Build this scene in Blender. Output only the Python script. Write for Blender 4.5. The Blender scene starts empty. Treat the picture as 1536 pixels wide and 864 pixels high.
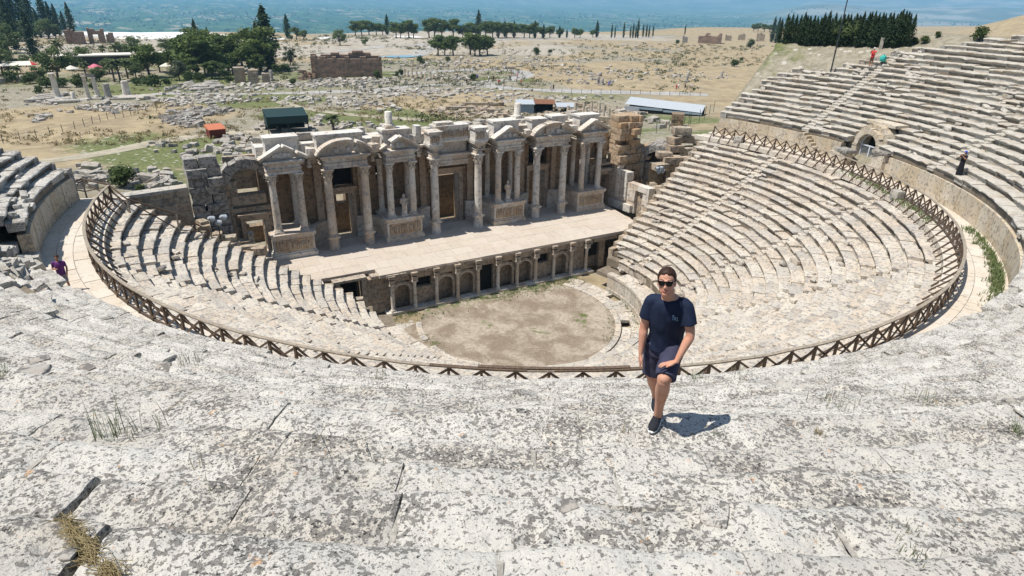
# Roman theatre on a hillside above a wide valley, midday summer sun.  Units: metres.
# World axes: origin at the centre of the orchestra, +y towards the stage building, z up.
import bpy, math, random
import numpy as np
from mathutils import Vector, Matrix

rad = math.radians
S = bpy.context.scene
COL = S.collection
RNG = np.random.default_rng(7)
random.seed(7)
YC = 1.25                                   # centre of the seating circle on the y axis

# ------------------------------------------------------------------ camera numbers (fitted to the photograph)
CAM = np.array([-23.4541, -39.0787, 24.6961])
YAW, PITCH, ROLL, FOC = 0.513713, 0.437223, 0.0235955, 942.193

def cam_axes():
    cy, sy, cp, sp = math.cos(YAW), math.sin(YAW), math.cos(PITCH), math.sin(PITCH)
    f = np.array([sy*cp, cy*cp, -sp]); r = np.array([cy, -sy, 0.0]); u = np.cross(r, f)
    c, s = math.cos(ROLL), math.sin(ROLL)
    return c*r+s*u, -s*r+c*u, f
CR, CU, CF = cam_axes()

def ray(px, py):
    return CF + (px-768)/FOC*CR - (py-432)/FOC*CU
def at_z(px, py, z):
    d = ray(px, py); return CAM + d*((z-CAM[2])/d[2])
def at_y(px, py, y):
    d = ray(px, py); return CAM + d*((y-CAM[1])/d[1])

# ------------------------------------------------------------------ noise (vectorised value noise)
def _hash(ix, iy, iz, seed):
    h = (ix*374761393 + iy*668265263 + iz*1274126177 + seed*974634777) & 0xFFFFFFFF
    h = ((h ^ (h >> 13))*1274126177) & 0xFFFFFFFF
    h = h ^ (h >> 16)
    return (h & 0xFFFFFF)/float(0xFFFFFF)
def vnoise(P, seed=0):
    P = np.asarray(P, float); i = np.floor(P).astype(np.int64); f = P-i; f = f*f*(3-2*f)
    x, y, z = i[..., 0], i[..., 1], i[..., 2]; u, v, w = f[..., 0], f[..., 1], f[..., 2]
    def L(a, b, t): return a+(b-a)*t
    c = lambda dx, dy, dz: _hash(x+dx, y+dy, z+dz, seed)
    return L(L(L(c(0,0,0), c(1,0,0), u), L(c(0,1,0), c(1,1,0), u), v),
             L(L(c(0,0,1), c(1,0,1), u), L(c(0,1,1), c(1,1,1), u), v), w)*2-1
def fbm(P, oct=3, seed=0):
    P = np.asarray(P, float); s = 0; a = 1.0; t = 0
    for k in range(oct):
        s = s+a*vnoise(P*(2.03**k)+k*17.3, seed+k); t += a; a *= .5
    return s/t
def P2(x, y, k=1.0, z=0.0):
    x = np.asarray(x, float); y = np.asarray(y, float)
    return np.stack([x*k, y*k, np.full_like(x, z)], -1)
def sstep(a, b, x):
    t = np.clip((np.asarray(x, float)-a)/(b-a), 0, 1); return t*t*(3-2*t)

# ------------------------------------------------------------------ mesh builder
class MB:
    def __init__(s): s.v = []; s.n = 0; s.f = []; s.t = []; s.m = []
    def add(s, V, F, tint=0.5, mat=0):
        V = np.asarray(V, float).reshape(-1, 3); o = s.n; s.v.append(V); s.n += len(V)
        if isinstance(F, np.ndarray): F = F.tolist()
        s.f.extend([[i+o for i in f] for f in F]); k = len(F)
        s.t.extend([tint]*k if np.isscalar(tint) else list(tint)); s.m.extend([mat]*k)
        return s
    def box(s, c, d, rz=0.0, tint=0.5, mat=0, tilt=None, taper=1.0):
        x, y, z = d[0]/2, d[1]/2, d[2]/2
        V = np.array([[-x,-y,-z],[x,-y,-z],[x,y,-z],[-x,y,-z],[-x*taper,-y*taper,z],[x*taper,-y*taper,z],[x*taper,y*taper,z],[-x*taper,y*taper,z]])
        if tilt: V = V @ np.array(Matrix.Rotation(tilt[0], 3, 'X') @ Matrix.Rotation(tilt[1], 3, 'Y')).T
        if rz: V = V @ np.array(Matrix.Rotation(rz, 3, 'Z')).T
        return s.add(V+np.asarray(c, float), [[0,3,2,1],[4,5,6,7],[0,1,5,4],[1,2,6,5],[2,3,7,6],[3,0,4,7]], tint, mat)
    def b2(s, lo, hi, tint=0.5, mat=0):
        lo = np.asarray(lo, float); hi = np.asarray(hi, float); return s.box((lo+hi)/2, hi-lo, 0, tint, mat)
    def tube(s, pts, r, n=8, tint=0.5, mat=0, cap=True, up=None):
        pts = np.asarray(pts, float); m = len(pts); r = np.full(m, r) if np.isscalar(r) else np.asarray(r, float)
        T = np.gradient(pts, axis=0); T /= np.linalg.norm(T, axis=1)[:, None]+1e-12
        a = np.arange(n)*2*math.pi/n; V = []
        ref = np.array([0,0,1.0]) if up is None else np.asarray(up, float)
        for i in range(m):
            q = ref if abs(T[i] @ ref) < .95 else np.array([1.0,0,0])
            X = np.cross(q, T[i]); X /= np.linalg.norm(X); Y = np.cross(T[i], X)
            V.append(pts[i]+r[i]*(np.cos(a)[:, None]*X+np.sin(a)[:, None]*Y))
        F = [[i*n+j, i*n+(j+1) % n, (i+1)*n+(j+1) % n, (i+1)*n+j] for i in range(m-1) for j in range(n)]
        if cap: F += [list(range(n))[::-1], [(m-1)*n+j for j in range(n)]]
        return s.add(np.concatenate(V), F, tint, mat)
    def bar(s, a, b, w, h, tint=0.5, mat=0):
        a = np.asarray(a, float); b = np.asarray(b, float); d = b-a; L = np.linalg.norm(d); d /= L
        q = np.array([0,0,1.0]) if abs(d[2]) < .95 else np.array([1.0,0,0])
        X = np.cross(q, d); X /= np.linalg.norm(X); Y = np.cross(d, X)
        V = [p+sx*w/2*X+sy*h/2*Y for p in (a, b) for sx, sy in ((-1,-1),(1,-1),(1,1),(-1,1))]
        return s.add(V, [[0,3,2,1],[4,5,6,7],[0,1,5,4],[1,2,6,5],[2,3,7,6],[3,0,4,7]], tint, mat)
    def lathe(s, c, prof, n=16, tint=0.5, mat=0, sq=0.0):
        a = np.arange(n)*2*math.pi/n; c = np.asarray(c, float); V = []
        for r, z in prof: V.append(np.stack([c[0]+r*np.cos(a), c[1]+r*np.sin(a), np.full(n, c[2]+z)], 1))
        m = len(prof)
        F = [[i*n+j, i*n+(j+1) % n, (i+1)*n+(j+1) % n, (i+1)*n+j] for i in range(m-1) for j in range(n)]
        F += [list(range(n))[::-1], [(m-1)*n+j for j in range(n)]]
        return s.add(np.concatenate(V), F, tint, mat)
    def prism(s, poly, y0, y1, tint=0.5, mat=0, M=None):
        """poly: (x,z) outline anticlockwise seen from -y; extruded y0..y1"""
        n = len(poly); V = [(x, y0, z) for x, z in poly]+[(x, y1, z) for x, z in poly]
        V = np.array(V, float)
        if M is not None: V = np.array([tuple(M @ Vector(p)) for p in V])
        F = [list(range(n)), [n+i for i in range(n)][::-1]]+[[i, n+i, n+(i+1) % n, (i+1) % n] for i in range(n)]
        F = [f[::-1] for f in F] if False else F
        return s.add(V, F, tint, mat)
    def rough(s, c, d, rz=0.0, seed=0, sub=3, amp=0.06, rnd=0.25, tint=0.5, mat=0, tilt=None):
        """weathered stone block: a cube grid with rounded corners and noise"""
        V, F = cube_grid(sub); V = V.copy()
        nrm = V/np.maximum(np.linalg.norm(V, axis=1)[:, None], 1e-6)
        V = V*(1-rnd)+nrm*rnd*1.15
        V = V*np.asarray(d, float)/2
        if amp:
            nn = fbm(V*(1.7/max(min(d), .3))+seed*3.17, 2, 11); V = V+nrm*(nn*amp*min(d))[:, None]
        if tilt: V = V @ np.array(Matrix.Rotation(tilt[0], 3, 'X') @ Matrix.Rotation(tilt[1], 3, 'Y')).T
        if rz: V = V @ np.array(Matrix.Rotation(rz, 3, 'Z')).T
        return s.add(V+np.asarray(c, float), F, tint, mat)
    def build(s, name, mats, parent=None, smooth=None, loc=None, local=False):
        me = bpy.data.meshes.new(name)
        V = np.concatenate(s.v) if s.v else np.zeros((0, 3))
        if loc is not None: V = V-np.asarray(loc, float)
        me.vertices.add(len(V)); me.vertices.foreach_set('co', V.astype(np.float32).ravel())
        ln = np.array([len(f) for f in s.f], np.int32); li = np.fromiter((i for f in s.f for i in f), np.int32, int(ln.sum()))
        me.loops.add(len(li)); me.loops.foreach_set('vertex_index', li)
        me.polygons.add(len(ln)); st = np.zeros(len(ln), np.int32); st[1:] = np.cumsum(ln)[:-1]
        me.polygons.foreach_set('loop_start', st); me.polygons.foreach_set('loop_total', ln)
        if not isinstance(mats, (list, tuple)): mats = [mats]
        for m in mats: me.materials.append(m)
        me.polygons.foreach_set('material_index', np.array(s.m, np.int32))
        me.update(calc_edges=True)
        at = me.attributes.new('tint', 'FLOAT', 'FACE'); at.data.foreach_set('value', np.array(s.t, np.float32))
        if smooth is not None:
            me.shade_smooth()
            if smooth < 179: me.set_sharp_from_angle(angle=rad(smooth))
        else: me.shade_flat()
        me.validate()
        o = bpy.data.objects.new(name, me); COL.objects.link(o)
        if loc is not None: o.location = loc
        if parent is not None:
            o.parent = parent
            if loc is None and not local: o.matrix_parent_inverse = parent.matrix_basis.inverted()
        return o
_cg = {}
def cube_grid(n):
    if n in _cg: return _cg[n]
    idx = {}; V = []; F = []
    def vid(i, j, k):
        key = (i, j, k)
        if key not in idx: idx[key] = len(V); V.append((2*i/n-1, 2*j/n-1, 2*k/n-1))
        return idx[key]
    for a in range(n):
        for b in range(n):
            F.append([vid(a,b,0), vid(a,b+1,0), vid(a+1,b+1,0), vid(a+1,b,0)])
            F.append([vid(a,b,n), vid(a+1,b,n), vid(a+1,b+1,n), vid(a,b+1,n)])
            F.append([vid(a,0,b), vid(a+1,0,b), vid(a+1,0,b+1), vid(a,0,b+1)])
            F.append([vid(a,n,b), vid(a,n,b+1), vid(a+1,n,b+1), vid(a+1,n,b)])
            F.append([vid(0,a,b), vid(0,a,b+1), vid(0,a+1,b+1), vid(0,a+1,b)])
            F.append([vid(n,a,b), vid(n,a+1,b), vid(n,a+1,b+1), vid(n,a,b+1)])
    _cg[n] = (np.array(V), F); return _cg[n]

# ------------------------------------------------------------------ tagging
def tag(o, label=None, cat=None, group=None, kind=None):
    if label: o['label'] = label
    if cat: o['category'] = cat
    if group: o['group'] = group
    if kind: o['kind'] = kind
    return o
def thing(name, label, cat, loc=(0, 0, 0), rz=0.0, group=None):
    o = bpy.data.objects.new(name, None); COL.objects.link(o); o.location = loc; o.rotation_euler = (0, 0, rz)
    o.empty_display_size = .2
    return tag(o, label, cat, group)
def copy_tree(o, loc=None, rz=None, sc=None, label=None):
    def cp(a, par):
        c = a.copy(); COL.objects.link(c); c.parent = par
        for ch in list(a.children): cp(ch, c)
        return c
    r = cp(o, None)
    if loc is not None: r.location = loc
    if rz is not None: r.rotation_euler = (0, 0, rz)
    if sc is not None: r.scale = (sc, sc, sc) if np.isscalar(sc) else sc
    if label: r['label'] = label
    return r

# ------------------------------------------------------------------ materials
def new_mat(name):
    m = bpy.data.materials.new(name); m.use_nodes = True; nt = m.node_tree; nt.nodes.clear()
    out = nt.nodes.new('ShaderNodeOutputMaterial'); b = nt.nodes.new('ShaderNodeBsdfPrincipled')
    nt.links.new(b.outputs[0], out.inputs[0]); b.inputs['Specular IOR Level'].default_value = .25
    return m, nt, b
class NT:
    """small helper for wiring shader nodes"""
    def __init__(s, nt): s.nt = nt; s.geo = nt.nodes.new('ShaderNodeNewGeometry')
    def n(s, t, **k):
        x = s.nt.nodes.new(t)
        for a, b in k.items(): setattr(x, a, b)
        return x
    def inp(s, node, key, val):
        if hasattr(val, 'is_output') or isinstance(val, bpy.types.NodeSocket): s.nt.links.new(val, node.inputs[key])
        else: node.inputs[key].default_value = val
    def pos(s, scale=(1, 1, 1)):
        m = s.n('ShaderNodeVectorMath', operation='MULTIPLY'); s.inp(m, 0, s.geo.outputs['Position']); m.inputs[1].default_value = scale
        return m.outputs[0]
    def objpos(s, scale=(1, 1, 1)):
        tc = s.n('ShaderNodeTexCoord'); m = s.n('ShaderNodeVectorMath', operation='MULTIPLY'); s.inp(m, 0, tc.outputs['Object']); m.inputs[1].default_value = scale
        return m.outputs[0]
    def noise(s, vec, scale, detail=4, rough=.55, dist=0.0):
        x = s.n('ShaderNodeTexNoise'); s.inp(x, 'Vector', vec); x.inputs['Scale'].default_value = scale
        x.inputs['Detail'].default_value = detail; x.inputs['Roughness'].default_value = rough; x.inputs['Distortion'].default_value = dist
        return x.outputs[0]
    def voro(s, vec, scale, feature='F1', out='Distance', rnd=1.0):
        x = s.n('ShaderNodeTexVoronoi', feature=feature); s.inp(x, 'Vector', vec); x.inputs['Scale'].default_value = scale
        x.inputs['Randomness'].default_value = rnd
        return x.outputs[out]
    def ramp(s, v, a, b, ya=0.0, yb=1.0):
        x = s.n('ShaderNodeMapRange', interpolation_type='SMOOTHSTEP'); s.inp(x, 'Value', v)
        for k, q in zip(('From Min', 'From Max', 'To Min', 'To Max'), (a, b, ya, yb)): s.inp(x, k, q)
        return x.outputs[0]
    def math(s, op, a, b=0.0, clamp=False):
        x = s.n('ShaderNodeMath', operation=op, use_clamp=clamp); s.inp(x, 0, a); s.inp(x, 1, b); return x.outputs[0]
    def mix(s, f, a, b, mode='MIX'):
        x = s.n('ShaderNodeMix', data_type='RGBA', blend_type=mode); x.clamp_factor = True
        s.inp(x, 0, f); s.inp(x, 6, a if not isinstance(a, tuple) else (*a, 1)); s.inp(x, 7, b if not isinstance(b, tuple) else (*b, 1))
        return x.outputs[2]
    def attr(s, name='tint'):
        x = s.n('ShaderNodeAttribute', attribute_name=name); return x.outputs['Fac']
    def acol(s, name):
        x = s.n('ShaderNodeAttribute', attribute_name=name); return x.outputs['Color']
    def bump(s, bsdf, h, strength=.5, dist=.02):
        x = s.n('ShaderNodeBump'); x.inputs['Strength'].default_value = strength; x.inputs['Distance'].default_value = dist
        s.inp(x, 'Height', h); s.nt.links.new(x.outputs[0], bsdf.inputs['Normal'])
    def white(s, v):
        x = s.n('ShaderNodeTexWhiteNoise', noise_dimensions='1D'); s.inp(x, 'W', v); return x.outputs['Value']

def stone(name, light, dark, warm, lich=.5, lscale=7.0, bump=.6, bdist=.02, grey=(.26, .25, .24), orange=0.0, warmth=.4, spot=.0, rough=.9, tintamt=.5):
    """weathered limestone / travertine: per-block tone, warm patina, grey lichen blots, pits"""
    m, nt, b = new_mat(name); q = NT(nt); p = q.pos(); t = q.attr()
    n_big = q.noise(p, .55, 4, .6); n_mid = q.noise(p, 2.3, 5, .65)
    c = q.mix(q.math('MULTIPLY', q.ramp(t, 0, 1), tintamt), light, dark)
    wv = q.math('MULTIPLY', q.ramp(q.math('ADD', n_big, q.math('MULTIPLY', q.white(t), .25)), .5, .78), warmth)
    c = q.mix(wv, c, warm)
    n_l = q.noise(p, lscale, 9, .68, .35)
    cov = q.math('ADD', q.math('MULTIPLY', n_mid, .30), q.math('MULTIPLY', n_big, .22))
    lm = q.math('ADD', n_l, cov)
    l1 = q.ramp(lm, .80-.10*lich, .86-.10*lich)
    c = q.mix(q.math('MULTIPLY', l1, .80), c, grey)
    n_f = q.noise(p, lscale*6.5, 5, .7, .2)
    l2 = q.ramp(n_f, .60-.05*lich, .70-.05*lich)
    c = q.mix(q.math('MULTIPLY', l2, .55), c, tuple(x*.8 for x in grey))
    h = q.math('ADD', q.math('MULTIPLY', n_l, .6), q.math('MULTIPLY', n_f, .35))
    if spot:
        n_s = q.noise(p, lscale*2.1, 4, .55, .6)
        l3 = q.ramp(q.math('ADD', n_s, q.math('MULTIPLY', n_mid, .25)), .80-.06*spot, .84-.06*spot)
        c = q.mix(q.math('MULTIPLY', l3, .9), c, (.055, .052, .05))
        h = q.math('SUBTRACT', h, q.math('MULTIPLY', l3, .5))
    if orange:
        n_o = q.noise(p, 4.3, 5, .6, .5)
        c = q.mix(q.math('MULTIPLY', q.ramp(n_o, .69, .74), orange), c, (.55, .30, .13))
    nt.links.new(c, b.inputs['Base Color']); b.inputs['Roughness'].default_value = rough
    q.bump(b, h, bump, bdist)
    return m

def plain(name, col, rough=.7, metal=0.0, var=.25, vscale=6.0, bump=.2, bdist=.01, obj=True):
    m, nt, b = new_mat(name); q = NT(nt); p = q.objpos() if obj else q.pos()
    n = q.noise(p, vscale, 5, .6); t = q.attr()
    c = q.mix(q.ramp(n, .3, .75), tuple(min(1, x*(1+var)) for x in col), tuple(x*(1-var) for x in col))
    c = q.mix(q.math('MULTIPLY', t, .3), c, tuple(x*.6 for x in col))
    nt.links.new(c, b.inputs['Base Color']); b.inputs['Roughness'].default_value = rough; b.inputs['Metallic'].default_value = metal
    if bump: q.bump(b, q.noise(p, vscale*5, 4, .6), bump, bdist)
    return m

M = {}
def lichen_stone(name):
    """pale limestone eaten by weather: grey lichen blots at several sizes, dark pits, rusty specks; fewer blots on the far right bank"""
    m, nt, b = new_mat(name); q = NT(nt); p = q.pos(); t = q.attr()
    sx = q.n('ShaderNodeSeparateXYZ'); nt.links.new(q.geo.outputs['Position'], sx.inputs[0])
    right = q.ramp(sx.outputs[0], 6, 22)                                     # cleaner, creamier stone towards +x
    big = q.noise(p, .8, 4, .6); mid = q.noise(p, 3.1, 4, .6)
    c = q.mix(q.ramp(t, 0, 1), (.62, .59, .535), (.52, .485, .43)); c = q.mix(q.math('MULTIPLY', right, .8), c, (.50, .455, .385))
    c = q.mix(q.math('MULTIPLY', q.ramp(big, .48, .70), q.math('ADD', .30, q.math('MULTIPLY', right, .45))), c, (.53, .43, .305))
    c = q.mix(q.math('MULTIPLY', q.ramp(q.noise(p, 6.0, 7, .7, .4), .47, .66), .45), c, (.44, .43, .415))
    cov = q.math('SUBTRACT', q.math('ADD', q.math('MULTIPLY', q.math('SUBTRACT', big, .5), .30), q.math('MULTIPLY', q.math('SUBTRACT', mid, .5), .30)), q.math('MULTIPLY', right, .03))
    b1 = q.math('ADD', q.noise(p, 21.0, 5, .58, .25), cov); l1 = q.ramp(b1, .545, .575)
    c = q.mix(q.math('MULTIPLY', l1, q.math('SUBTRACT', .85, q.math('MULTIPLY', right, .35))), c, (.185, .172, .157))
    b2 = q.math('ADD', q.noise(p, 52.0, 4, .6, .2), q.math('MULTIPLY', cov, .6)); l2 = q.ramp(b2, .565, .595)
    c = q.mix(q.math('MULTIPLY', l2, .8), c, (.125, .118, .11))
    b3 = q.math('ADD', q.noise(p, 30.0, 3, .55, .3), q.math('MULTIPLY', cov, .8)); l3 = q.ramp(b3, .66, .68)
    c = q.mix(q.math('MULTIPLY', l3, .9), c, (.045, .042, .04))
    c = q.mix(q.math('MULTIPLY', q.ramp(q.noise(p, 9.5, 5, .62, .3), .665, .70), .75), c, (.60, .36, .19))
    nt.links.new(c, b.inputs['Base Color']); b.inputs['Roughness'].default_value = .92
    h = q.math('SUBTRACT', q.math('ADD', q.math('MULTIPLY', q.noise(p, 20, 8, .7), .9), q.math('MULTIPLY', mid, .5)), q.math('ADD', q.math('MULTIPLY', l3, .5), q.math('MULTIPLY', l1, .12)))
    q.bump(b, h, .9, .035)
    return m
M['upper'] = lichen_stone('lichen_seat_stone')
M['lower'] = stone('lower_seat_stone', (.57, .515, .435), (.36, .335, .30), (.49, .375, .26), lich=.30, lscale=5.0, bump=.5, bdist=.02, warmth=.45, spot=.2, tintamt=.75, grey=(.25, .24, .23))
M['marble'] = stone('column_marble', (.67, .63, .565), (.49, .465, .425), (.50, .375, .255), lich=.12, lscale=4.0, bump=.45, bdist=.02, warmth=.7, grey=(.30, .29, .29))
M['brown'] = stone('brown_ashlar', (.285, .21, .14), (.185, .135, .09), (.30, .205, .125), lich=.25, lscale=3.0, bump=.6, bdist=.03, warmth=.5, grey=(.14, .105, .08))
M['ruin'] = stone('ruin_stone', (.46, .39, .30), (.30, .25, .19), (.42, .29, .18), lich=.45, lscale=4.0, bump=.6, bdist=.03, warmth=.55, grey=(.17, .155, .14))
M['greyruin'] = stone('grey_ruin_stone', (.40, .375, .34), (.27, .25, .22), (.36, .27, .19), lich=.6, lscale=4.0, bump=.7, bdist=.03, warmth=.35, grey=(.12, .115, .11))
M['stagefloor'] = stone('stage_paving', (.54, .475, .405), (.44, .38, .32), (.48, .40, .32), lich=-.2, lscale=3.0, bump=.25, bdist=.01, warmth=.5, tintamt=.45, grey=(.42, .37, .31))
M['walk'] = stone('walkway_stone', (.60, .545, .47), (.50, .45, .385), (.54, .44, .33), lich=-.1, lscale=3.5, bump=.3, bdist=.015, warmth=.5, grey=(.40, .36, .31))
M['pulpit'] = stone('stage_front_stone', (.46, .39, .31), (.29, .245, .195), (.40, .29, .19), lich=.4, lscale=4.0, bump=.5, bdist=.02, warmth=.5, grey=(.19, .165, .14))
M['rubble'] = stone('field_stone', (.50, .465, .41), (.27, .245, .215), (.38, .30, .21), lich=.3, lscale=3.0, bump=.5, bdist=.03, warmth=.35, grey=(.22, .21, .195))
M['dark'] = plain('near_black_shade', (.02, .018, .016), .9, var=.1, bump=0)  # near-black colour, stands in for the shade inside openings
M['wood'] = plain('weathered_wood', (.125, .088, .062), .75, var=.35, vscale=9, bump=.4)
M['woodtop'] = plain('greyed_rail_wood', (.30, .255, .20), .75, var=.3, vscale=9, bump=.4)
M['metal_white'] = plain('white_painted_metal', (.62, .65, .70), .5, var=.08, bump=.05)
M['metal_dark'] = plain('dark_metal', (.045, .05, .055), .5, metal=.3, var=.2, bump=.05)
M['earth'] = plain('packed_earth', (.20, .165, .125), .95, var=.3, vscale=2, bump=.6, bdist=.03, obj=False)
# ------------------------------------------------------------------ seating geometry
LOW_R0, LOW_T, LOW_H, LOW_N = 10.2, .7435, .43, 23
def low_edge(i): return LOW_R0+LOW_T*i, 1.8+LOW_H*i
WALK_Z, WALK_R = 11.7, 30.2
UP = []                                             # (front radius, tread height, tread depth, riser)
for i in range(15): UP.append((30.2+.7067*i, 13.66+.4527*i, .7067, .4527 if i else .4))
UP.append((40.8, 20.47, 1.12, .45))
for k in range(9): UP.append((41.92+.75*k, 20.93+.375*k, .75, .40 if k == 0 else .375))
UP = [(r, z+.34*max(0, 1-(r-30.2)/8.5), t, h) for r, z, t, h in UP]
def upper_z(r):
    for a, z, t, h in reversed(UP):
        if r >= a: return z
    return WALK_Z
def pol(r, a, z):
    """angle a in degrees: 0 = back of the theatre (-y), + towards +x"""
    a = np.radians(a); return np.stack(np.broadcast_arrays(r*np.sin(a), YC-r*np.cos(a), z), -1)
def polar_of(x, y): return math.hypot(x, y-YC), math.degrees(math.atan2(x, -(y-YC)))

def seat_block(mb, a0, a1, rf, zt, h, t, sp, tint, under=.09, worn=.03, amp=.012, tilt=.01, jit=.012, back=.12, rs=None):
    """one stone of a seat row: nosing with an undercut riser, worn tread, uneven ends"""
    rs = rs or RNG
    L = rf*math.radians(a1-a0); na = max(2, int(math.ceil(L/sp))+1)
    fine = sp < .12
    nt = max(2, int(math.ceil(t/(sp if fine else .35))))
    fr = [(under, -h-.08), (under, -.20), (.02, -.125), (0, -.055), (.03, -.006)]
    if fine: fr = [(under, -h-.08), (under, -.26), (under*.7, -.20), (.025, -.15), (.005, -.11), (0, -.07), (.008, -.035), (.03, -.01), (.06, 0)]
    tr = [(x, 0.0) for x in np.linspace(fr[-1][0]+.05, t+back, nt+1)]
    pr = np.array(fr+tr); npf = len(pr)
    A = np.linspace(a0, a1, na)
    dz0 = rs.normal(0, jit); dr0 = rs.normal(0, jit*1.4); ta = rs.normal(0, tilt); tr_ = rs.normal(0, tilt)
    R = rf+dr0+pr[:, 0][:, None]+np.zeros((1, na)); Z = zt+dz0+pr[:, 1][:, None]+np.zeros((1, na))
    s = (A-(a0+a1)/2)/(a1-a0)
    Z = Z+ta*s[None, :]*L*.6+tr_*(pr[:, 0]-t/2)[:, None]
    AA = np.broadcast_to(A, R.shape)
    P = pol(R, AA, Z)
    f1 = fbm(P*1.9, 3, 3); top = (pr[:, 1] > -.09)[:, None]*1.0
    dz = f1*amp*(2.3 if fine else 1.6)*top
    edge = np.minimum(A-a0, a1-A)*math.radians(rf); e = np.clip(1-edge/.10, 0, 1)**2
    dz = dz-(.012 if fine else .02)*e[None, :]*top
    nose = np.exp(-pr[:, 0]/.13)[:, None]*top
    wn = np.clip(.55+1.5*fbm(P*1.7+31, 3, 9), 0, 2.0)
    dz = dz-nose*worn*wn
    if fine:
        g = fbm(P*7.5, 3, 21); pits = np.clip(fbm(P*4.2+50, 3, 33)-.28, 0, 1)
        h2 = fbm(P*13.0, 2, 44); dz = dz+(g*amp*1.0+h2*amp*.35-pits*.09)*top
        P[..., :2] += 0
    Rn = R+fbm(P*2.3+9, 2, 5)*amp*1.5*(1-.6*top)
    P = pol(Rn, AA+fbm(P*2.6+77, 2, 6)*amp*.45/rf*57, Z+dz)
    V = P.reshape(-1, 3)
    b0 = pol(rf+t+back, a0, zt-h-.08); b1 = pol(rf+t+back, a1, zt-h-.08)
    V = np.concatenate([V, [b0, b1]])
    F = [[i*na+j, i*na+j+1, (i+1)*na+j+1, (i+1)*na+j] for i in range(npf-1) for j in range(na-1)]
    nv = npf*na
    F.append([i*na for i in range(npf)]+[nv]); F.append([i*na+na-1 for i in range(npf)][::-1]+[nv+1])
    mb.add(V, F, tint)

def visible_spacing(r, a, z):
    p = pol(r, a, z); d = np.linalg.norm(p-CAM)
    v = p-CAM; fx = v @ CR; fy = v @ CU; fz = v @ CF
    if fz < .2 or abs(fx/fz)*FOC > 900 or abs(fy/fz)*FOC > 560: return .5
    return float(np.clip(d*.0048, .026, .45))

FORCED = {43.42: (-33.95,), 44.17: (-33.05,), 44.92: (-32.35,)}       # open crack with straw, lower left of the picture
def seat_row(mb, i, a_lo, a_hi, rf, zt, h, t, stairs, blk=(0.9, 1.7), upper=False, miss=.0, sw=.42, under=.10):
    hw = math.degrees(sw/rf)
    segs = []; lo = a_lo
    for s in sorted(stairs):
        if s-hw > lo and s+hw < a_hi: segs.append((lo, s-hw)); lo = s+hw
    segs.append((lo, a_hi))
    for x0, x1 in segs:
        a = x0
        while a < x1-.02:
            L = RNG.uniform(*blk); d = math.degrees(L/rf); b = a+d
            if x1-b < math.degrees(.45/rf): b = x1
            wide = False
            for fa in FORCED.get(round(rf, 2), ()):
                if a < fa-.25 and b > fa-.5: b = fa; wide = True
            gap = math.degrees(min(abs(RNG.normal(.003, .006)), .016)/rf)
            am = (a+b)/2; sp = visible_spacing(rf, am, zt)
            tint = float(np.clip(RNG.beta(1.3, 2.4)+(.25 if RNG.random() < .1 else 0), 0, 1))
            rr, zz = rf, zt
            if RNG.random() < miss and sp > .075: zz -= RNG.uniform(.03, .16); rr += RNG.uniform(.0, .12)
            kw = dict(under=under*RNG.uniform(.5, 1.3), worn=.035, amp=.014, jit=.020, tilt=.016)
            if upper: kw.update(worn=.06, amp=.021, jit=.020, tilt=.020)
            if upper and sp < .075: kw.update(jit=.006, tilt=.005, worn=.075)
            seat_block(mb, a+gap, b-gap, rr, zz, h, t, sp, tint, **kw)
            if upper and b < x1-.05 and not wide:                   # earth and crumbs packed in the joint
                e = math.degrees(.020/rf); A = np.array([b-e, b+e])
                mb.add(np.concatenate([pol(rf+.10, A, zt-h), pol(rf+.12, A, zt-(.035 if sp < .075 else .06)), pol(rf+t+.1, A, zt-(.022 if sp < .075 else .045))]), [[0, 1, 3, 2], [2, 3, 5, 4]], .5, 1)
            a = b+(math.degrees(.055/rf) if wide else 0)
def stair_flight(mb, s, rows, sw=.42):
    for rf, zt, h, t in rows:
        hw = math.degrees(sw/rf)-.02; sp = max(visible_spacing(rf, s, zt), .05)
        seat_block(mb, s-hw, s+hw, rf, zt-h/2, h/2, t*.5, sp, RNG.uniform(0, .5), under=.02, worn=.03, jit=.01, back=.02)
        seat_block(mb, s-hw, s+hw, rf+t*.5, zt, h/2, t*.5, sp, RNG.uniform(0, .5), under=.02, worn=.03, jit=.01, back=.05)
def core(mb, rows, a0, a1, n=220):
    """packed fill under the seats so that no joint shows daylight"""
    A = np.linspace(a0, a1, n)
    for rf, zt, h, t in rows:
        P = [pol(rf+.16, A, zt-h-.25), pol(rf+.16, A, zt-.31), pol(rf+t+.2, A, zt-.31)]
        V = np.concatenate(P); F = [[k*n+j, k*n+j+1, (k+1)*n+j+1, (k+1)*n+j] for k in range(2) for j in range(n-1)]
        mb.add(V, F, .5)

LOW_STAIRS = [-82, -54, -25.5, 3, 31.5, 60, 88.5]
UP_STAIRS = [-92, -66, 6, 31.5, 60, 88.0]

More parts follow.
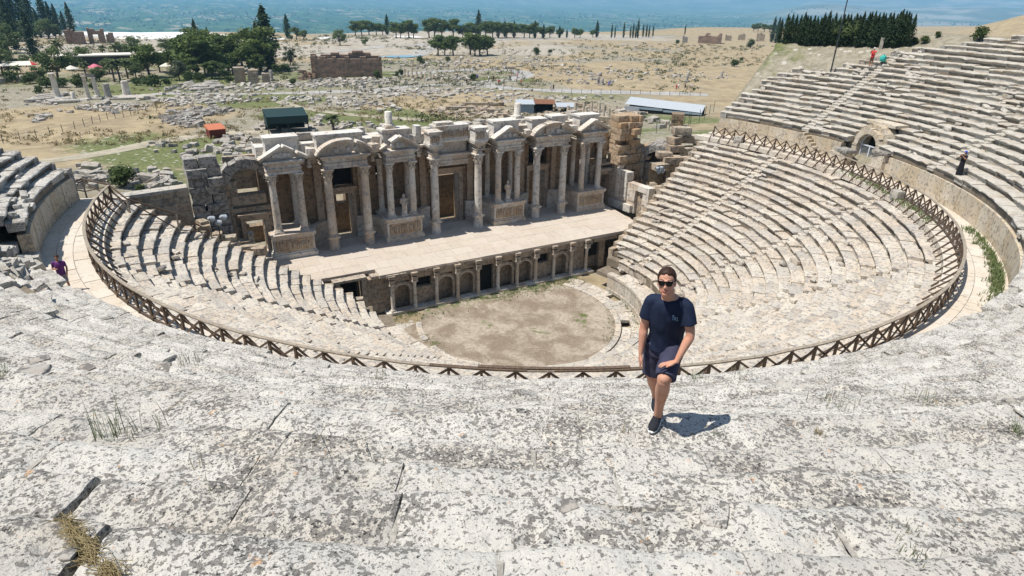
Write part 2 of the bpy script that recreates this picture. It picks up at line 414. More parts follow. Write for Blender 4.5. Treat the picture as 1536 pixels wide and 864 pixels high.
# ---- lower bank
low = thing('lower_seating', 'lower bank of curved pale stone seat rows between orchestra and wooden railing', 'seating', (0, YC, 0))
rows = []
for i in range(LOW_N):
    if i == 1: continue
    r, z = low_edge(i)
    t = LOW_T; 
    if i == 0: t = LOW_T*2
    rows.append((r, z, LOW_H if i != 2 else .8, t))
for i, (r, z, h, t) in enumerate(rows):
    mb = MB()
    end = 106.5 if r > 13 else 92+5*(r-10.2)
    seat_row(mb, i, -end+RNG.uniform(-.3, .3)*20/r, end+RNG.uniform(-.3, .3)*20/r, r, z, h, t, LOW_STAIRS if i > 1 else [], miss=.09 if i > 1 else .35, under=.17, sw=.36)
    mb.build('seat_row', M['lower'], low, smooth=38)
for s in LOW_STAIRS:
    mb = MB(); stair_flight(mb, s, rows[2:], .34); mb.build('stairway', M['lower'], low, smooth=38)
mb = MB(); core(mb, rows, -106, 106); mb.build('packed_fill', M['earth'], low)
# parapet round the orchestra
mb = MB()
a = -92.0
while a < 97:
    d = math.degrees(RNG.uniform(.9, 1.5)/10.2)
    for (z0, z1, off) in ((0, .32, -.10), (.32, 1.50, 0), (1.50, 1.74, -.07)):
        A = np.linspace(a+.1, a+d-.1, 5)
        V = np.concatenate([pol(10.22+off, A, z0), pol(10.22+off, A, z1), pol(10.75, A, z1), pol(10.75, A, z0)])
        F = [[k*5+j, k*5+j+1, (k+1)*5+j+1, (k+1)*5+j] for k in range(3) for j in range(4)]
        F += [[0, 5, 10, 15], [4, 19, 14, 9]]
        mb.add(V, F, RNG.uniform(0, .8))
    a += d
mb.build('orchestra_parapet', M['lower'], low)
# end walls of the lower bank (under the row ends)
for sgn in (-1, 1):
    mb = MB()
    for (r, z, h, t) in rows:
        if r < 12: continue
        p = pol(r+t/2+.05, sgn*106.6, 0); zz = z-.03
        ang = math.radians(sgn*106.6)
        k = max(1, int(zz/.5)); 
        for j in range(k):
            mb.box((p[0], p[1], (j+.5)*zz/k), (t*.98, .5+RNG.normal(0, .02), zz/k-.012), rz=ang-math.pi/2, tint=RNG.uniform(.1, .9))
    mb.build('end_wall', M['ruin'], low)

# ---- walkway between the banks
mb = MB()
for (r0, r1) in ((27.30, 28.0), (28.0, 28.75), (28.75, 29.5), (29.5, 30.5)):
    a = -107.5
    while a < 106.5:
        d = math.degrees(RNG.uniform(.8, 1.6)/r0); A = np.linspace(a+.02, a+d-.02, 4); z = WALK_Z+RNG.normal(0, .007)
        V = np.concatenate([pol(r0+.01, A, z-.4), pol(r0+.01, A, z), pol(r1-.01, A, z), pol(r1-.01, A, z-.4)])
        F = [[k*4+j, k*4+j+1, (k+1)*4+j+1, (k+1)*4+j] for k in range(3) for j in range(3)]+[[0, 4, 8, 12], [3, 15, 11, 7]]
        mb.add(V, F, RNG.uniform(0, .7)); a += d
tag(mb.build('walkway', M['walk']), kind='structure')

# ---- upper bank
upb = thing('upper_seating', 'upper bank of worn lichen spotted seat rows above the walkway', 'seating', (0, YC, WALK_Z))
def up_limits(i, r):
    hi = np.interp(r, [30.2, 32, 37, 38, 41, 43.6, 45, 49], [106.5, 105.5, 101.5, 95, 88.5, 82, 77, 66])
    lo = -np.interp(r, [30.2, 33, 38, 49], [107, 104.5, 103, 100])
    return lo, hi
GATE_A = 75.6
def gate_cut(a0, a1, r):           # seats interrupted by the vaulted gateway
    return abs((a0+a1)/2-GATE_A) < math.degrees(1.9/r)
uprows = [(r, z, h, t) for (r, z, t, h) in UP]
M['crumbs'] = plain('joint_crumbs', (.36, .335, .295), .95, var=.4, vscale=14, bump=.6, bdist=.02, obj=False)
for i, (r, z, h, t) in enumerate(uprows):
    lo, hi = up_limits(i, r)
    lo += RNG.uniform(-.8, .8)*(i > 0); hi += RNG.uniform(-1.2, 1.2)*(i > 0)
    mb = MB()
    st = UP_STAIRS
    if i < 4:
        g = math.degrees((1.75 if i < 3 else 1.2)/r)
        if i < 3:
            seat_row(mb, i, lo, -84.5+RNG.uniform(-.6, .4), r, z, h, t, st, upper=True, miss=.12, under=.18); seat_row(mb, i, -66+3*(i-1)+RNG.uniform(-1, 1), GATE_A-g, r, z, h, t, st, upper=True, miss=.12, under=.18)
        else: seat_row(mb, i, lo, GATE_A-g, r, z, h, t, st, upper=True, miss=.12, under=.18)
        seat_row(mb, i, GATE_A+g, hi, r, z, h, t, st, upper=True, miss=.14, under=.18)
    else:
        seat_row(mb, i, lo, hi, r, z, h, t, st, upper=True, miss=.12 if i < 13 else .05, under=.18)
    mb.build('seat_row', [M['upper'], M['crumbs']], upb, smooth=40)
for s in UP_STAIRS:
    rr = [q for q in uprows if up_limits(0, q[0])[0] < s < up_limits(0, q[0])[1]]
    mb = MB(); stair_flight(mb, s, rr, .40); mb.build('stairway', M['upper'], upb, smooth=40)
mb = MB()
for j, q in enumerate(uprows):
    lo, hi = up_limits(0, q[0])
    if j < 4:
        (core(mb, [q], lo+1, GATE_A-4, 160) if j > 2 else (core(mb, [q], lo+1, -85, 40), core(mb, [q], -68, GATE_A-4, 160))); core(mb, [q], GATE_A+4, hi-1, 60)
    else: core(mb, [q], lo+1, hi-1)
mb.build('packed_fill', M['earth'], upb)
# crumbled stones and soil lying against the risers
def debris(rows, n, mat, name, parent, lo, hi, seed):
    rg = np.random.default_rng(seed); mb = MB(); k = 0
    while k < n:
        i = int(rg.integers(0, len(rows)-1)); r, z, h, t = rows[i]; a = rg.uniform(lo, hi)
        if fbm(np.array([[a*.10, i*.22, seed]]), 3, seed)[0] < .02 or abs(a-GATE_A) < 5 or a > up_limits(i, r)[1]-1: k += .05; continue
        p = pol(r+t*rg.uniform(.72, .98), a, z)
        if np.linalg.norm(p-CAM) < 9: continue
        s_ = rg.uniform(.15, .42); mb.rough((p[0], p[1], z+s_*.22), (s_*rg.uniform(1, 2.6), s_, s_*rg.uniform(.5, .9)), math.radians(a)+rg.normal(0, .4), k if isinstance(k, int) else int(k*20), 2, .16, .2, rg.random(), tilt=(rg.normal(0, .25), rg.normal(0, .25))); k = int(k)+1
    tag(mb.build(name, mat, parent), kind='stuff')
debris(uprows, 650, M['upper'], 'loose_rubble', upb, -100, 106, 3)
debris(rows, 200, M['lower'], 'loose_rubble', low, -104, 105, 5)
# retaining wall of the walkway: tall dressed slabs with a projecting coping
mb = MB(); cp = MB()
a = -106.5
while a < 106:
    d = math.degrees(RNG.uniform(.75, 1.25)/30.2)
    am = a+d/2
    if abs(am-GATE_A) < 4.2 or -84.3 < am < -66: a += d; continue
    rise = 1.62
    A = np.linspace(a+.015, a+d-.015, 4); ro = RNG.normal(0, .012)
    for z0, z1 in ((0, .42), (.42, 1.62)):
        V = np.concatenate([pol(30.2+ro, A, WALK_Z+z0), pol(30.2+ro, A, WALK_Z+z1-.008), pol(30.75, A, WALK_Z+z1-.008), pol(30.75, A, WALK_Z+z0)])
        F = [[k*4+j, k*4+j+1, (k+1)*4+j+1, (k+1)*4+j] for k in range(3) for j in range(3)]+[[0, 4, 8, 12], [3, 15, 11, 7]]
        mb.add(V, F, RNG.uniform(0, .9))
    a += d
M['panel'] = stone('walkway_wall_slab', (.60, .53, .43), (.44, .375, .285), (.50, .385, .24), lich=.1, lscale=5.0, bump=.5, bdist=.02, warmth=.6, tintamt=.8, grey=(.22, .20, .17))
mb.build('retaining_wall', M['panel'], upb)
# collapsed stretch at the left: slabs slipped down towards the walkway
mb = MB(); rg = np.random.default_rng(77)
V = []; A = np.linspace(-85.5, -64, 40)
V = np.concatenate([pol(30.15, A, WALK_Z-.1), pol(31.2, A, WALK_Z+.75), pol(32.9, A, WALK_Z+2.6)]); mb.add(V, [[k*40+j, k*40+j+1, (k+1)*40+j+1, (k+1)*40+j] for k in range(2) for j in range(39)], .5, 1)
for k in range(95):
    u = rg.random(); r = 30.2+2.5*u; a = rg.uniform(-85, -64.5); z = WALK_Z+.02+(r-30.15)*.93; p = pol(r, a, z)
    if a < -79 and u < .25 and rg.random() < .6: continue
    mb.rough(p, (rg.uniform(.6, 1.5), rg.uniform(.5, .85), rg.uniform(.3, .5)), rad(a)+rg.normal(0, .3), k, 3, .09, .12, rg.random(), tilt=(rg.normal(0, .12), rg.normal(0, .12)))
mb.build('slipped_slabs', [M['upper'], M['earth']], upb)
# broken end walls of the upper bank
for sgn in (-1, 1):
    mb = MB()
    for (r, z, h, t) in uprows:
        lo, hi = up_limits(0, r); aa = (hi if sgn > 0 else lo); zz = z-.15; z0 = 6.0
        p = pol(r+t/2, aa-sgn*.7, 0); k = int((zz-z0)/.5)
        for j in range(k):
            mb.box((p[0], p[1], z0+(j+.5)*(zz-z0)/k), (t*.99, .6+RNG.normal(0, .06), (zz-z0)/k-.012), rz=math.radians(aa)-math.pi/2, tint=RNG.uniform(.1, .9))
    mb.build('end_wall', M['greyruin'], upb)

# ---- orchestra
n = 96
A = np.linspace(0, 360, n, endpoint=False)
mb = MB()
ring = [0, 1, 2, 3, 4, 5, 6, 7, 7.6, 8.15]
V = [np.array([[0, YC, .02]])]
for r in ring[1:]:
    sh_ = 1+.27*sstep(-116, -98, np.where(A > 180, A-360, A))*(1-sstep(-62, -40, np.where(A > 180, A-360, A)))*(r > 7.9)
    p = pol(r*sh_, A, 0.0); p[:, 1] = np.minimum(p[:, 1], 6.9); p[:, 2] = .03+.05*fbm(P2(p[:, 0], p[:, 1], .5), 3, 4)+.16*(sh_-1)/.27; V.append(p)
F = [[0, 1+j, 1+(j+1) % n] for j in range(n)]
for k in range(len(ring)-2): F += [[1+k*n+j, 1+(k+1)*n+j, 1+(k+1)*n+(j+1) % n, 1+k*n+(j+1) % n] for j in range(n)]
mb.add(np.concatenate(V), F)
m, nt, b = new_mat('orchestra_earth'); q = NT(nt); p = q.pos()
nb = q.noise(p, .45, 5, .6, .5); ns = q.noise(p, 3.5, 6, .7)
c = q.mix(q.ramp(nb, .38, .62), (.225, .175, .125), (.40, .34, .27))
c = q.mix(q.math('MULTIPLY', q.ramp(ns, .42, .66), .6), c, (.17, .135, .10)); c = q.mix(q.math('MULTIPLY', q.ramp(q.noise(p, 14, 4, .7), .55, .68), .55), c, (.46, .41, .34)); c = q.mix(q.math('MULTIPLY', q.ramp(q.voro(p, 4.5), .16, .11), .6), c, (.50, .46, .39))
gx = q.n('ShaderNodeSeparateXYZ'); q.nt.links.new(q.geo.outputs['Position'], gx.inputs[0])
edge = q.math('MAXIMUM', q.ramp(gx.outputs[1], 4.6, 6.6), q.ramp(q.noise(p, .3, 2, .5), .60, .70))
c = q.mix(q.math('MULTIPLY', edge, q.ramp(q.noise(p, 1.6, 5, .65), .42, .60)), c, (.10, .125, .04))
nt.links.new(c, b.inputs['Base Color']); b.inputs['Roughness'].default_value = .95; q.bump(b, ns, .6, .04)
tag(mb.build('orchestra_floor', m, smooth=60), kind='structure')
mb = MB()
for (r0, r1, z) in ((8.05, 8.55, .14), (8.6, 9.35, .05), (9.35, 10.2, .03)):
    a = -112.0
    while a < 112:
        d = math.degrees(RNG.uniform(.7, 1.5)/r0); A = np.linspace(a+.15, a+d-.15, 4); zz = z+RNG.normal(0, .012)
        if RNG.random() > .08 and abs(pol(r0, a, 0)[1]) < 20 and pol(r1, a+d, 0)[1] < 6.7 and pol(r1, a, 0)[1] < 6.7:
            V = np.concatenate([pol(r0, A, -.2), pol(r0, A, zz), pol(r1-.03, A, zz), pol(r1-.03, A, -.2)])
            F = [[k*4+j, k*4+j+1, (k+1)*4+j+1, (k+1)*4+j] for k in range(3) for j in range(3)]+[[0, 4, 8, 12], [3, 15, 11, 7]]
            mb.add(V, F, RNG.uniform(0, .9))
        a += d
tag(mb.build('orchestra_paving', M['lower']), kind='structure')
# ------------------------------------------------------------------ stage building
ST_F, ST_B = 3.65, 4.05                     # floor height at the front edge and at the columns
YF, YB = 13.45, 16.0                        # column line, back wall
def floor_z(y): return ST_F+(ST_B-ST_F)*float(np.clip((y-6.7)/6.0, 0, 1))
stage = thing('stage_building', 'ruined two tone stage building with white marble columns before brown ashlar wall', 'stage building', (0, 14, ST_F))

def ashlar(mb, x0, x1, z0, z1, y0, thick, bw=1.0, bh=.5, holes=(), ragged=0.0, jit=.025, T=None, tints=(0, 1), seed=0):
    """wall of coursed blocks in the x-z plane (front face at y0); holes = (x0,x1,z0,z1); T maps the points"""
    rg = np.random.default_rng(seed+int(abs(x0*31+z0*7)))
    z = z0; row = 0
    while z < z1-.05:
        h = min(bh*rg.uniform(.85, 1.15), z1-z)
        if z1-z-h < .15: h = z1-z
        for (a, b) in [(x0, x1)]:
            x = a-(row % 2)*bw*.5
            while x < b-.02:
                w = bw*rg.uniform(.7, 1.35); xa, xb = max(x, a), min(x+w, b); x += w
                if xb-xa < .05: continue
                top = z1-ragged*(.5+.5*float(vnoise(np.array([(xa+xb)*.35, seed*5.1, 3.3]), seed)))*1.0 if ragged else z1
                if z+h*.5 > top: continue
                parts = [(xa, xb)]
                for hx0, hx1, hz0, hz1 in holes:
                    if z+h > hz0+.02 and z < hz1-.02:
                        nw = []
                        for pa, pb in parts:
                            if pb <= hx0 or pa >= hx1: nw.append((pa, pb)); continue
                            if pa < hx0: nw.append((pa, hx0))
                            if pb > hx1: nw.append((hx1, pb))
                        parts = nw
                for pa, pb in parts:
                    if pb-pa < .04: continue
                    j = rg.normal(0, jit)
                    V = np.array([[pa+.006, y0+j, z+.005], [pb-.006, y0+j, z+.005], [pb-.006, y0+thick, z+.005], [pa+.006, y0+thick, z+.005],
                                  [pa+.006, y0+j, z+h-.006], [pb-.006, y0+j, z+h-.006], [pb-.006, y0+thick, z+h-.006], [pa+.006, y0+thick, z+h-.006]])
                    if T is not None: V = T(V)
                    mb.add(V, [[0,3,2,1],[4,5,6,7],[0,1,5,4],[1,2,6,5],[2,3,7,6],[3,0,4,7]], rg.uniform(*tints))
        z += h; row += 1

DOORS = [(-10.25, .95, 8.2), (0.0, 1.35, 8.9), (10.25, .95, 8.2)]
SIDE = [(-17.95, .8, 7.4), (18.15, .8, 7.4)]
holes = [(x-w, x+w, 3.5, z) for x, w, z in DOORS]
holes += [(-11.6, -9.0, 8.9, 10.9), (9.2, 11.4, 8.9, 10.8), (-10.9, -10.2, 10.0, 12), (3.3, 3.9, 9.3, 9.9), (-6.9, -6.4, 9.6, 10.2)]
mb = MB(); ashlar(mb, -17.0, 17.0, 3.6, 11.25, YB, 1.3, 1.15, .52, holes, seed=3)
mb.build('back_wall', M['brown'], stage)
# near-black blocks that paint the shade inside the upper openings
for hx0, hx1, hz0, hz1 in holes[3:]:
    mb = MB(); mb.b2((hx0-.1, YB+.75, hz0-.1), (hx1+.1, YB+1.28, hz1+.1), .5); mb.build('recess_shade', M['dark'], stage)
# second wall and rubble behind the doors
mb = MB(); ashlar(mb, -13.0, 13.2, 2.5, 8.6, 20.6, 1.0, 1.2, .55, [(-9.6, -8.7, 6.3, 7.6), (-3.5, -2.4, 6.5, 8), (8.2, 9.0, 6.0, 7.5)], ragged=1.6, seed=9); ashlar(mb, -20.5, -15.6, 2.0, 5.6, 21, 1.0, 1.0, .5, [], ragged=1.6, seed=10); ashlar(mb, 16, 22, 2.0, 8, 20, 1, 1, .5, [], ragged=1, seed=11)
mb.build('rear_wall', M['brown'], stage)
# masonry mass of the attic behind the cornice
mb = MB()
ashlar(mb, -16.9, 17.3, 11.27, 13.2, YB-.55, 2.3, 1.3, .62, [], ragged=.55, seed=5, tints=(0, .8))
mb.build('attic_wall', M['marble'], stage)
mb = MB()
rg = np.random.default_rng(12)
for x in np.arange(-16.5, 17.2, 1.25):
    if rg.random() < .75: mb.rough((x+rg.normal(0, .2), YB+.9+rg.normal(0, .5), 13.15+rg.uniform(0, .25)), (rg.uniform(.7, 1.5), rg.uniform(.6, 1.2), rg.uniform(.25, .6)), rg.normal(0, .25), int(x*10), 3, .1, .18, rg.uniform(0, .8))
mb.build('attic_rubble', M['rubble'], stage)
# stage floor of large paving slabs
mb = MB()
yv = [6.95, 8.2, 9.5, 10.8, 12.2, 13.6, 14.8, 16.0]
for r_ in range(len(yv)-1):
    x = -17.6
    while x < 17.8:
        w = RNG.uniform(.9, 2.2); xb = min(x+w, 17.8); a, b = yv[r_], yv[r_+1]; jz = RNG.normal(0, .006)
        if not (xb > -13.1 and x < -11.2 and b < 9.0):
            V = [(x+.008, a+.008, floor_z(a)+jz), (xb-.008, a+.008, floor_z(a)+jz), (xb-.008, b-.008, floor_z(b)+jz), (x+.008, b-.008, floor_z(b)+jz)]
            V += [(p[0], p[1], p[2]-.3) for p in V]
            mb.add(V, [[0,1,2,3],[4,7,6,5],[0,4,5,1],[1,5,6,2],[2,6,7,3],[3,7,4,0]], RNG.uniform(0, .8))
        x += w
mb.b2((-17.6, 8.3, 2.9), (-13.2, 16, 3.33)); mb.b2((-11.2, 8.3, 2.9), (17.8, 16, 3.33)); mb.b2((-13.2, 9.2, 2.9), (-11.2, 16, 3.33))
mb.build('stage_floor', M['stagefloor'], stage)
# side edges of the stage, broken stones
mb = MB()
for x, s in ((-17.5, -1), (17.7, 1)):
    for y in np.arange(7.2, 13.4, .95):
        for z in np.arange(.3, 3.7, .62):
            mb.rough((x+RNG.normal(0, .08), y, z), (.9, .95, .62), RNG.normal(0, .06), int(y*z*10), 2, .08, .12, RNG.uniform(0, 1))
mb.build('stage_side_wall', M['ruin'], stage)

def column(parent, x, y, z0, z1, r, ped=0.0, tint=.3, seed=0):
    """marble column; base and capital are sub-parts"""
    mb = MB(); zb = z0+ped; H = z1-zb; cap = .92 if H > 5.5 else .80; bh = .34
    n = 8; prof = [(r*1.02, bh), (r*1.0, bh+.1)]
    for k in range(1, n): 
        t = k/n; prof.append((r*(1-.14*t**1.4), bh+.1+(H-cap-bh-.1)*t))
    prof.append((r*.86, H-cap)); prof.append((r*.92, H-cap+.05))
    mb.lathe((x, y, zb), prof, 20, tint)
    c = mb.build('column', M['marble'], parent, smooth=50)
    mb = MB()
    if ped:
        mb.lathe((x, y, z0), [(r*1.36, 0), (r*1.36, ped*.20), (r*1.2, ped*.28), (r*1.17, ped*.82), (r*1.36, ped*.9), (r*1.38, ped)], 12, tint)
    mb.box((x, y, zb+.07), (r*2.55, r*2.55, .14), 0, tint)
    mb.lathe((x, y, zb+.14), [(r*1.24, 0), (r*1.3, .05), (r*1.22, .10), (r*1.08, .13), (r*1.16, .17), (r*1.04, .21)], 18, tint)
    mb.build('column_base', M['marble'], c, smooth=40)
    mb = MB(); zc = z1-cap
    mb.lathe((x, y, zc), [(r*.88, .02), (r*.9, cap*.3), (r*1.0, cap*.62), (r*1.22, cap*.84)], 14, tint)
    for tier, (zz, rr, hh) in enumerate(((.02, .93, .34), (.26, 1.0, .36))):
        for k in range(8):
            a = (k+.5*tier)*math.pi/4; dx, dy = math.cos(a), math.sin(a); tx, ty = -dy, dx; w = r*.30
            P = []
            for (o, zz2, ww) in ((rr*r, 0, 1), (rr*r+.04, hh*.55, 1.0), (rr*r+.13, hh*.95, .7), (rr*r+.17, hh*.78, .35)):
                for sgn in (-1, 1): P.append((x+dx*o+sgn*tx*w*ww, y+dy*o+sgn*ty*w*ww, zc+zz*cap/.8+zz2))
            mb.add(P, [[0,1,3,2],[2,3,5,4],[4,5,7,6]], tint)
    for k in range(4):
        a = math.pi/4+k*math.pi/2; mb.tube([(x+math.cos(a)*r*.95, y+math.sin(a)*r*.95, zc+cap*.55), (x+math.cos(a)*r*1.35, y+math.sin(a)*r*1.35, zc+cap*.86)], [.05, .075], 6, tint)
    mb.box((x, y, z1-.055), (r*2.65, r*2.65, .11), 0, tint)
    mb.build('capital', M['marble'], c, smooth=45)
    return c

XA, XA2, XB, XB2, XC, XC2, XD = 16.27, 14.16, 11.82, 8.67, 6.47, 4.37, 2.21
for s in (-1, 1):
    for x in (XB, XB2, XD): column(stage, s*x, YF, ST_B-.02, 11.2, .375, ped=1.12, tint=RNG.uniform(0, .6))
    for x in (XA, XA2, XC, XC2): column(stage, s*x, YF, 6.2, 11.2, .31, tint=RNG.uniform(0, .8))
    for x in (XA-.1, XA2+.15, XC+.25, XC2-.2): column(stage, s*x, YB-.62, 6.2, 11.2, .26, tint=RNG.uniform(.2, 1))   # rear columns against the wall

def podium(x0, x1):
    mb = MB(); y0 = 12.95; zt = 6.2
    for (o, z0, z1) in ((.16, ST_B-.1, 4.42), (.07, 4.42, 4.58), (0, 4.58, 5.82), (.06, 5.82, 5.95), (.15, 5.95, zt)):
        n = 1 if z0 != 4.58 else 2; xs = np.linspace(x0-o, x1+o, n+1)
        for k in range(n): mb.b2((xs[k]+.003, y0-o, z0+.002), (xs[k+1]-.003, YB-.02, z1), RNG.uniform(0, .6))
    p = mb.build('podium', M['marble'], stage)
    # carved relief on the front panel
    mb = MB(); rg = np.random.default_rng(int((x0+50)*13))
    mb.b2((x0+.18, y0-.03, 4.72), (x1-.18, y0+.02, 5.68), .8)
    for x in np.arange(x0+.32, x1-.25, .2):
        hh = rg.uniform(.45, .8)
        mb.rough((x+rg.normal(0, .03), y0-.05, 4.78+hh/2), (rg.uniform(.13, .22), .12, hh), 0, int(x*100), 3, .25, .6, rg.uniform(.3, 1))
        if rg.random() < .6: mb.rough((x+rg.normal(0, .05), y0-.06, 4.86+hh), (.13, .11, .15), 0, int(x*71), 2, .1, .9, rg.uniform(.3, 1))
    mb.build('relief', M['relief'], p, smooth=60)
M['relief'] = stone('carved_relief', (.50, .42, .32), (.36, .29, .21), (.44, .30, .18), lich=.3, lscale=6.0, bump=.7, bdist=.03, warmth=.8, grey=(.25, .20, .16))
for a, b in ((XA2-.62, XA+.62), (XC2-.62, XC+.62)):
    podium(a, b); podium(-b, -a)
# curved podium walls running back to the doors (concave)
def curved(x_pod, x_door, sgn):
    mb = MB(); n = 10; t = np.linspace(0, 1, n); cx = x_door; R = abs(x_pod-x_door)
    ang = t*math.pi/2
    xs = x_pod+(x_door-x_pod)*(1-np.cos(ang)); ys = 13.3+(YB-.35-13.3)*np.sin(ang)
    for (o, z0, z1) in ((.10, ST_B-.08, 4.4), (0, 4.4, 5.72), (.10, 5.72, 6.0)):
        V = []
        for k in range(n):
            dx, dy = (x_door-x_pod), 0
            nx, ny = (np.sign(x_door-x_pod)*math.cos(ang[k]), -math.sin(ang[k]))
            V += [(xs[k]+nx*o, ys[k]+ny*o, z0), (xs[k]+nx*o, ys[k]+ny*o, z1), (xs[k]-nx*.5, ys[k]-ny*.3, z1), (xs[k]-nx*.5, ys[k]-ny*.3, z0)]
        F = [[4*k+j, 4*k+(j+1) % 4, 4*k+4+(j+1) % 4, 4*k+4+j] for k in range(n-1) for j in range(4)]+[[0,1,2,3],[4*n-1,4*n-2,4*n-3,4*n-4]]
        mb.add(V, F, RNG.uniform(.1, .7))
    mb.build('curved_podium', M['marble'], stage)
for s in (-1, 1):
    curved(s*(XA2-.65), s*11.45, s); curved(s*(XC+.65), s*9.1, s); curved(s*(XC2-.65), s*1.9, s)

# entablature with forward breaks over each pair of columns
def entab(x0, x1, y0, zb=11.2, back=YB-.6, tint=.4, zt=12.30):
    mb = MB()
    L = [(.30, zb, zb+.20), (.26, zb+.20, zb+.40), (.33, zb+.40, zb+.47), (.24, zb+.47, zb+.78), (.34, zb+.78, zb+.86), (.48, zb+.86, zb+.96), (.56, zb+.96, zt)]
    for o, a, b in L:
        n = max(1, int(round((x1-x0)/1.8))); xs = np.linspace(x0-o, x1+o, n+1)
        for k in range(n): mb.b2((xs[k]+.002, y0-o+RNG.normal(0, .006), a), (xs[k+1]-.002, back, b-.002), float(np.clip(tint+RNG.normal(0, .2), 0, 1)))
    for x in np.arange(x0-.4, x1+.42, .17): mb.b2((x-.05, y0-.44, zb+.865), (x+.05, y0-.33, zb+.955), tint)   # dentils
    return mb.build('entablature', M['marble'], stage)
for s in (-1, 1):
    for a, b in ((XA2, XA), (XB2, XB), (XC2, XC)):
        lo_, hi_ = sorted((s*a, s*b)); entab(lo_, hi_, YF)
    for a, b in ((XA2-1.0, XB+1.0), (XB2-.95, XC+.95), (XC2-.9, XD+.9)):        # recessed stretches
        lo_, hi_ = sorted((s*a, s*b)); entab(lo_+.3, hi_-.3, YB-1.35, tint=.6, back=YB-.45)
    entab(s*XD-.02 if s > 0 else s*XD-.02, s*XD+.02, YF)                          # single breaks beside the middle door
entab(-1.4, 1.4, YB-1.3, zb=10.1, zt=11.2, tint=.55, back=YB-.1)
mb = MB(); mb.b2((-1.62, YB-1.25, 11.25), (1.62, YB-.4, 12.25), .55); mb.build('frieze_block', M['marble'], stage)

def pediment(x0, x1, kind, y0, zb=12.31, H=1.0, broken=()):
    """gable or arched pediment: raking mouldings before a recessed field"""
    mb = MB(); xm = (x0+x1)/2; W_ = (x1-x0)/2; n = 14
    t = np.linspace(-1, 1, 2*n+1)
    f = (1-np.abs(t)) if kind == 'gable' else (np.sqrt(np.clip(1-(t*.92)**2, 0, 1))-math.sqrt(1-.92**2))/(1-math.sqrt(1-.92**2))
    xs = xm+t*W_; zs = zb+f*H
    for k in range(2*n):
        if any(a < t[k]+.5/n < b for a, b in broken): continue
        dx, dz = xs[k+1]-xs[k], zs[k+1]-zs[k]; L = math.hypot(dx, dz); nx, nz = -dz/L, dx/L
        for (o0, o1, yy) in ((-.02, .13, -.30), (.13, .24, -.50)):
            V = []
            for q_ in (k, k+1):
                for o in (o0, o1):
                    for y in (y0+yy, y0+.35): V.append((xs[q_]+nx*o, y, zs[q_]+nz*o))
            mb.add(V, [[0,4,6,2],[1,3,7,5],[2,6,7,3],[0,1,5,4],[0,2,3,1],[4,5,7,6]], .25)
        if zs[k]-zb > .03 or zs[k+1]-zb > .03:
            V = [(xs[k], y0-.08, zb), (xs[k+1], y0-.08, zb), (xs[k+1], y0-.08, zs[k+1]), (xs[k], y0-.08, zs[k]), (xs[k], y0+.35, zb), (xs[k+1], y0+.35, zb), (xs[k+1], y0+.35, zs[k+1]), (xs[k], y0+.35, zs[k])]
            mb.add(V, [[0,1,2,3],[4,7,6,5],[3,2,6,7]], .75)
    rg = np.random.default_rng(int(x0*10)+200)
    for k in range(5):                                        # carved figures in the field
        u = rg.uniform(-.45, .45); mb.rough((xm+u*W_, y0-.12, zb+H*.36), (.34, .22, H*.5*(1-abs(u))), 0, k, 3, .25, .7, .7)
    mb.build('pediment', M['marble'], stage)
pediment(-17.0, -13.4, 'gable', YF-.06, broken=((.42, .60),))
pediment(-12.5, -8.0, 'arch', YF-.06, H=1.05, broken=((.32, .42),))
pediment(-7.2, -3.7, 'gable', YF-.06, broken=((-.62, -.42),))
pediment(3.7, 7.2, 'gable', YF-.06, broken=((.55, .62),))
pediment(8.0, 12.6, 'arch', YF-.06, H=1.0, broken=((-.45, -.36), (.36, .46)))
pediment(13.4, 17.0, 'gable', YF-.06)
# second storey pedestals on the cornice
def pedestal(x0, x1, y0, z0, h, relief=False, y1=None, tint=.35):
    mb = MB(); y1 = y1 or y0+1.3
    for o, a, b in ((.10, 0, .16), (.03, .16, .26), (0, .26, .8), (.05, .8, .87), (.12, .87, 1)):
        mb.b2((x0-o, y0-o, z0+h*a+.002), (x1+o, y1+o*.5, z0+h*b), tint)
    p = mb.build('pedestal', M['marble'], stage)
    if relief:
        mb = MB(); rg = np.random.default_rng(int(x0*7)+90)
        for x in np.arange(x0+.12, x1-.05, .19):
            hh = h*rg.uniform(.36, .5); mb.rough((x, y0-.03, z0+h*.28+hh/2), (.14, .13, hh), 0, int(x*50), 3, .25, .6, .7)
        mb.build('relief', M['relief'], p, smooth=60)
pedestal(-16.3, -13.8, 14.15, 12.32, 1.65)
pedestal(-12.2, -8.3, 14.5, 12.32, 1.5)
pedestal(-6.6, -4.2, 14.15, 12.32, 1.55)
pedestal(4.2, 6.9, 14.15, 12.32, 1.55)
pedestal(8.6, 10.2, 14.5, 12.32, 1.4); pedestal(10.9, 12.5, 14.5, 12.32, 1.55)
pedestal(14.0, 16.3, 14.15, 12.32, 1.5)
pedestal(-2.75, -1.65, 12.95, 12.31, 1.3, True); pedestal(1.7, 2.8, 12.95, 12.31, 1.35, True)
pedestal(-1.60, 1.62, 14.3, 12.30, 1.5, True)
mb = MB(); mb.b2((-1.5, 14.4, 13.82), (.2, 15.3, 14.05), .3); mb.b2((-3.4, 14.6, 12.4), (-2.9, 15.4, 13.9), .3); mb.build('loose_coping', M['marble'], stage)
for x in (-5.75, 7.15):
    mb = MB(); mb.box((x, 14.9, 13.97), (.95, .95, .2), .05, .2)
    mb.lathe((x, 14.9, 14.07), [(.44, 0), (.46, .08), (.36, .14), (.33, .2), (.31, 1.18), (.29, 1.2)], 18, .2)
    mb.build('column_stump', M['marble'], stage, smooth=45)
mb = MB()
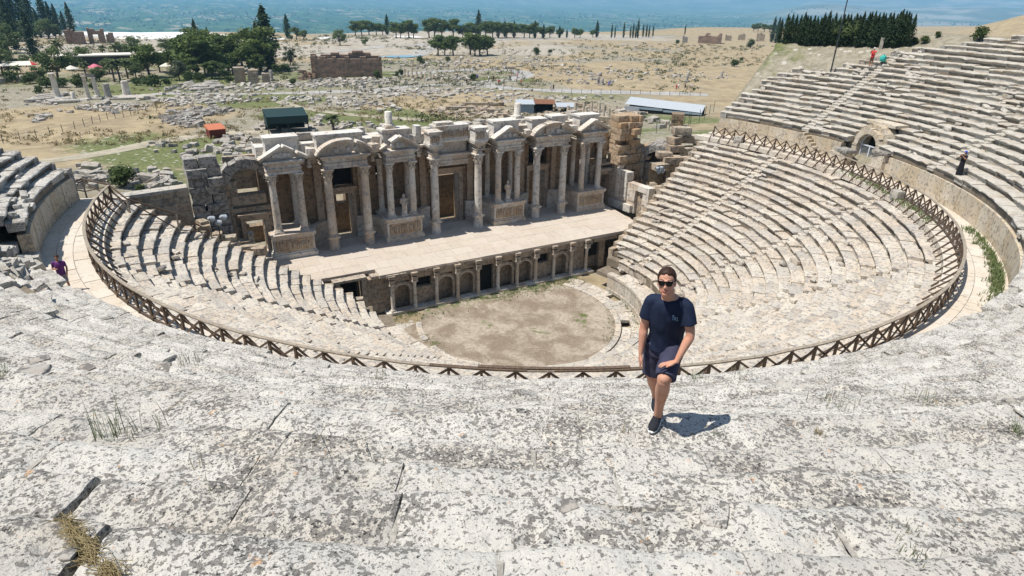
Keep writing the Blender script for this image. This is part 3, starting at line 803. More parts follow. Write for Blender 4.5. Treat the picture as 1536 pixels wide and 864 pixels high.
for (x, y, z, dx, dy, dz) in ((-7.6, 13.6, 12.6, .9, .8, .7), (-7.2, 14.3, 13.0, .7, .7, .8), (-12.9, 14.0, 12.6, .8, .8, .7), (7.7, 13.9, 12.6, .7, .8, .6), (13.0, 14, 12.6, .8, .9, .7), (3.2, 14.2, 12.7, .9, .9, .8), (-3.9, 14.5, 12.7, .7, .8, .8)):
    mb.rough((x, y, z), (dx, dy, dz), RNG.normal(0, .3), int(x*9), 3, .15, .2, RNG.uniform(0, .6))
mb.build('fallen_cornice', M['marble'], stage)

# door surrounds
def door_frame(x, hw, z0, z1, y0, name='door_frame', parent=None, mat='marble', lint=.42, jw=.34):
    mb = MB()
    for s in (-1, 1):
        mb.b2((x+s*(hw+jw/2)-jw/2, y0-.10, z0), (x+s*(hw+jw/2)+jw/2, y0+.95, z1), RNG.uniform(.2, .7))
        mb.b2((x+s*(hw+jw*.8)-jw*.18, y0-.17, z0), (x+s*(hw+jw*.8)+jw*.18, y0-.102, z1), .3)
    mb.b2((x-hw-jw, y0-.11, z1+.002), (x+hw+jw, y0+.95, z1+lint), RNG.uniform(.2, .6))
    mb.b2((x-hw-jw-.05, y0-.2, z1+lint*.72), (x+hw+jw+.05, y0-.113, z1+lint*.98), .3)
    mb.b2((x-hw-jw-.16, y0-.30, z1+lint+.002), (x+hw+jw+.16, y0+.7, z1+lint+.2), RNG.uniform(.1, .4))
    mb.b2((x-hw-jw, y0-.35, z0-.12), (x+hw+jw, y0+.9, z0+.02), .3)
    return mb.build(name, M[mat], parent or stage)
M['doorstone'] = stone('door_stone', (.46, .38, .30), (.33, .265, .205), (.42, .29, .18), lich=.3, lscale=4.0, bump=.5, bdist=.02, warmth=.6, grey=(.22, .185, .15))
for x, w, z in DOORS: door_frame(x, w, ST_B, z, YB-.05, mat='doorstone')
# pilasters behind the columns
mb = MB()
for s in (-1, 1):
    for x in (XB+.35, XB2-.35, XD+.25): mb.b2((s*x-.3, YB-.22, ST_B), (s*x+.3, YB-.01, 11.2), RNG.uniform(.2, 1))
mb.build('pilaster', M['doorstone'], stage)
# rough ground fill between back wall and podia
mb = MB()
for s in (-1, 1):
    for a, b in ((XA2-.6, XA+.6), (XC2-.6, XC+.6)): mb.b2((min(s*a, s*b), 13.1, 6.201), (max(s*a, s*b), YB-.05, 6.235), .4)
mb.build('podium_paving', M['stagefloor'], stage)

# ---- front wall of the stage, facing the orchestra
M['archstone'] = stone('niche_arch_stone', (.56, .49, .40), (.44, .37, .29), (.50, .38, .26), lich=.2, lscale=4.0, bump=.4, bdist=.02, warmth=.6)
fw = thing('stage_front_wall', 'low colonnaded front wall of the stage with arched niches facing the orchestra', 'stage front', (0, 7, 0))
PS, PY = 1.9936, 6.9
wall_y = 7.42
def px(k): return (k-4.5)*PS
mb = MB()
nh = []
kinds = {0: 'arch', 1: 'rect', 2: 'arch', 3: 'arch', 4: 'door', 5: 'arch', 6: 'arch', 7: 'rect', 8: 'arch'}
for k, kd in kinds.items():
    xm = (px(k)+px(k+1))/2
    if kd == 'arch': nh.append((xm-.70, xm+.70, .25, 2.42))
    elif kd == 'rect': nh.append((xm-.72, xm+.72, 1.75, 2.72))
    else: nh.append((xm-.75, xm+.75, 0, 2.72))
nh.append((-13.05, -11.35, 0, 3.4)); nh.append((9.3+1.5, 12.6, 0, 2.75))
ashlar(mb, -16.4, 13.3, .05, 3.28, wall_y, .60, .95, .46, nh, seed=8)
mb.build('wall', M['pulpit'], fw)
mb = MB(); mb.b2((-11.2, wall_y+.62, 0), (13.2, wall_y+1.0, 3.25), .6); mb.b2((-16.4, wall_y+.352, 0), (-13.15, wall_y+.9, 3.25), .6)
mb.build('niche_back', M['pulpit'], fw)
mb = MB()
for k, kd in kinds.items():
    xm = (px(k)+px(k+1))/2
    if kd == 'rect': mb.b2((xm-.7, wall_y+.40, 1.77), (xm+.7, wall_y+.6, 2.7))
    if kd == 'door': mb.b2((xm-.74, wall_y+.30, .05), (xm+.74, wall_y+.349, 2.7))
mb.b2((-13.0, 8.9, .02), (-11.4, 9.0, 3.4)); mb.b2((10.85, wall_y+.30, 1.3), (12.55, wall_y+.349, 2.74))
mb.build('opening_shade', M['dark'], fw)  # near-black panels, shade of niches and doorways put into their colour
mb = MB()                                            # side walls of the entrance passage
for x in (-13.22, -11.35):
    for y in np.arange(wall_y, 9.0, .7):
        for z in np.arange(0, 3.3, .55): mb.b2((x, y+.003, z), (x+.17, y+.69, z+.545), RNG.uniform(.2, .9))
mb.b2((-13.6, wall_y-.15, 3.42), (-10.9, wall_y+.6, 3.62), .3)
mb.b2((-11.33, wall_y-.12, 0), (-10.95, wall_y-.003, 3.41), .15); mb.b2((-13.45, wall_y-.12, 1.2), (-13.08, wall_y-.003, 3.41), .5)
mb.build('passage_wall', M['pulpit'], fw)
for k, kd in kinds.items():                            # arched niches: archivolt and half dome
    if kd != 'arch': continue
    xm = (px(k)+px(k+1))/2; n = 12; mb = MB()
    for (ra, rb, y0) in ((.68, .86, wall_y-.20), (.86, .96, wall_y-.13)):
        V = []
        for j in range(n+1):
            a = math.pi*j/n
            for r_, y in ((ra, y0), (rb, y0), (rb, wall_y), (ra, wall_y)): V.append((xm+r_*math.cos(a), y, 1.72+r_*math.sin(a)*.92))
        mb.add(V, [[4*j+q_, 4*j+(q_+1) % 4, 4*j+4+(q_+1) % 4, 4*j+4+q_] for j in range(n) for q_ in range(4)]+[[0,1,2,3],[4*n+3,4*n+2,4*n+1,4*n]], .2)
    for s in (-1, 1): mb.b2((xm+s*.77-.09, wall_y-.2, .25), (xm+s*.77+.09, wall_y-.003, 1.715), .25)
    # spandrels that close the square hole above the arch
    V = []; 
    for j in range(n+1):
        a = math.pi*j/n; V += [(xm+.69*math.cos(a), wall_y-.02, 1.72+.64*math.sin(a)), (xm+.71*math.cos(a), wall_y-.02, 2.45)]
    mb.add(V, [[2*j, 2*j+1, 2*j+3, 2*j+2] for j in range(n)], .6)
    mb.build('niche_arch', M['archstone'], fw)
for k in range(11):
    x = px(k); mb = MB()
    if k == 10: x = 10.72
    z0 = .22; mb.box((x, PY, z0+.05), (.44, .44, .1), 0, .2)
    mb.lathe((x, PY, z0+.1), [(.22, 0), (.23, .05), (.18, .1), (.165, .14), (.16, 1.0), (.145, 2.05), (.16, 2.08)], 14, RNG.uniform(0, .5))
    c = mb.build('column', M['marble'], fw, smooth=50)
    mb = MB(); mb.lathe((x, PY, z0+2.18), [(.15, 0), (.17, .12), (.26, .25)], 12, .3); mb.box((x, PY, z0+2.475), (.5, .5, .09), 0, .3)
    mb.build('capital', M['marble'], c)
mb = MB()
for k in range(11):                                   # column breaks and the straight cornice
    x = px(k) if k < 10 else 10.72
    mb.box((x, 7.02, 2.93), (.46, .78, .35), 0, RNG.uniform(.1, .7)); mb.box((x, 7.05, 3.34), (.54, .78, .26), 0, RNG.uniform(0, .6), taper=1.06)
x = -9.4
while x < 11.6:
    w = RNG.uniform(1.2, 2.3); xb = min(x+w, 11.6); pj = RNG.uniform(0, .14) if RNG.random() < .6 else .3
    mb.b2((x+.01, 6.78+pj, 3.30), (xb-.01, 7.9, 3.56+RNG.normal(0, .012)), RNG.uniform(.1, .8)); mb.b2((x+.01, 7.15, 2.76), (xb-.01, 7.41, 3.298), RNG.uniform(.1, .8)); x += w
x = -16.3
while x < -9.5:
    w = RNG.uniform(1.0, 1.8); xb = min(x+w, -9.45)
    if not (x < -11.0 and xb > -13.4): mb.b2((x+.01, 7.2, 3.30), (xb-.01, 7.9, 3.57), RNG.uniform(.1, .8))
    x += w
for xa, xb in ((11.62, 12.9), (12.92, 14.4)): mb.b2((xa, 7.0, 3.0), (xb, 8.3, 3.56), RNG.uniform(.1, .7))
mb.build('cornice', M['pulpit'], fw)
mb = MB()
for x in np.arange(-9.6, 11.5, 1.35): mb.b2((x+.01, 6.55, 0.0), (min(x+1.34, 11.5), 7.35, .215+RNG.normal(0, .008)), RNG.uniform(0, .7))
mb.build('plinth', M['marble'], fw)

# ---- statues standing on the podia
def statue(x, y, z, h, label, headless=False):
    t = thing('statue', label, 'statue', (x, y, z))
    mb = MB(); mb.box((x, y, z+.09), (.62, .5, .18), 0, .2); mb.build('plinth', M['marble'], t)
    mb = MB(); k = h/1.6; n = 22
    prof = [(.23, 0), (.25, .06), (.22, .3), (.205, .55), (.22, .8), (.19, .95), (.2, 1.12), (.24, 1.27), (.19, 1.36), (.07, 1.40), (.065, 1.45)]
    V = []
    for r, zz in prof:
        for j in range(n):
            a = 2*math.pi*j/n; fold = 1+.10*math.cos(a*7+zz*3)*(1 if zz < 1.1 else .3); sx = 1.0 if zz < 1.0 else 1.15
            V.append((x+k*r*fold*math.cos(a)*sx+.03*math.sin(zz*3), y+k*r*fold*.75*math.sin(a), z+.18+k*zz))
    F = [[i*n+j, i*n+(j+1) % n, (i+1)*n+(j+1) % n, (i+1)*n+j] for i in range(len(prof)-1) for j in range(n)]+[[(len(prof)-1)*n+j for j in range(n)]]
    mb.add(V, F, .4)
    for s in (-1, 1): mb.tube([(x+s*.26*k, y-.02, z+.18+1.27*k), (x+s*.30*k, y-.04, z+.18+1.0*k), (x+s*.16*k, y-.19*k, z+.18+.88*k)], [.075*k, .065*k, .05*k], 8, .4)
    mb.rough((x+.1*k, y-.17*k, z+.18+.62*k), (.12, .1, .8*k), 0, 5, 3, .2, .6, .3, tilt=(0, .25))
    mb.lathe((x, y, z+.18+1.43*k), [(.05*k, 0), (.095*k, .06*k), (.11*k, .14*k), (.10*k, .22*k), (.05*k, .27*k)], 12, .4)
    mb.rough((x, y-.11*k, z+.18+1.56*k), (.05, .06, .1), 0, 3, 2, .1, .7, .4)
    mb.build('figure', M['marble'], t, smooth=60)
statue(-5.3, 13.32, 6.235, 1.75, 'draped white marble statue between two columns of the left middle podium')
statue(5.4, 13.35, 6.235, 1.75, 'slim weathered marble statue between two columns of the right middle podium')

# ---- doorways and ruined masonry left and right of the stage building
for sx, lab in ((-1, 'stone framed doorway at the left end of the column front'), (1, 'shaded stone doorway at the right end of the column front')):
    x = sx*17.85; d = thing('stone_doorway', lab, 'doorway', (x, 14.6, ST_B))
    door_frame(x, .78, 3.55, 7.25, 14.55, 'door_frame', d, 'doorstone')
    mb = MB(); ashlar(mb, x-1.6, x+1.6, 3.3, 8.35, 14.75, .8, .9, .5, [(x-1.15, x+1.15, 3.3, 7.9)], seed=21+sx); mb.build('wall', M['ruin'], d)
def arch_ring(mb, c, r0, r1, y0, y1, n, a0=0.0, a1=math.pi, M_=None, tint=(0, 1), gap=.02, zk=1.0):
    for j in range(n):
        ta, tb = a0+(a1-a0)*j/n+gap/2, a0+(a1-a0)*(j+1)/n-gap/2
        V = []
        jr = RNG.normal(0, .03)
        for t_ in (ta, tb):
            for r_ in (r0, r1+jr):
                for y in (y0, y1): V.append((c[0]+r_*math.cos(t_), y, c[2]+r_*math.sin(t_)*zk))
        V = np.array(V)
        if M_ is not None: V = M_(V)
        mb.add(V, [[0,4,6,2],[1,3,7,5],[2,6,7,3],[0,1,5,4],[0,2,3,1],[4,5,7,6]], RNG.uniform(*tint))
# left: tall pier of stacked blocks
pier = thing('masonry_pier', 'tall dark pier of stacked blocks left of the broken arch', 'ruined pier', (-21.1, 13.2, 4))
mb = MB(); z = 4.2
rg = np.random.default_rng(31)
while z < 12.4:
    h = rg.uniform(.5, .8); x = -22.3
    while x < -19.9:
        w = rg.uniform(.8, 1.5); w = min(w, -19.8-x)
        mb.rough((x+w/2+rg.normal(0, .05), 13.3+rg.normal(0, .12), z+h/2), (w*.97, 1.7+rg.normal(0, .15), h*.97), rg.normal(0, .04), int(x*z), 3, .06, .10, rg.uniform(0, 1)); x += w
    z += h
for (x, z, w, h) in ((-21.9, 12.75, .9, .75), (-20.7, 12.8, 1.35, .8)): mb.rough((x, 13.3, z), (w, 1.2, h), .05, int(x*7), 3, .08, .16, .3)
mb.build('stacked_blocks', M['greyruin'], pier)
archl = thing('broken_arch', 'broken stone arch over a dark chamber beside the left doorway', 'ruined arch', (-17.9, 14.8, 8))
mb = MB(); arch_ring(mb, (-18.0, 0, 10.2), 1.35, 2.15, 14.7, 15.9, 9, .25, math.pi-.02); mb.build('arch', M['greyruin'], archl)
mb = MB(); ashlar(mb, -20.2, -19.35, 4.0, 11.2, 14.7, 1.2, .85, .6, [], seed=41); ashlar(mb, -19.35, -16.7, 8.6, 9.4, 14.62, 1.0, 2.6, .8, [], seed=42); ashlar(mb, -19.4, -16.6, 9.42, 12.2, 16.6, .5, .9, .5, [], seed=43)
ashlar(mb, -19.4, -18.8, 9.42, 10.6, 14.72, 1.0, .6, .4, [], seed=45)
mb.build('wall', M['ruin'], archl)
# left: retaining wall running out from the pier
wl = thing('terrace_wall', 'long low brown wall with pale coping running left from the block pier', 'wall', (-25, 12.3, 8))
def Tl(V): V = V.copy(); V[:, 1] += (V[:, 0]+22.3)*.16; return V
mb = MB(); ashlar(mb, -28.4, -22.35, 6.2, 10.9, 12.5, .8, 1.1, .55, [], seed=51, T=Tl); mb.build('wall', M['ruin'], wl)
mb = MB()
for x in np.arange(-28.4, -22.4, 1.2): mb.add(Tl(np.array([[x+a*1.19, 12.4+b*1.1, 10.905+c*.25] for c in (0, 1) for a, b in ((0,0),(1,0),(1,1),(0,1))])), [[0,3,2,1],[4,5,6,7],[0,1,5,4],[1,2,6,5],[2,3,7,6],[3,0,4,7]], RNG.uniform(0, .6))
mb.build('coping', M['rubble'], wl)
# left: low broken wall between seats and doorway
lw = thing('broken_wall', 'low broken wall of loose blocks between left seats and left doorway', 'ruined wall', (-19.5, 11, 6))
mb = MB(); rg = np.random.default_rng(61)
for k in range(34):
    u = rg.random(); x = -22.2+u*4.0; y = 11.6-u*2.4+rg.normal(0, .25); zt = 8.6-u*2.3
    mb.rough((x, y, zt-rg.uniform(0, 2.4)), (rg.uniform(.6, 1.3), rg.uniform(.5, .9), rg.uniform(.4, .75)), rg.uniform(-.5, .5), k, 3, .1, .18, rg.uniform(0, 1))
ashlar(mb, -22.4, -18.4, 4.0, 7.6, 11.7, .8, 1.0, .5, [], ragged=1.2, seed=63)
mb.build('loose_blocks', M['ruin'], lw)
# right: stack of tawny masonry beside the column front
sr = thing('masonry_stack', 'tall tawny stack of broken courses at the right end of the column front', 'ruined pier', (20.8, 14.6, 4))
mb = MB(); z = 3.6; rg = np.random.default_rng(71)
while z < 12.9:
    h = rg.uniform(.42, .72); x = 19.0+max(0, (z-9)*.02)
    xe = 22.6-max(0, (z-8.0)*.22)+rg.normal(0, .25)
    while x < xe-.1:
        w = min(rg.uniform(.7, 1.5), xe-x)
        mb.rough((x+w/2, 14.9+rg.normal(0, .16)+.25*math.sin(z*2), z+h/2), (w*.98, 2.2+rg.normal(0, .3), h*.96), rg.normal(0, .05), int(x*z), 3, .08, .10, rg.uniform(0, 1)); x += w
    z += h
mb.build('stacked_blocks', M['tawny'] if 'tawny' in M else M.setdefault('tawny', stone('tawny_ruin_stone', (.47, .36, .25), (.32, .23, .15), (.45, .28, .14), lich=.25, lscale=3.0, bump=.7, bdist=.03, warmth=.7, grey=(.20, .16, .12))), sr)
mb = MB(); arch_ring(mb, (18.2, 0, 9.6), 1.0, 1.5, 16.2, 17.0, 9); ashlar(mb, 16.9, 19.4, 8.4, 12.3, 17.2, .6, .9, .5, [], seed=75); mb.build('niche', M['tawny'], sr)
mb = MB(); ashlar(mb, 18.4, 19.0, 3.5, 11.6, 15.6, 1.6, .9, .5, [], seed=76, jit=.1); ashlar(mb, 22.0, 27.5, 3, 10.6, 15.6, 1.2, 1.1, .55, [], ragged=2.6, seed=77, jit=.12)
rg = np.random.default_rng(78)
for k in range(46): x_ = rg.uniform(21.5, 27.5); mb.rough((x_, rg.uniform(13.6, 15.6), 9.9-(x_-21.5)*.12-rg.random()*3.0), (rg.uniform(.6, 1.4), rg.uniform(.5, 1), rg.uniform(.4, .7)), rg.normal(0, .3), k, 3, .1, .14, rg.random())
mb.build('broken_masonry', M['tawny'], sr)
# right: side wing with carved panel and small door
wing = thing('side_wing', 'pale side wing wall with carved panels and small doorway right of stage', 'wall', (19, 11.5, 4))
def Tw(V):                                           # wall in the y-z plane, facing the stage (-x), slightly turned
    V = np.asarray(V, float); o = V.copy(); u = V[:, 0]; o[:, 0] = 18.9+V[:, 1]+.10*u; o[:, 1] = 14.4-u; return o
mb = MB(); ashlar(mb, 0, 5.6, 3.75, 6.9, 0, .8, 1.0, .6, [(3.7, 4.75, 3.7, 6.0)], seed=81, T=Tw, tints=(0, .5))
ashlar(mb, 0, 2.4, 6.9, 8.6, .1, .7, .9, .5, [], ragged=.8, seed=82, T=Tw, tints=(0, .8)); mb.build('wall', M['marble'], wing)
mb = MB(); pan = np.array([[x, y, z] for z in (4.9, 8.2) for x, y in ((.9, -.22), (1.35, -.22), (1.35, -.002), (.9, -.002))]); mb.add(Tw(pan), [[0,3,2,1],[4,5,6,7],[0,1,5,4],[1,2,6,5],[2,3,7,6],[3,0,4,7]], .2)
pan = np.array([[x, y, z] for z in (4.9, 7.9) for x, y in ((2.2, -.2), (2.5, -.2), (2.5, -.002), (2.2, -.002))]); mb.add(Tw(pan), [[0,3,2,1],[4,5,6,7],[0,1,5,4],[1,2,6,5],[2,3,7,6],[3,0,4,7]], .3)
pan = np.array([[x, y, z] for z in (3.8, 4.6) for x, y in ((.1, -.35), (3.5, -.35), (3.5, -.002), (.1, -.002))]); mb.add(Tw(pan), [[0,3,2,1],[4,5,6,7],[0,1,5,4],[1,2,6,5],[2,3,7,6],[3,0,4,7]], .3)
mb.build('carved_panel', M['marble'], wing)
mb = MB(); pan = np.array([[x, y, z] for z in (3.76, 5.98) for x, y in ((3.72, .45), (4.73, .45), (4.73, .6), (3.72, .6))]); mb.add(Tw(pan), [[0,3,2,1],[4,5,6,7],[0,1,5,4],[1,2,6,5],[2,3,7,6],[3,0,4,7]], .5); mb.build('opening_shade', M['dark'], wing)  # near-black panel painted as the shade in the small doorway
mb = MB()
for k in range(12): mb.rough((20.3+RNG.uniform(-.5, 1.6), 9.6+RNG.uniform(-1, 1.2), 6.6+RNG.uniform(-.3, .5)), (RNG.uniform(.5, 1), RNG.uniform(.5, .9), RNG.uniform(.3, .6)), RNG.uniform(-.6, .6), k, 3, .1, .2, RNG.uniform(0, .7))
ashlar(mb, 19.6, 22.5, 3.0, 6.5, 9.0, 1.6, .9, .55, [], seed=84); mb.build('loose_blocks', M['ruin'], wing)
# right: barrel vault seen from outside, and a heap of big blocks at the seat ends
vt = thing('barrel_vault', 'grey rounded barrel vault of long stones above a dark opening', 'ruined vault', (23.5, 12.6, 6))
def Tv(V):
    V = np.asarray(V, float); a = rad(-52); o = V.copy(); x = V[:, 0]; y = V[:, 1]
    o[:, 0] = 23.3+x*math.cos(a)-y*math.sin(a); o[:, 1] = 12.6+x*math.sin(a)+y*math.cos(a); return o
mb = MB()
for seg in range(3): arch_ring(mb, (0, 0, 8.35), 1.25, 1.95, seg*1.25, seg*1.25+1.2, 11, M_=Tv, tint=(0, .9))
mb.build('vault', M['greyruin'], vt)
mb = MB(); ashlar(mb, -1.95, -1.25, 5, 8.3, 0, 3.6, .7, .55, [], seed=91, T=Tv); ashlar(mb, 1.25, 1.95, 5, 8.3, 0, 3.6, .7, .55, [], seed=92, T=Tv)
V = Tv(np.array([[-1.3, 3.0, 5], [1.3, 3.0, 5], [1.3, 3.0, 9.6], [-1.3, 3.0, 9.6]])); mb.add(V, [[0,1,2,3]], .8); mb.build('wall', M['ruin'], vt)
big = [(1022, 196, 12, 1.9, 1.3, .8), (1012, 210, 11.9, 1.5, 1.2, .7), (1038, 208, 11.9, 2.2, 1.4, .8), (1012, 222, 11.5, 1.7, 1.3, .7), (1030, 226, 11.3, 2.3, 1.5, .8), (1050, 214, 11.6, 1.2, 1.2, .7), (996, 232, 11.2, 1.6, 1.2, .6), (1008, 240, 10.6, 2.2, 1.3, .8), (990, 250, 10.4, 1.4, 1.2, .7)]
for k, (u, v, y, a, b_, c_) in enumerate(big):
    p = at_y(u, v, y); mb = MB(); mb.rough(p, (a, b_, c_), RNG.normal(-.35, .2), k, 4, .06, .10, RNG.uniform(0, .8))
    tag(mb.build('masonry_block', M['ruin'], None, loc=p), 'big squared block in the heap at the far end of the right seat rows', 'stone block', 'big blocks heaped at the right seat ends')
mb = MB(); ashlar(mb, 22.8, 29.5, 3, 9.6, 13.0, 1.0, 1.2, .6, [], ragged=2.2, seed=95); tag(mb.build('terrace_wall', M['ruin']), 'rough retaining wall under the heaped blocks at the right seat ends', 'wall')
# ------------------------------------------------------------------ wooden railing on the inner edge of the walkway
def post_mesh(h=1.16): 
    mb = MB(); mb.box((0, 0, h/2-.1), (.085, .085, h+.2)); return mb
rl = thing('wooden_railing', 'long curved brown wooden railing with crossed braces along the walkway edge', 'railing', (0, YC, WALK_Z))
RR, RH = 28.0, 1.10
NB = 88; A_ = np.linspace(-105.2, 105.0, NB)
jit = RNG.normal(0, .02, NB)
for k in range(NB):
    a = A_[k]; p = pol(RR+jit[k]*.4, a, WALK_Z); mb = MB()
    mb.box((p[0], p[1], WALK_Z+RH/2-.06), (.09, .09, RH+.1), rz=math.radians(a), tint=RNG.uniform(0, 1), tilt=(RNG.normal(0, .02), RNG.normal(0, .02)))
    mb.build('post', M['wood'], rl)
    q0 = pol(RR-.02, a, WALK_Z+.80); q1 = pol(RR-.98, a+RNG.normal(0, .15), WALK_Z-.36+RNG.normal(0, .03)); mb = MB()
    mb.bar(q0, q1, .07, .09, RNG.uniform(0, 1)); mb.build('strut', M['wood'], rl)
    if k < NB-1:
        b = A_[k+1]; mb = MB()
        lo_a, hi_a = pol(RR+.035, a, WALK_Z+.13), pol(RR+.035, a, WALK_Z+RH-.07)
        lo_b, hi_b = pol(RR-.035, b, WALK_Z+.13), pol(RR-.035, b, WALK_Z+RH-.07)
        lo_a2, hi_a2 = pol(RR-.035, a, WALK_Z+.13), pol(RR-.035, a, WALK_Z+RH-.07); lo_b2, hi_b2 = pol(RR+.035, b, WALK_Z+.13), pol(RR+.035, b, WALK_Z+RH-.07)
        mb.bar(lo_a, hi_b2, .05, .085, RNG.uniform(0, 1)); mb.bar(hi_a2, lo_b, .05, .085, RNG.uniform(0, 1))
        mb.build('cross_brace', M['wood'], rl)
def curved_rail(z, w, h, a0, a1, n, name, mat, dr=0.0):
    mb = MB(); A = np.linspace(a0, a1, n); r = RR+dr
    jz = np.interp(A, A_, RNG.normal(0, .012, NB))
    V = []
    for j in range(n):
        for (o, zz) in ((-w/2, 0), (w/2, 0), (w/2, h), (-w/2, h)): V.append(pol(r+o, A[j], z+jz[j]+zz))
    mb.add(np.array(V), [[4*j+q_, 4*j+(q_+1) % 4, 4*j+4+(q_+1) % 4, 4*j+4+q_] for j in range(n-1) for q_ in range(4)]+[[3,2,1,0],[4*n-4,4*n-3,4*n-2,4*n-1]], .3)
    mb.build(name, mat, rl)
curved_rail(WALK_Z+RH, .15, .055, -105.3, 105.2, NB*2, 'top_rail', M['woodtop'])
curved_rail(WALK_Z+.10, .07, .07, -105.3, 105.2, NB*2, 'bottom_rail', M['wood'])
mb = MB()                                            # doubled loose boards on the middle stretch
for a0, a1, z, o in ((-36.5, -29.5, .05, .03), (-33, -22, .085, -.05), (-27.5, -19.5, .05, .02)):
    A = np.linspace(a0, a1, 8)
    for j in range(7): mb.bar(pol(RR+o, A[j], WALK_Z+RH+z), pol(RR+o, A[j+1]+.02, WALK_Z+RH+z+.003), .16, .04, RNG.uniform(0, .6))
mb.build('loose_board', M['wood'], rl)
# straight railing that leaves the walkway at the left end and steps down beside the seats
r2 = thing('wooden_railing', 'short sloping wooden handrail with thin posts beside the left seat ends', 'railing', (-26, 7, 11))
pts = [(-29.9, 11.1, 11.6), (-28.6, 10.9, 11.75), tuple(pol(RR, -105.3, WALK_Z)), (-26.1, 7.1, 10.95), (-23.5, 6.9, 9.5), (-21.6, 7.6, 8.2)]
hts = [.9, 1.1, 1.16, 1.25, 1.4, .9]
mb = MB()
for p, h in zip(pts, hts): mb.box((p[0], p[1], p[2]+h/2-.15), (.09, .09, h+.3), .3, RNG.uniform(0, 1))
mb.build('posts', M['woodtop'], r2)
mb = MB()
for k in range(len(pts)-1):
    a, b = np.array(pts[k]), np.array(pts[k+1])
    mb.bar(a+[0, 0, hts[k]], b+[0, 0, hts[k+1]], .07, .10, .2)
    mb.bar(a+[0, 0, hts[k]*.9], b+[0, 0, .25], .05, .07, .8); mb.bar(a+[0, 0, .25], b+[0, 0, hts[k+1]*.9], .05, .07, .8)
mb.build('rails', M['wood'], r2)
# ------------------------------------------------------------------ terrain: theatre slope, plateau with ruins, scarp, valley, mountains
def cav_low(x, y):
    r = np.hypot(x, y-YC)
    z = np.interp(r, [0, 9.5, 11, 27.3, 30.0, 30.6, 41.92, 48, 60], [-.6, -.6, .8, 10.3, 10.6, 12.2, 19.4, 22.0, 27])
    return z
def edge_dist(az):             # distance of the plateau edge as a function of azimuth (radians, from +y clockwise)
    return np.interp(az, [-.35, -.17, -.02, .12, .25, .38, .52, .62, .75, .9, 1.05, 1.2], [560, 560, 520, 500, 520, 560, 590, 640, 760, 900, 1050, 1300])
def terrain(x, y):
    x = np.asarray(x, float); y = np.asarray(y, float)
    dx, dy = x-CAM[0], y-CAM[1]; d = np.hypot(dx, dy); az = np.arctan2(dx, dy)
    base = 3-.016*np.clip(d-110, 0, 480)
    y0 = 50+25*sstep(60, 140, x); g = sstep(17, 34, np.abs(x))
    t = (y0-y)/8.0; sp = 8.0*np.log1p(np.exp(np.clip(t, -30, 30)))*np.where(t > 30, 0, 1)+np.where(t > 30, y0-y, 0)
    h = base+.20*sp*g*(1-.45*sstep(90, 260, x))
    h = h+4.0*sstep(230, 420, d)*sstep(.78, 1.15, az)
    h = h+(fbm(P2(x, y, .035), 3, 2)*.9+fbm(P2(x, y, .15), 3, 5)*.28)*sstep(70, 120, d)*(1-.7*sstep(300, 600, d))
    # ridge on the right beyond the seats
    h = h+20*sstep(1.02, 1.17, az)*sstep(160, 380, d)*(1-sstep(560, 900, d))
    ed = edge_dist(az)*(1+.05*vnoise(P2(az*9, az*0, 1.0), 8))
    vz = -175+np.clip(d-4000, 0, 9000)*.0035
    h = h*(1-sstep(0, 1, (d-ed)/170))+vz*sstep(0, 1, (d-ed)/170)
    # far mountains, higher to the right
    m = np.clip(.5+.5*fbm(P2(x, y, 1/5200.), 5, 77), 0, 1)
    hm = (120+330*m)*sstep(10500, 17000, d)+(250*m)*sstep(16000, 24000, d)
    hm = hm+460*sstep(5200, 10500, d)*sstep(.80, 1.10, az)*np.clip(m*2.0-.55, 0, 1)
    hm = hm+130*np.exp(-((az-.93)/.07)**2)*np.exp(-((d-8500)/1500.)**2)
    h = h+hm
    # hollow of the theatre
    r = np.hypot(x, y-YC); ang = np.abs(np.degrees(np.arctan2(x, -(y-YC))))
    inside = (r < 50) & (ang < 108)
    h = np.where(inside, np.minimum(np.where(r > 47.5, 22.0, 60), cav_low(x, y)), h)
    st = (np.abs(x) < 18.5) & (y > 1) & (y < 17.2)
    h = np.where(st, np.where(y < 7.9, -.06, -.8), h)
    par = (~inside) & (~st) & (y < 14.5) & (r < 33) & (np.abs(x) < 34)
    h = np.where(par, np.minimum(h, np.clip((np.abs(x)-16)*.55, 0, 9)), h)
    return h
def tz(x, y): return float(terrain(np.array([x]), np.array([y]))[0])
_tc = {}
def ground(px_, py_, t0=75.0):
    """where the ray through a pixel of the photograph meets the open ground beyond the theatre"""
    d = ray(px_, py_); hd = math.hypot(d[0], d[1]); ts = t0/hd*1.0125**np.arange(520)
    P = CAM+np.outer(ts, d); below = P[:, 2] < terrain(P[:, 0], P[:, 1])
    k = int(np.argmax(below)); 
    if not below[k]: k = len(ts)-1
    a, b = ts[max(k-1, 0)], ts[k]
    u = np.linspace(a, b, 60); P = CAM+np.outer(u, d); bl = P[:, 2] < terrain(P[:, 0], P[:, 1]); P = P[int(np.argmax(bl))]
    return np.array([P[0], P[1], tz(P[0], P[1])])
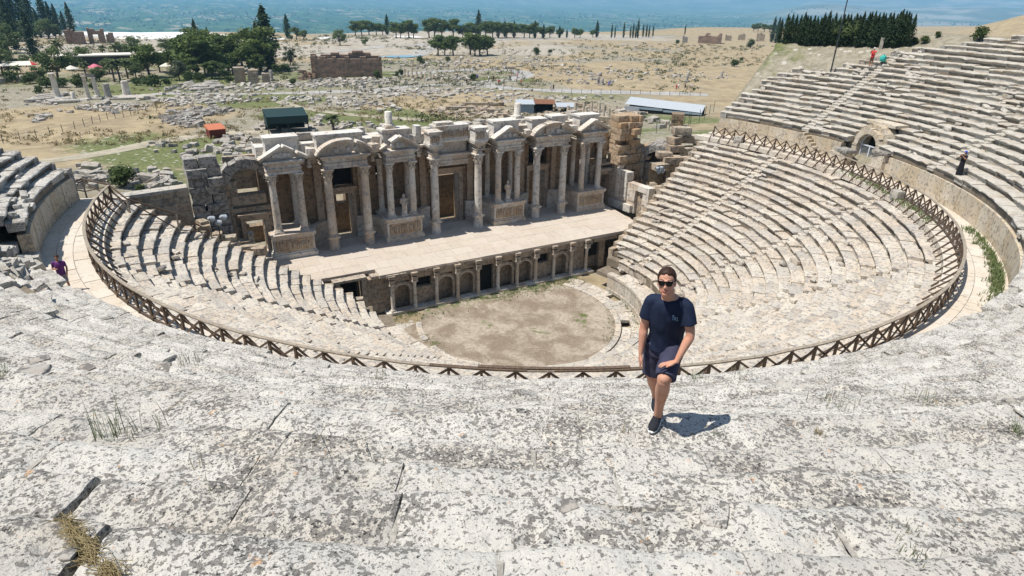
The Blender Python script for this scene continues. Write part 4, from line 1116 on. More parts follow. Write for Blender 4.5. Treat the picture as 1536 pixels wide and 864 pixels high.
def ground_many(U, V_):
    out = []
    for k in range(0, len(U), 400):
        u, v = np.asarray(U[k:k+400], float), np.asarray(V_[k:k+400], float)
        D = CF+np.outer((u-768)/FOC, CR)-np.outer((v-432)/FOC, CU); hd = np.hypot(D[:, 0], D[:, 1]); ts = 75.0/hd[:, None]*(1.0125**np.arange(0, 230))[None, :]
        P = CAM+D[:, None, :]*ts[..., None]; bl = P[..., 2] < terrain(P[..., 0], P[..., 1]); bl[:, -1] = True; i = np.argmax(bl, 1); i0 = np.maximum(i-1, 0); r_ = np.arange(len(u))
        w = np.linspace(0, 1, 14); tt = ts[r_, i0][:, None]*(1-w)+ts[r_, i][:, None]*w; P = CAM+D[:, None, :]*tt[..., None]; bl = P[..., 2] < terrain(P[..., 0], P[..., 1]); bl[:, -1] = True; Q = P[r_, np.argmax(bl, 1)]
        Q[:, 2] = terrain(Q[:, 0], Q[:, 1]); out.append(Q)
    return np.concatenate(out)
def gdist(p): return math.hypot(p[0]-CAM[0], p[1]-CAM[1])

az_a = np.concatenate([np.arange(-180, -22, 6.0), np.arange(-22, 74, .3), np.arange(74, 180, 6.0)]); az_a = np.radians(az_a)
dd = [2.0]
while dd[-1] < 42000: dd.append(dd[-1]*(1.012 if 60 < dd[-1] < 1400 else 1.03))
dd = np.array(dd); na_, nd_ = len(az_a), len(dd)
AZ, DD = np.meshgrid(az_a, dd); X = CAM[0]+DD*np.sin(AZ); Y = CAM[1]+DD*np.cos(AZ); Z = terrain(X, Y)
V = np.stack([X, Y, Z], -1).reshape(-1, 3)
ii, jj = np.meshgrid(np.arange(nd_-1), np.arange(na_), indexing='ij'); j2 = (jj+1) % na_
F = np.stack([ii*na_+jj, ii*na_+j2, (ii+1)*na_+j2, (ii+1)*na_+jj], -1).reshape(-1, 4)
c0 = len(V); V = np.concatenate([V, [[CAM[0], CAM[1], tz(CAM[0], CAM[1])]]])
mb = MB(); mb.add(V, F.tolist()+[[(j+1) % na_, j, c0] for j in range(na_)])

# soil zones: R dry grass, G green growth, B bare pale ground; A-like second attribute for travertine and valley
def blob(X, Y, cx, cy, r, soft=.5): return 1-sstep(1-soft, 1+soft, np.hypot(X-cx, Y-cy)/r)
x, y, z = V[:, 0], V[:, 1], V[:, 2]
d = np.hypot(x-CAM[0], y-CAM[1]); az = np.arctan2(x-CAM[0], y-CAM[1]); ed = edge_dist(az)
n1 = fbm(P2(x, y, .022), 4, 41); n2 = fbm(P2(x, y, .07), 3, 43); n3 = fbm(P2(x, y, .012), 3, 47)
dry = np.clip(.25+.8*n1+.3*n2+.3*sstep(200, 300, d), 0, 1)
dry = np.maximum(dry, sstep(.66, .78, az)*sstep(70, 110, d)*.95*(.75+.5*n2))
for (u, v, w) in ((60, 205, 16), (130, 195, 18), (210, 175, 18), (20, 180, 16), (90, 225, 13), (240, 165, 12), (640, 160, 14), (680, 150, 16), (600, 170, 8), (880, 113, 26), (1000, 105, 34), (950, 128, 22), (820, 100, 22), (1060, 122, 24)):
    p = ground(u, v); dry = np.maximum(dry, .95*blob(x, y, p[0], p[1], w, .45))
green = np.clip(.36+1.2*fbm(P2(x, y, .045), 4, 55), 0, 1)*.85*(1-dry*.7)*(1-.8*sstep(260, 340, d))
for (u, v, w, s) in ((400, 150, 14, .8), (250, 225, 10, .9), (180, 215, 9, .7), (330, 235, 8, .9), (560, 180, 14, .8), (470, 175, 12, .7), (420, 130, 14, .6), (640, 190, 10, .7), (1050, 180, 12, .75), (1000, 175, 10, .6), (880, 145, 16, .5), (300, 118, 20, .6), (90, 125, 22, .5), (200, 262, 7, .8), (600, 95, 26, .5), (760, 120, 10, .8)):
    p = ground(u, v); green = np.maximum(green, s*blob(x, y, p[0], p[1], w, .6)*(.7+.6*np.clip(n2+.5, 0, 1)))
bare = np.clip(sstep(230, 330, d)*(1-sstep(.55, .68, az))*(.55+.9*n3), 0, 1)
for (u, v, w) in ((250, 68, 60), (160, 70, 40), (620, 62, 60), (520, 75, 40), (700, 55, 60), (900, 55, 60), (1000, 42, 80), (420, 80, 40), (430, 190, 6)):
    p = ground(u, v); bare = np.maximum(bare, .9*blob(x, y, p[0], p[1], w, .6))
white = np.zeros_like(x)
for (u, v, w) in ((150, 46, 42), (200, 50, 40), (255, 54, 34), (120, 42, 36), (490, 57, 8), (415, 58, 10), (610, 55, 10)):
    p = ground(u, v); white = np.maximum(white, blob(x, y, p[0], p[1], w, .35))
white = white*(d > 250)
valley = sstep(0, 1, (d-ed)/150.)
mount = np.maximum(sstep(9000, 15000, d)*.7, sstep(5200, 7000, d)*sstep(.80, .95, az))
o = mb.build('ground', [], smooth=179)
for nm, ch in (('zone_a', (dry, green, bare)), ('zone_b', (white, valley, mount))):
    at = o.data.attributes.new(nm, 'FLOAT_COLOR', 'POINT')
    at.data.foreach_set('color', np.stack([*ch, np.ones_like(x)], -1).astype(np.float32).ravel())
tag(o, kind='structure')
m, nt, b = new_mat('ground_soil'); q = NT(nt); p = q.pos()
sa = q.n('ShaderNodeSeparateColor'); nt.links.new(q.acol('zone_a'), sa.inputs[0]); sb = q.n('ShaderNodeSeparateColor'); nt.links.new(q.acol('zone_b'), sb.inputs[0])
nA = q.noise(p, .25, 6, .65, .4); nB = q.noise(p, 1.6, 6, .7); nC = q.noise(p, .06, 5, .6)
soil = q.mix(q.ramp(nB, .35, .68), (.225, .20, .145), (.345, .31, .24))
soil = q.mix(q.math('MULTIPLY', q.ramp(nA, .5, .66), .55), soil, (.17, .155, .10))
dryc = q.mix(q.ramp(nA, .34, .66), (.39, .31, .19), (.26, .205, .13)); dryc = q.mix(q.math('MULTIPLY', q.ramp(nB, .55, .72), .5), dryc, (.48, .40, .26))
grn = q.mix(q.ramp(nB, .35, .65), (.085, .11, .035), (.195, .20, .085))
bar = q.mix(q.ramp(nA, .35, .7), (.43, .385, .32), (.28, .245, .19))
def soft(v, n, lo=.35, hi=.65): return q.ramp(q.math('ADD', v, q.math('MULTIPLY', q.math('SUBTRACT', n, .5), .9)), lo, hi)
c = q.mix(soft(sa.outputs[0], nA), soil, dryc); c = q.mix(soft(sa.outputs[1], q.noise(p, .5, 6, .7)), c, grn); c = q.mix(soft(sa.outputs[2], nC), c, bar)
# loose stone litter
vs_ = q.voro(p, .9); stn = q.math('MULTIPLY', q.ramp(vs_, .26, .20), q.ramp(q.noise(p, .05, 4, .6), .48, .60))
c = q.mix(q.math('MULTIPLY', stn, .75), c, (.50, .47, .42))
c = q.mix(sb.outputs[0], c, (.80, .80, .79))
def vrot(sc):                                        # fields laid out along the valley axis
    m_ = q.n('ShaderNodeMapping'); q.inp(m_, 'Vector', q.geo.outputs['Position']); m_.inputs['Rotation'].default_value = (0, 0, .62); m_.inputs['Scale'].default_value = (sc[0], sc[1], 0); return m_.outputs[0]
# valley: patchwork of fields, groves and villages
vc = q.n('ShaderNodeTexVoronoi'); q.inp(vc, 'Vector', vrot((.017, .0036))); vc.inputs['Scale'].default_value = 1.0
ws = q.n('ShaderNodeSeparateColor'); nt.links.new(vc.outputs['Color'], ws.inputs[0])
fld = q.mix(ws.outputs[0], (.018, .065, .035), (.07, .14, .06)); fld = q.mix(q.ramp(ws.outputs[1], .86, .90), fld, (.28, .26, .17)); fld = q.mix(q.math('MULTIPLY', q.ramp(q.noise(vrot((.014, .004)), 1.0, 6, .7), .5, .60), .85), fld, (.012, .035, .018))
vil = q.math('MULTIPLY', q.ramp(q.noise(vrot((.0022, .0006)), 1.0, 3, .5), .58, .66), q.ramp(q.noise(vrot((.05, .012)), 1.0, 3, .6), .56, .62)); fld = q.mix(q.math('MULTIPLY', vil, .9), fld, (.62, .58, .52))
c = q.mix(sb.outputs[1], c, fld)
mtn = q.mix(q.ramp(q.noise(p, .0016, 7, .65), .42, .62), (.10, .11, .07), (.33, .29, .23)); c = q.mix(sb.outputs[2], c, mtn)
nt.links.new(c, b.inputs['Base Color']); b.inputs['Roughness'].default_value = .95
q.bump(b, q.math('ADD', q.math('MULTIPLY', nA, .6), nB), .7, .25)
o.data.materials.append(m)

# ---- paths draped on the ground
def ribbon(name, pix, w, mat, lift=.10, world=None, step=3.0):
    P = np.array(world if world is not None else [ground(*p)[:2] for p in pix]); 
    t = np.concatenate([[0], np.cumsum(np.linalg.norm(np.diff(P, axis=0), axis=1))]); n = max(8, int(t[-1]/step)); u = np.linspace(0, t[-1], n)
    xs, ys = np.interp(u, t, P[:, 0]), np.interp(u, t, P[:, 1])
    for _ in range(int(6)): xs[1:-1] = (xs[:-2]+2*xs[1:-1]+xs[2:])/4; ys[1:-1] = (ys[:-2]+2*ys[1:-1]+ys[2:])/4
    tx, ty = np.gradient(xs), np.gradient(ys); L = np.hypot(tx, ty); nx, ny = -ty/L, tx/L; ww = np.full(n, w)/2*(1+.12*fbm(P2(u, u*0, .12), 2, 5))
    V = []
    for o_ in (-1, -.33, .33, 1):
        X_, Y_ = xs+nx*ww*o_, ys+ny*ww*o_; V.append(np.stack([X_, Y_, terrain(X_, Y_)+lift*(1 if abs(o_) < 1 else .3)], 1))
    mb = MB(); mb.add(np.concatenate(V), [[k*n+j, k*n+j+1, (k+1)*n+j+1, (k+1)*n+j] for k in range(3) for j in range(n-1)])
    return tag(mb.build(name, mat, None, smooth=60), kind='structure')
M['path'] = plain('pale_gravel', (.37, .355, .33), .95, var=.25, vscale=.8, bump=.3, bdist=.05, obj=False)
M['track'] = plain('dusty_track', (.37, .33, .25), .95, var=.25, vscale=.6, bump=.4, bdist=.05, obj=False)
ribbon('gravel_path', [(1062, 143), (1000, 140), (900, 138), (830, 136), (760, 133), (705, 126), (740, 121), (780, 117), (790, 110), (772, 105), (735, 104), (660, 107), (590, 112)], 6.5, M['path'])
ribbon('gravel_path', [(705, 126), (640, 128), (560, 136), (480, 139), (400, 141), (330, 141), (270, 138), (180, 146), (90, 152)], 3.0, M['path'])
ribbon('dirt_track', [(640, 180), (560, 176), (490, 168), (440, 160), (420, 152)], 2.6, M['track'])
ribbon('dirt_track', [(60, 243), (140, 236), (230, 213), (300, 200), (370, 196), (440, 200)], 3.2, M['track'])
ribbon('dirt_track', [(620, 85), (660, 66), (700, 60), (800, 59), (900, 58), (1010, 55)], 7, M['path'], .25)
ribbon('dirt_track', [(480, 80), (560, 72), (640, 66)], 6, M['path'], .25)
# small turquoise pool
p = ground(602, 86); mb = MB(); A = np.linspace(0, 2*math.pi, 28, endpoint=False)
mb.add([(p[0]+9*math.cos(a)+3*math.sin(2*a), p[1]+5*math.sin(a), p[2]+.35) for a in A], [list(range(28))])
m, nt, b = new_mat('pool_water'); b.inputs['Base Color'].default_value = (.22, .36, .42, 1); b.inputs['Roughness'].default_value = .15
tag(mb.build('pool_water', m), kind='structure')
# ------------------------------------------------------------------ trees and bushes
def leaf_mat(name, a, b_, var=.35):
    m, nt, b = new_mat(name); q = NT(nt); t = q.attr(); oi = q.n('ShaderNodeObjectInfo')
    c = q.mix(t, a, b_); c = q.mix(q.math('MULTIPLY', oi.outputs['Random'], var), c, tuple(x*.55 for x in a))
    nt.links.new(c, b.inputs['Base Color']); b.inputs['Roughness'].default_value = .7
    tr = nt.nodes.new('ShaderNodeBsdfTranslucent'); nt.links.new(c, tr.inputs[0]); ms = nt.nodes.new('ShaderNodeMixShader'); ms.inputs[0].default_value = .35
    out = [n for n in nt.nodes if n.type == 'OUTPUT_MATERIAL'][0]
    nt.links.new(b.outputs[0], ms.inputs[1]); nt.links.new(tr.outputs[0], ms.inputs[2]); nt.links.new(ms.outputs[0], out.inputs[0]); return m
L_PINE = leaf_mat('pine_needles', (.075, .12, .034), (.19, .235, .065)); L_CYP = leaf_mat('cypress_foliage', (.030, .060, .030), (.075, .115, .052))
L_BROAD = leaf_mat('broad_leaves', (.09, .14, .05), (.20, .245, .095)); L_OLIVE = leaf_mat('grey_leaves', (.085, .105, .065), (.15, .17, .11)); L_PALM = leaf_mat('palm_fronds', (.09, .125, .05), (.19, .215, .09)); L_SHRUB = leaf_mat('shrub_leaves', (.050, .085, .025), (.12, .155, .045))
BARK = plain('bark', (.13, .10, .075), .9, var=.3, vscale=3, bump=.5)
def leaves(mb, C, Rv, n, s, rg, flat=.0):
    """n small leaf clumps through an ellipsoid, denser towards its skin"""
    u = rg.normal(size=(n, 3)); u /= np.linalg.norm(u, axis=1)[:, None]; r = rg.random(n)**.45
    P = np.asarray(C)+u*r[:, None]*np.asarray(Rv)*(1+.18*rg.normal(size=(n, 1)))
    nr = u+rg.normal(size=(n, 3))*.7; nr[:, 2] += .3; nr /= np.linalg.norm(nr, axis=1)[:, None]
    a = np.cross(nr, rg.normal(size=(n, 3))); a /= np.linalg.norm(a, axis=1)[:, None]; bb = np.cross(nr, a)
    sz = s*rg.uniform(.6, 1.3, (n, 1)); k = rg.uniform(.5, 1, (n, 1))
    V = np.stack([P-a*sz-bb*sz*k*.4, P+a*sz*.2-bb*sz*k, P+a*sz+bb*sz*k*.3, P-a*sz*.1+bb*sz*k], 1).reshape(-1, 3)
    tone = rg.random()
    mb.add(V, np.arange(4*n).reshape(-1, 4), np.clip(rg.normal(.25+.5*tone, .2, n), 0, 1))
def proto(kind, seed):
    rg = np.random.default_rng(seed); cr = MB(); tr = MB(); H = 10.0
    if kind == 'pine':
        tr.tube([(0, 0, -.3), (.15, .05, 2), (.1, .2, 4.5), (.2, .1, 6.5)], [.34, .27, .2, .1], 7)
        for k in range(15):
            a = k*2.4+rg.normal(0, .3); zz = rg.uniform(3.6, 9.0); rr = 3.3*math.sqrt(max(0, 1-((zz-5.6)/4.2)**2))*rg.uniform(.45, .9)
            c = (rr*math.cos(a), rr*math.sin(a), zz); s_ = rg.uniform(1.1, 1.9)
            leaves(cr, c, (s_, s_, s_*.72), 150, .30, rg); tr.tube([(.15, .1, zz*.55), c], [.11, .03], 5)
        leaves(cr, (0, 0, 8.2), (1.9, 1.9, 1.2), 170, .3, rg); leaves(cr, (0, 0, 5.6), (2.4, 2.4, 2.6), 160, .34, rg)
        return tr, cr, L_PINE
    if kind == 'cypress':
        tr.tube([(0, 0, -.3), (0, 0, 3)], [.22, .14], 6)
        ph = rg.random(6)*6.28
        for k in range(26):
            t = k/25; zz = .7+9.0*t; rr = 1.15*(math.sin(math.pi*min(1, .16+.86*t))**.75)*rg.uniform(.8, 1.1)+.08
            a = k*2.4; leaves(cr, (rr*.30*math.cos(a), rr*.30*math.sin(a), zz), (rr*.8, rr*.8, .85), 62, .20, rg)
        leaves(cr, (.05, 0, 9.7), (.16, .16, .7), 30, .14, rg)
        return tr, cr, L_CYP
    if kind in ('broad', 'olive'):
        tr.tube([(0, 0, -.3), (.1, .1, 1.5), (.3, 0, 3.2)], [.34, .26, .18], 7)
        for k in range(18):
            a = k*2.4+rg.normal(0, .4); zz = rg.uniform(2.4, 8.6); rr = 3.4*math.sqrt(max(.05, 1-((zz-5.2)/4.6)**2))*rg.uniform(.3, .95)
            c = (rr*math.cos(a), rr*math.sin(a), zz); s_ = rg.uniform(.9, 1.7)
            leaves(cr, c, (s_, s_, s_*.85), 120, .27, rg); tr.tube([(.2, .05, min(3, zz*.6)), c], [.10, .025], 5)
        return tr, cr, (L_BROAD if kind == 'broad' else L_OLIVE)
    if kind == 'palm':
        tr.tube([(0, 0, -.3), (.1, 0, 3), (.15, .05, 7.0)], [.42, .33, .36], 9)
        for k in range(34):
            a = k*2.4; el = rg.uniform(-.55, 1.25); L = rg.uniform(2.6, 3.3); P = []
            for t in np.linspace(0, 1, 6):
                e = el-1.2*t*t; P.append((.15+L*t*math.cos(a)*math.cos(el*.8), .05+L*t*math.sin(a)*math.cos(el*.8), 7.0+L*t*math.sin(el)-1.25*t*t))
            P = np.array(P); sd_ = np.array([-math.sin(a), math.cos(a), 0])
            for j in range(5):
                w0, w1 = .55*math.sin(math.pi*(j/5*.9+.08)), .55*math.sin(math.pi*((j+1)/5*.9+.08))
                for s in (-1, 1): cr.add([P[j], P[j+1], P[j+1]+s*sd_*w1+[0, 0, -.18], P[j]+s*sd_*w0+[0, 0, -.18]], [[0, 1, 2, 3]], rg.random())
        return tr, cr, L_PALM
    for k in range(9):                                       # shrub
        a = k*2.4; c = (2.6*rg.random()*math.cos(a), 2.6*rg.random()*math.sin(a), rg.uniform(2, 6.2)); leaves(cr, c, (2.6, 2.6, 2.6), 110, .5, rg)
        tr.tube([(0, 0, -.2), c], [.12, .04], 5)
    return tr, cr, L_SHRUB
KIND = dict(pine=('pine_tree', 'tree'), cypress=('cypress_tree', 'tree'), broad=('broadleaf_tree', 'tree'), olive=('olive_tree', 'tree'), palm=('palm_tree', 'palm'), shrub=('shrub', 'bush'))
PROTO = {}
def plant(kind, u, v, top, label, group=None, wide=1.0, var=None, at=None):
    p = ground(u, v) if at is None else np.array(at, float)
    h = (v-top)*np.linalg.norm(p-CAM)/FOC*1.04 if at is None else top
    key = (kind, (var if var is not None else int(abs(u*7+v))) % (3 if kind in ('pine', 'cypress', 'broad') else 2))
    nm, cat = KIND[kind]
    if key not in PROTO:
        tr, cr, lm = proto(kind, hash(key[0]) % 1 + {'pine': 11, 'cypress': 22, 'broad': 33, 'olive': 44, 'palm': 55, 'shrub': 66}[kind]+key[1])
        t = thing(nm, 'x', cat); tr.build('trunk', BARK, t, smooth=60); cr.build('crown', lm, t); PROTO[key] = t; o = t
    else: o = copy_tree(PROTO[key])
    o.location = p; o.rotation_euler = (0, 0, (u*1.7+v) % 6.28); hh = (10.0 if kind != 'shrub' else 8.0)
    if kind == 'palm': hh = 9.3
    k = h/hh; o.scale = (k*wide, k*wide, k)
    tag(o, label, cat)
    if group: o['group'] = group
    elif 'group' in o.keys(): del o['group']
    return o
def many(kind, rows, label, group, wide=1.0):
    for r in rows: plant(kind, r[0], r[1], r[2], label, group, r[3] if len(r) > 3 else wide)
many('cypress', [(8, 54, 12), (17, 55, 11), (28, 55, 8), (42, 55, 8), (53, 55, 7), (73, 54, 11), (82, 54, 20), (90, 54, 22), (100, 54, 29), (110, 53, 20), (62, 57, 28)], 'dark cypress in the row behind the far left trees', 'cypresses at the far left', 1.25)
plant('cypress', 23, 74, 28, 'broad dark cypress left of the slim front one', wide=1.7)
plant('cypress', 53, 90, 42, 'single slim cypress in front of the far left trees', wide=1.35)
many('broad', [(3, 62, 30), (14, 62, 36), (30, 62, 40), (40, 62, 41), (73, 58, 36), (84, 58, 42), (12, 80, 48), (2, 90, 60), (5, 112, 84)], 'leafy tree among the far left cypresses', 'leafy trees at far left', 1.3)
many('palm', [(91, 92, 66), (157, 92, 72), (178, 96, 69), (130, 119, 97), (172, 123, 96), (181, 122, 94), (192, 118, 93), (30, 122, 103)], 'fan palm among the cafe roofs', 'palms round the cafe', 1.0)
many('broad', [(88, 121, 82), (60, 128, 106), (130, 99, 76), (203, 80, 60), (140, 96, 84), (250, 82, 62), (262, 80, 62), (150, 122, 104), (40, 100, 86)], 'leafy tree near the cafe roofs', 'leafy trees round the cafe', 1.15)
many('pine', [(224, 116, 77), (297, 114, 60), (320, 113, 74), (281, 80, 56), (240, 108, 84), (343, 106, 62), (364, 100, 58), (375, 111, 74), (392, 108, 52), (350, 112, 84), (308, 112, 82), (330, 100, 60), (300, 92, 52)], 'rounded pine in the dark clump left of the brick ruin', 'pines left of the brick ruin', 1.25)
many('cypress', [(297, 74, 41), (388, 80, 43), (315, 76, 50)], 'dark pointed tree rising from the pine clump', 'pointed trees in the pine clump', 1.5)
plant('cypress', 404, 103, 31, 'tallest dark tree at the right end of the pine clump', wide=1.9)
plant('olive', 436, 98, 74, 'small grey green tree between pine clump and brick ruin', wide=1.05)
plant('olive', 270, 121, 96, 'round grey green tree in front of pine clump', wide=1.2)
plant('shrub', 284, 123, 110, 'yellow green bush below the pine clump'); plant('shrub', 233, 130, 116, 'yellow green bush below the large pine', wide=1.1)
many('shrub', [(18, 124, 112), (45, 126, 116), (70, 131, 120), (95, 131, 121), (115, 131, 121), (415, 109, 99), (428, 108, 98)], 'low clipped hedge bush beside the cafe lawn', 'hedge bushes', 1.5)
plant('cypress', 432, 58, 30, 'upright dark tree on the terrace edge behind brick ruin', wide=1.6)
many('broad', [(445, 60, 43), (456, 61, 47), (510, 68, 47), (547, 68, 57), (437, 62, 54)], 'small leafy tree on the pale terrace', 'small trees on the pale terrace', 1.25)
many('pine', [(533, 54, 35), (543, 53, 34), (554, 53, 34), (565, 53, 37), (574, 53, 38), (594, 57, 36), (601, 57, 38), (613, 57, 34), (620, 57, 38), (644, 57, 33), (652, 57, 31), (663, 57, 33), (680, 57, 32), (694, 57, 40), (706, 57, 37), (714, 57, 40), (729, 57, 34), (739, 57, 36), (748, 57, 36), (760, 57, 37), (771, 57, 37), (786, 57, 38), (794, 57, 40), (803, 57, 37), (813, 57, 43), (825, 57, 41), (840, 57, 44), (862, 57, 44), (870, 57, 45), (889, 56, 46)], 'round pine in the long row along the plateau edge', 'pines along the plateau edge', 1.25)
many('cypress', [(581, 52, 28), (718, 54, 23), (747, 56, 37), (757, 56, 36), (771, 56, 36), (802, 57, 36), (815, 57, 40), (839, 57, 42), (850, 57, 46), (895, 56, 36)], 'dark pointed tree among the pines on the plateau edge', 'pointed trees along the plateau edge', 1.5)
many('pine', [(657, 83, 56), (667, 83, 60), (680, 83, 57), (706, 84, 53), (720, 84, 55), (731, 83, 58), (713, 84, 60)], 'spreading pine standing in front of the plateau edge row', 'pines in front of the row', 1.3)
many('cypress', [(917, 57, 40), (922, 57, 43), (935, 57, 38), (945, 57, 42), (949, 57, 39), (953, 57, 42), (956, 57, 34), (964, 56, 39), (969, 56, 40), (973, 56, 41), (979, 55, 41), (1027, 52, 40)], 'slim cypress in the spaced row on the plain', 'slim cypresses on the plain', .85)
gr = np.random.default_rng(5)
rowsA = [(1158+i*5.2+gr.normal(0, 1), 64+i*.16+gr.normal(0, .5), 35.5+gr.normal(0, 2.6)) for i in range(40)]+[(1196+i*5.6+gr.normal(0, 1.2), 68.5+i*.12+gr.normal(0, .6), 38+gr.normal(0, 3.2)) for i in range(28)]
many('cypress', [r for r in rowsA], 'tall dark cypress packed in the dense grove beside the tall pole', 'cypresses of the dense grove', 1.25)
many('broad', [(1252, 66, 38), (1262, 67, 36), (1275, 68, 38), (1287, 67, 40), (1296, 67, 42)], 'brighter leafy tree inside the cypress grove', 'leafy trees in the cypress grove', 1.0)
many('pine', [(1130, 47, 38), (1137, 47, 37), (1146, 48, 38), (1154, 48, 39), (1162, 49, 40)], 'distant dark tree left of the cypress grove', 'far trees beside the grove', 1.3)
for u, v, t, lab in ((804, 82, 73, 'round dark bush on the dry field left of the cypresses'), (825, 80, 75, 'small bush right of the round dark field bush'), (1126, 72, 62, 'wide dark bush before the left end of the cypress grove'), (1016, 66, 61, 'small bush beside the pink brick heap'), (1101, 100, 91, 'single bush in the middle of the dry slope'), (1112, 91, 87, 'tiny bush above the single slope bush'), (1469, 61, 47, 'dark round bush on the ridge above the upper seats'), (1386, 65, 57, 'low wide bush right of the cypress grove'), (1371, 66, 59, 'dark bush touching the right end of grove'), (1406, 56, 50, 'small bush on the far right plain'), (565, 119, 108, 'round green bush at the right corner of the brick ruin'), (602, 113, 105, 'dark bush right of the brick ruin corner bush'), (710, 121, 112, 'green bush beside the path bend'), (630, 96, 86, 'bush beside the small pool'), (672, 92, 86, 'bush in the rubble right of the pool'), (440, 127, 119, 'small bush in rubble left of the brick ruin'), (596, 114, 108, 'pale bush near the standing stones')):
    plant('shrub', u, v, t, lab, None, 1.25)
for k, (u, v, t, lab) in enumerate(((190, 282, 256, 'fresh green bush among rocks behind the left terrace wall'), (178, 270, 254, 'smaller green bush beside the rocks at the far left'), (212, 292, 280, 'low green bush just behind the left terrace wall'))): plant('shrub', u, v, t, lab, None, 1.35)
p = plant('palm', 501, 199, 172, 'short palm among white blocks behind the stage building', None, 1.5)

many('broad', [(70, 108, 88), (110, 106, 84), (165, 110, 92), (215, 106, 86), (205, 118, 98), (20, 100, 82), (190, 90, 70), (145, 122, 108), (278, 100, 76), (338, 118, 98)], 'low leafy tree between the cafe roofs and big pines', 'low trees between cafe and pines', 1.35)
many('pine', [(268, 110, 80), (286, 118, 92), (318, 118, 96), (384, 112, 86)], 'bushy young pine at the foot of the pine clump', 'young pines below the clump', 1.5)
many('shrub', [(120, 128, 116), (205, 128, 119), (222, 129, 119), (250, 128, 120), (300, 122, 112), (345, 124, 116), (60, 140, 132), (140, 134, 127)], 'green bush along the edge of the cafe garden', 'bushes along the cafe garden', 1.4)
# ------------------------------------------------------------------ ruins, sheds and scattered stones of the site
def up_from(u, v, top): p = ground(u, v); return p, (v-top)*np.linalg.norm(p-CAM)/FOC*1.03
def facing(p): return -math.atan2(p[0]-CAM[0], p[1]-CAM[1])      # z rotation that turns local -y towards the viewing side
def local(p, rz):
    c, s = math.cos(rz), math.sin(rz)
    def T(V):
        V = np.asarray(V, float); o = V.copy(); o[:, 0] = p[0]+V[:, 0]*c-V[:, 1]*s; o[:, 1] = p[1]+V[:, 0]*s+V[:, 1]*c; o[:, 2] = p[2]+V[:, 2]; return o
    return T
M['brick'] = stone('brick_ruin', (.30, .21, .155), (.20, .14, .105), (.36, .235, .165), lich=.3, lscale=1.2, bump=.7, bdist=.08, warmth=.6, grey=(.16, .13, .11))
# big brick ruin
a, b = ground(430+36, 119), ground(574, 117); L = float(np.hypot(*(b-a)[:2])); rz = math.atan2(b[1]-a[1], b[0]-a[0]); T = local((a[0], a[1], min(a[2], b[2])-.3), rz)
br = thing('brick_ruin', 'massive dark brick ruin with broken top on the plateau behind the stage', 'ruin', a)
mb = MB(); ashlar(mb, 1.5, L, 0, 6.6, 0, 1.2, 1.5, .55, [(7.2, 8.4, 0, .1)], ragged=1.1, seed=101, T=T, jit=.04); ashlar(mb, 3, L-3, 5.4, 8.2, 3, 4, 1.6, .6, [], ragged=2.2, seed=102, T=T, jit=.1)
for k in range(14):
    y = k*.62; ashlar(mb, .3+RNG.uniform(0, .9), 1.9, 0, 6.4-max(0, (k-6)*.3)+RNG.normal(0, .4), y, .6, .9, .6, [], seed=110+k, T=T, jit=.12)
ashlar(mb, 1.9, L-.5, 0, 6.2, 7.5, 1.2, 1.5, .6, [], ragged=1.2, seed=104, T=T); mb.build('wall', M['brick'], br)
mb = MB()
for k in range(40): mb.rough(T([[RNG.uniform(-3.0, 1.2), RNG.uniform(-.5, 7), RNG.uniform(.2, 3.0)*RNG.random()]])[0], RNG.uniform(.5, 1.2, 3), RNG.uniform(0, 3), k, 2, .1, .2, RNG.random())
mb.build('fallen_masonry', M['brick'], br)
def ruin_piece(name, u, v, top, wpx, label, mat='ruin', cat='ruin', depth=2.0, rag=.8, holes=None, group=None):
    p, h = up_from(u, v, top); w = wpx*np.linalg.norm(p-CAM)/FOC; T = local((p[0], p[1], p[2]-.3), facing(p)); mb = MB()
    hs = [] if not holes else [(-w/2+w*x0, -w/2+w*x1, h*z0, h*z1) for x0, x1, z0, z1 in holes]
    ashlar(mb, -w/2, w/2, 0, h+.3, -depth/2, depth, max(.8, w/6), max(.5, h/7), hs, ragged=rag*h*.35, seed=int(u+v), T=T, jit=.08)
    return tag(mb.build(name, M[mat], None, loc=p), label, cat, group)
ruin_piece('ruined_gateway', 107, 65, 49, 9, 'left stump of the broken gateway on the pale terrace', 'brick', 'ruin', 5)
ruin_piece('ruined_gateway', 121, 66, 50, 12, 'crumbled middle pier of the gateway on the pale terrace', 'brick', 'ruin', 5)
ruin_piece('ruined_gateway', 147, 64, 48, 17, 'arched block of the gateway on the pale terrace', 'brick', 'ruin', 5, .5, [(.3, .6, 0, .55)])
ruin_piece('ruined_gateway', 167, 64, 52, 8, 'small right stub of the gateway on the pale terrace', 'brick', 'ruin', 3)
ruin_piece('ruined_wall', 361, 123, 103, 14, 'pale broken wall pier below the pine clump', 'ruin', 'ruin', 3)
ruin_piece('ruined_wall', 381, 125, 106, 13, 'second broken wall pier right of the pale one', 'ruin', 'ruin', 3)
ruin_piece('ruined_wall', 400, 125, 108, 10, 'low broken wall at the left foot of brick ruin', 'ruin', 'ruin', 2, 1)
ruin_piece('ruined_wall', 1064, 65, 51, 30, 'pinkish heap of brick walls on the far dry plain', 'brick', 'ruin', 8, 1.4)
ruin_piece('ruined_wall', 1027, 64, 55, 7, 'dark square stump left of the pinkish brick heap', 'greyruin', 'ruin', 3)
ruin_piece('ruined_wall', 1092, 61, 53, 8, 'pale square stump right of the pinkish brick heap', 'ruin', 'ruin', 3)
ruin_piece('ruined_wall', 1112, 60, 52, 9, 'far broken wall stump left of the cypress grove', 'ruin', 'ruin', 3)
ruin_piece('ruined_wall', 1140, 62, 51, 10, 'far broken wall just left of the cypress grove', 'ruin', 'ruin', 3)
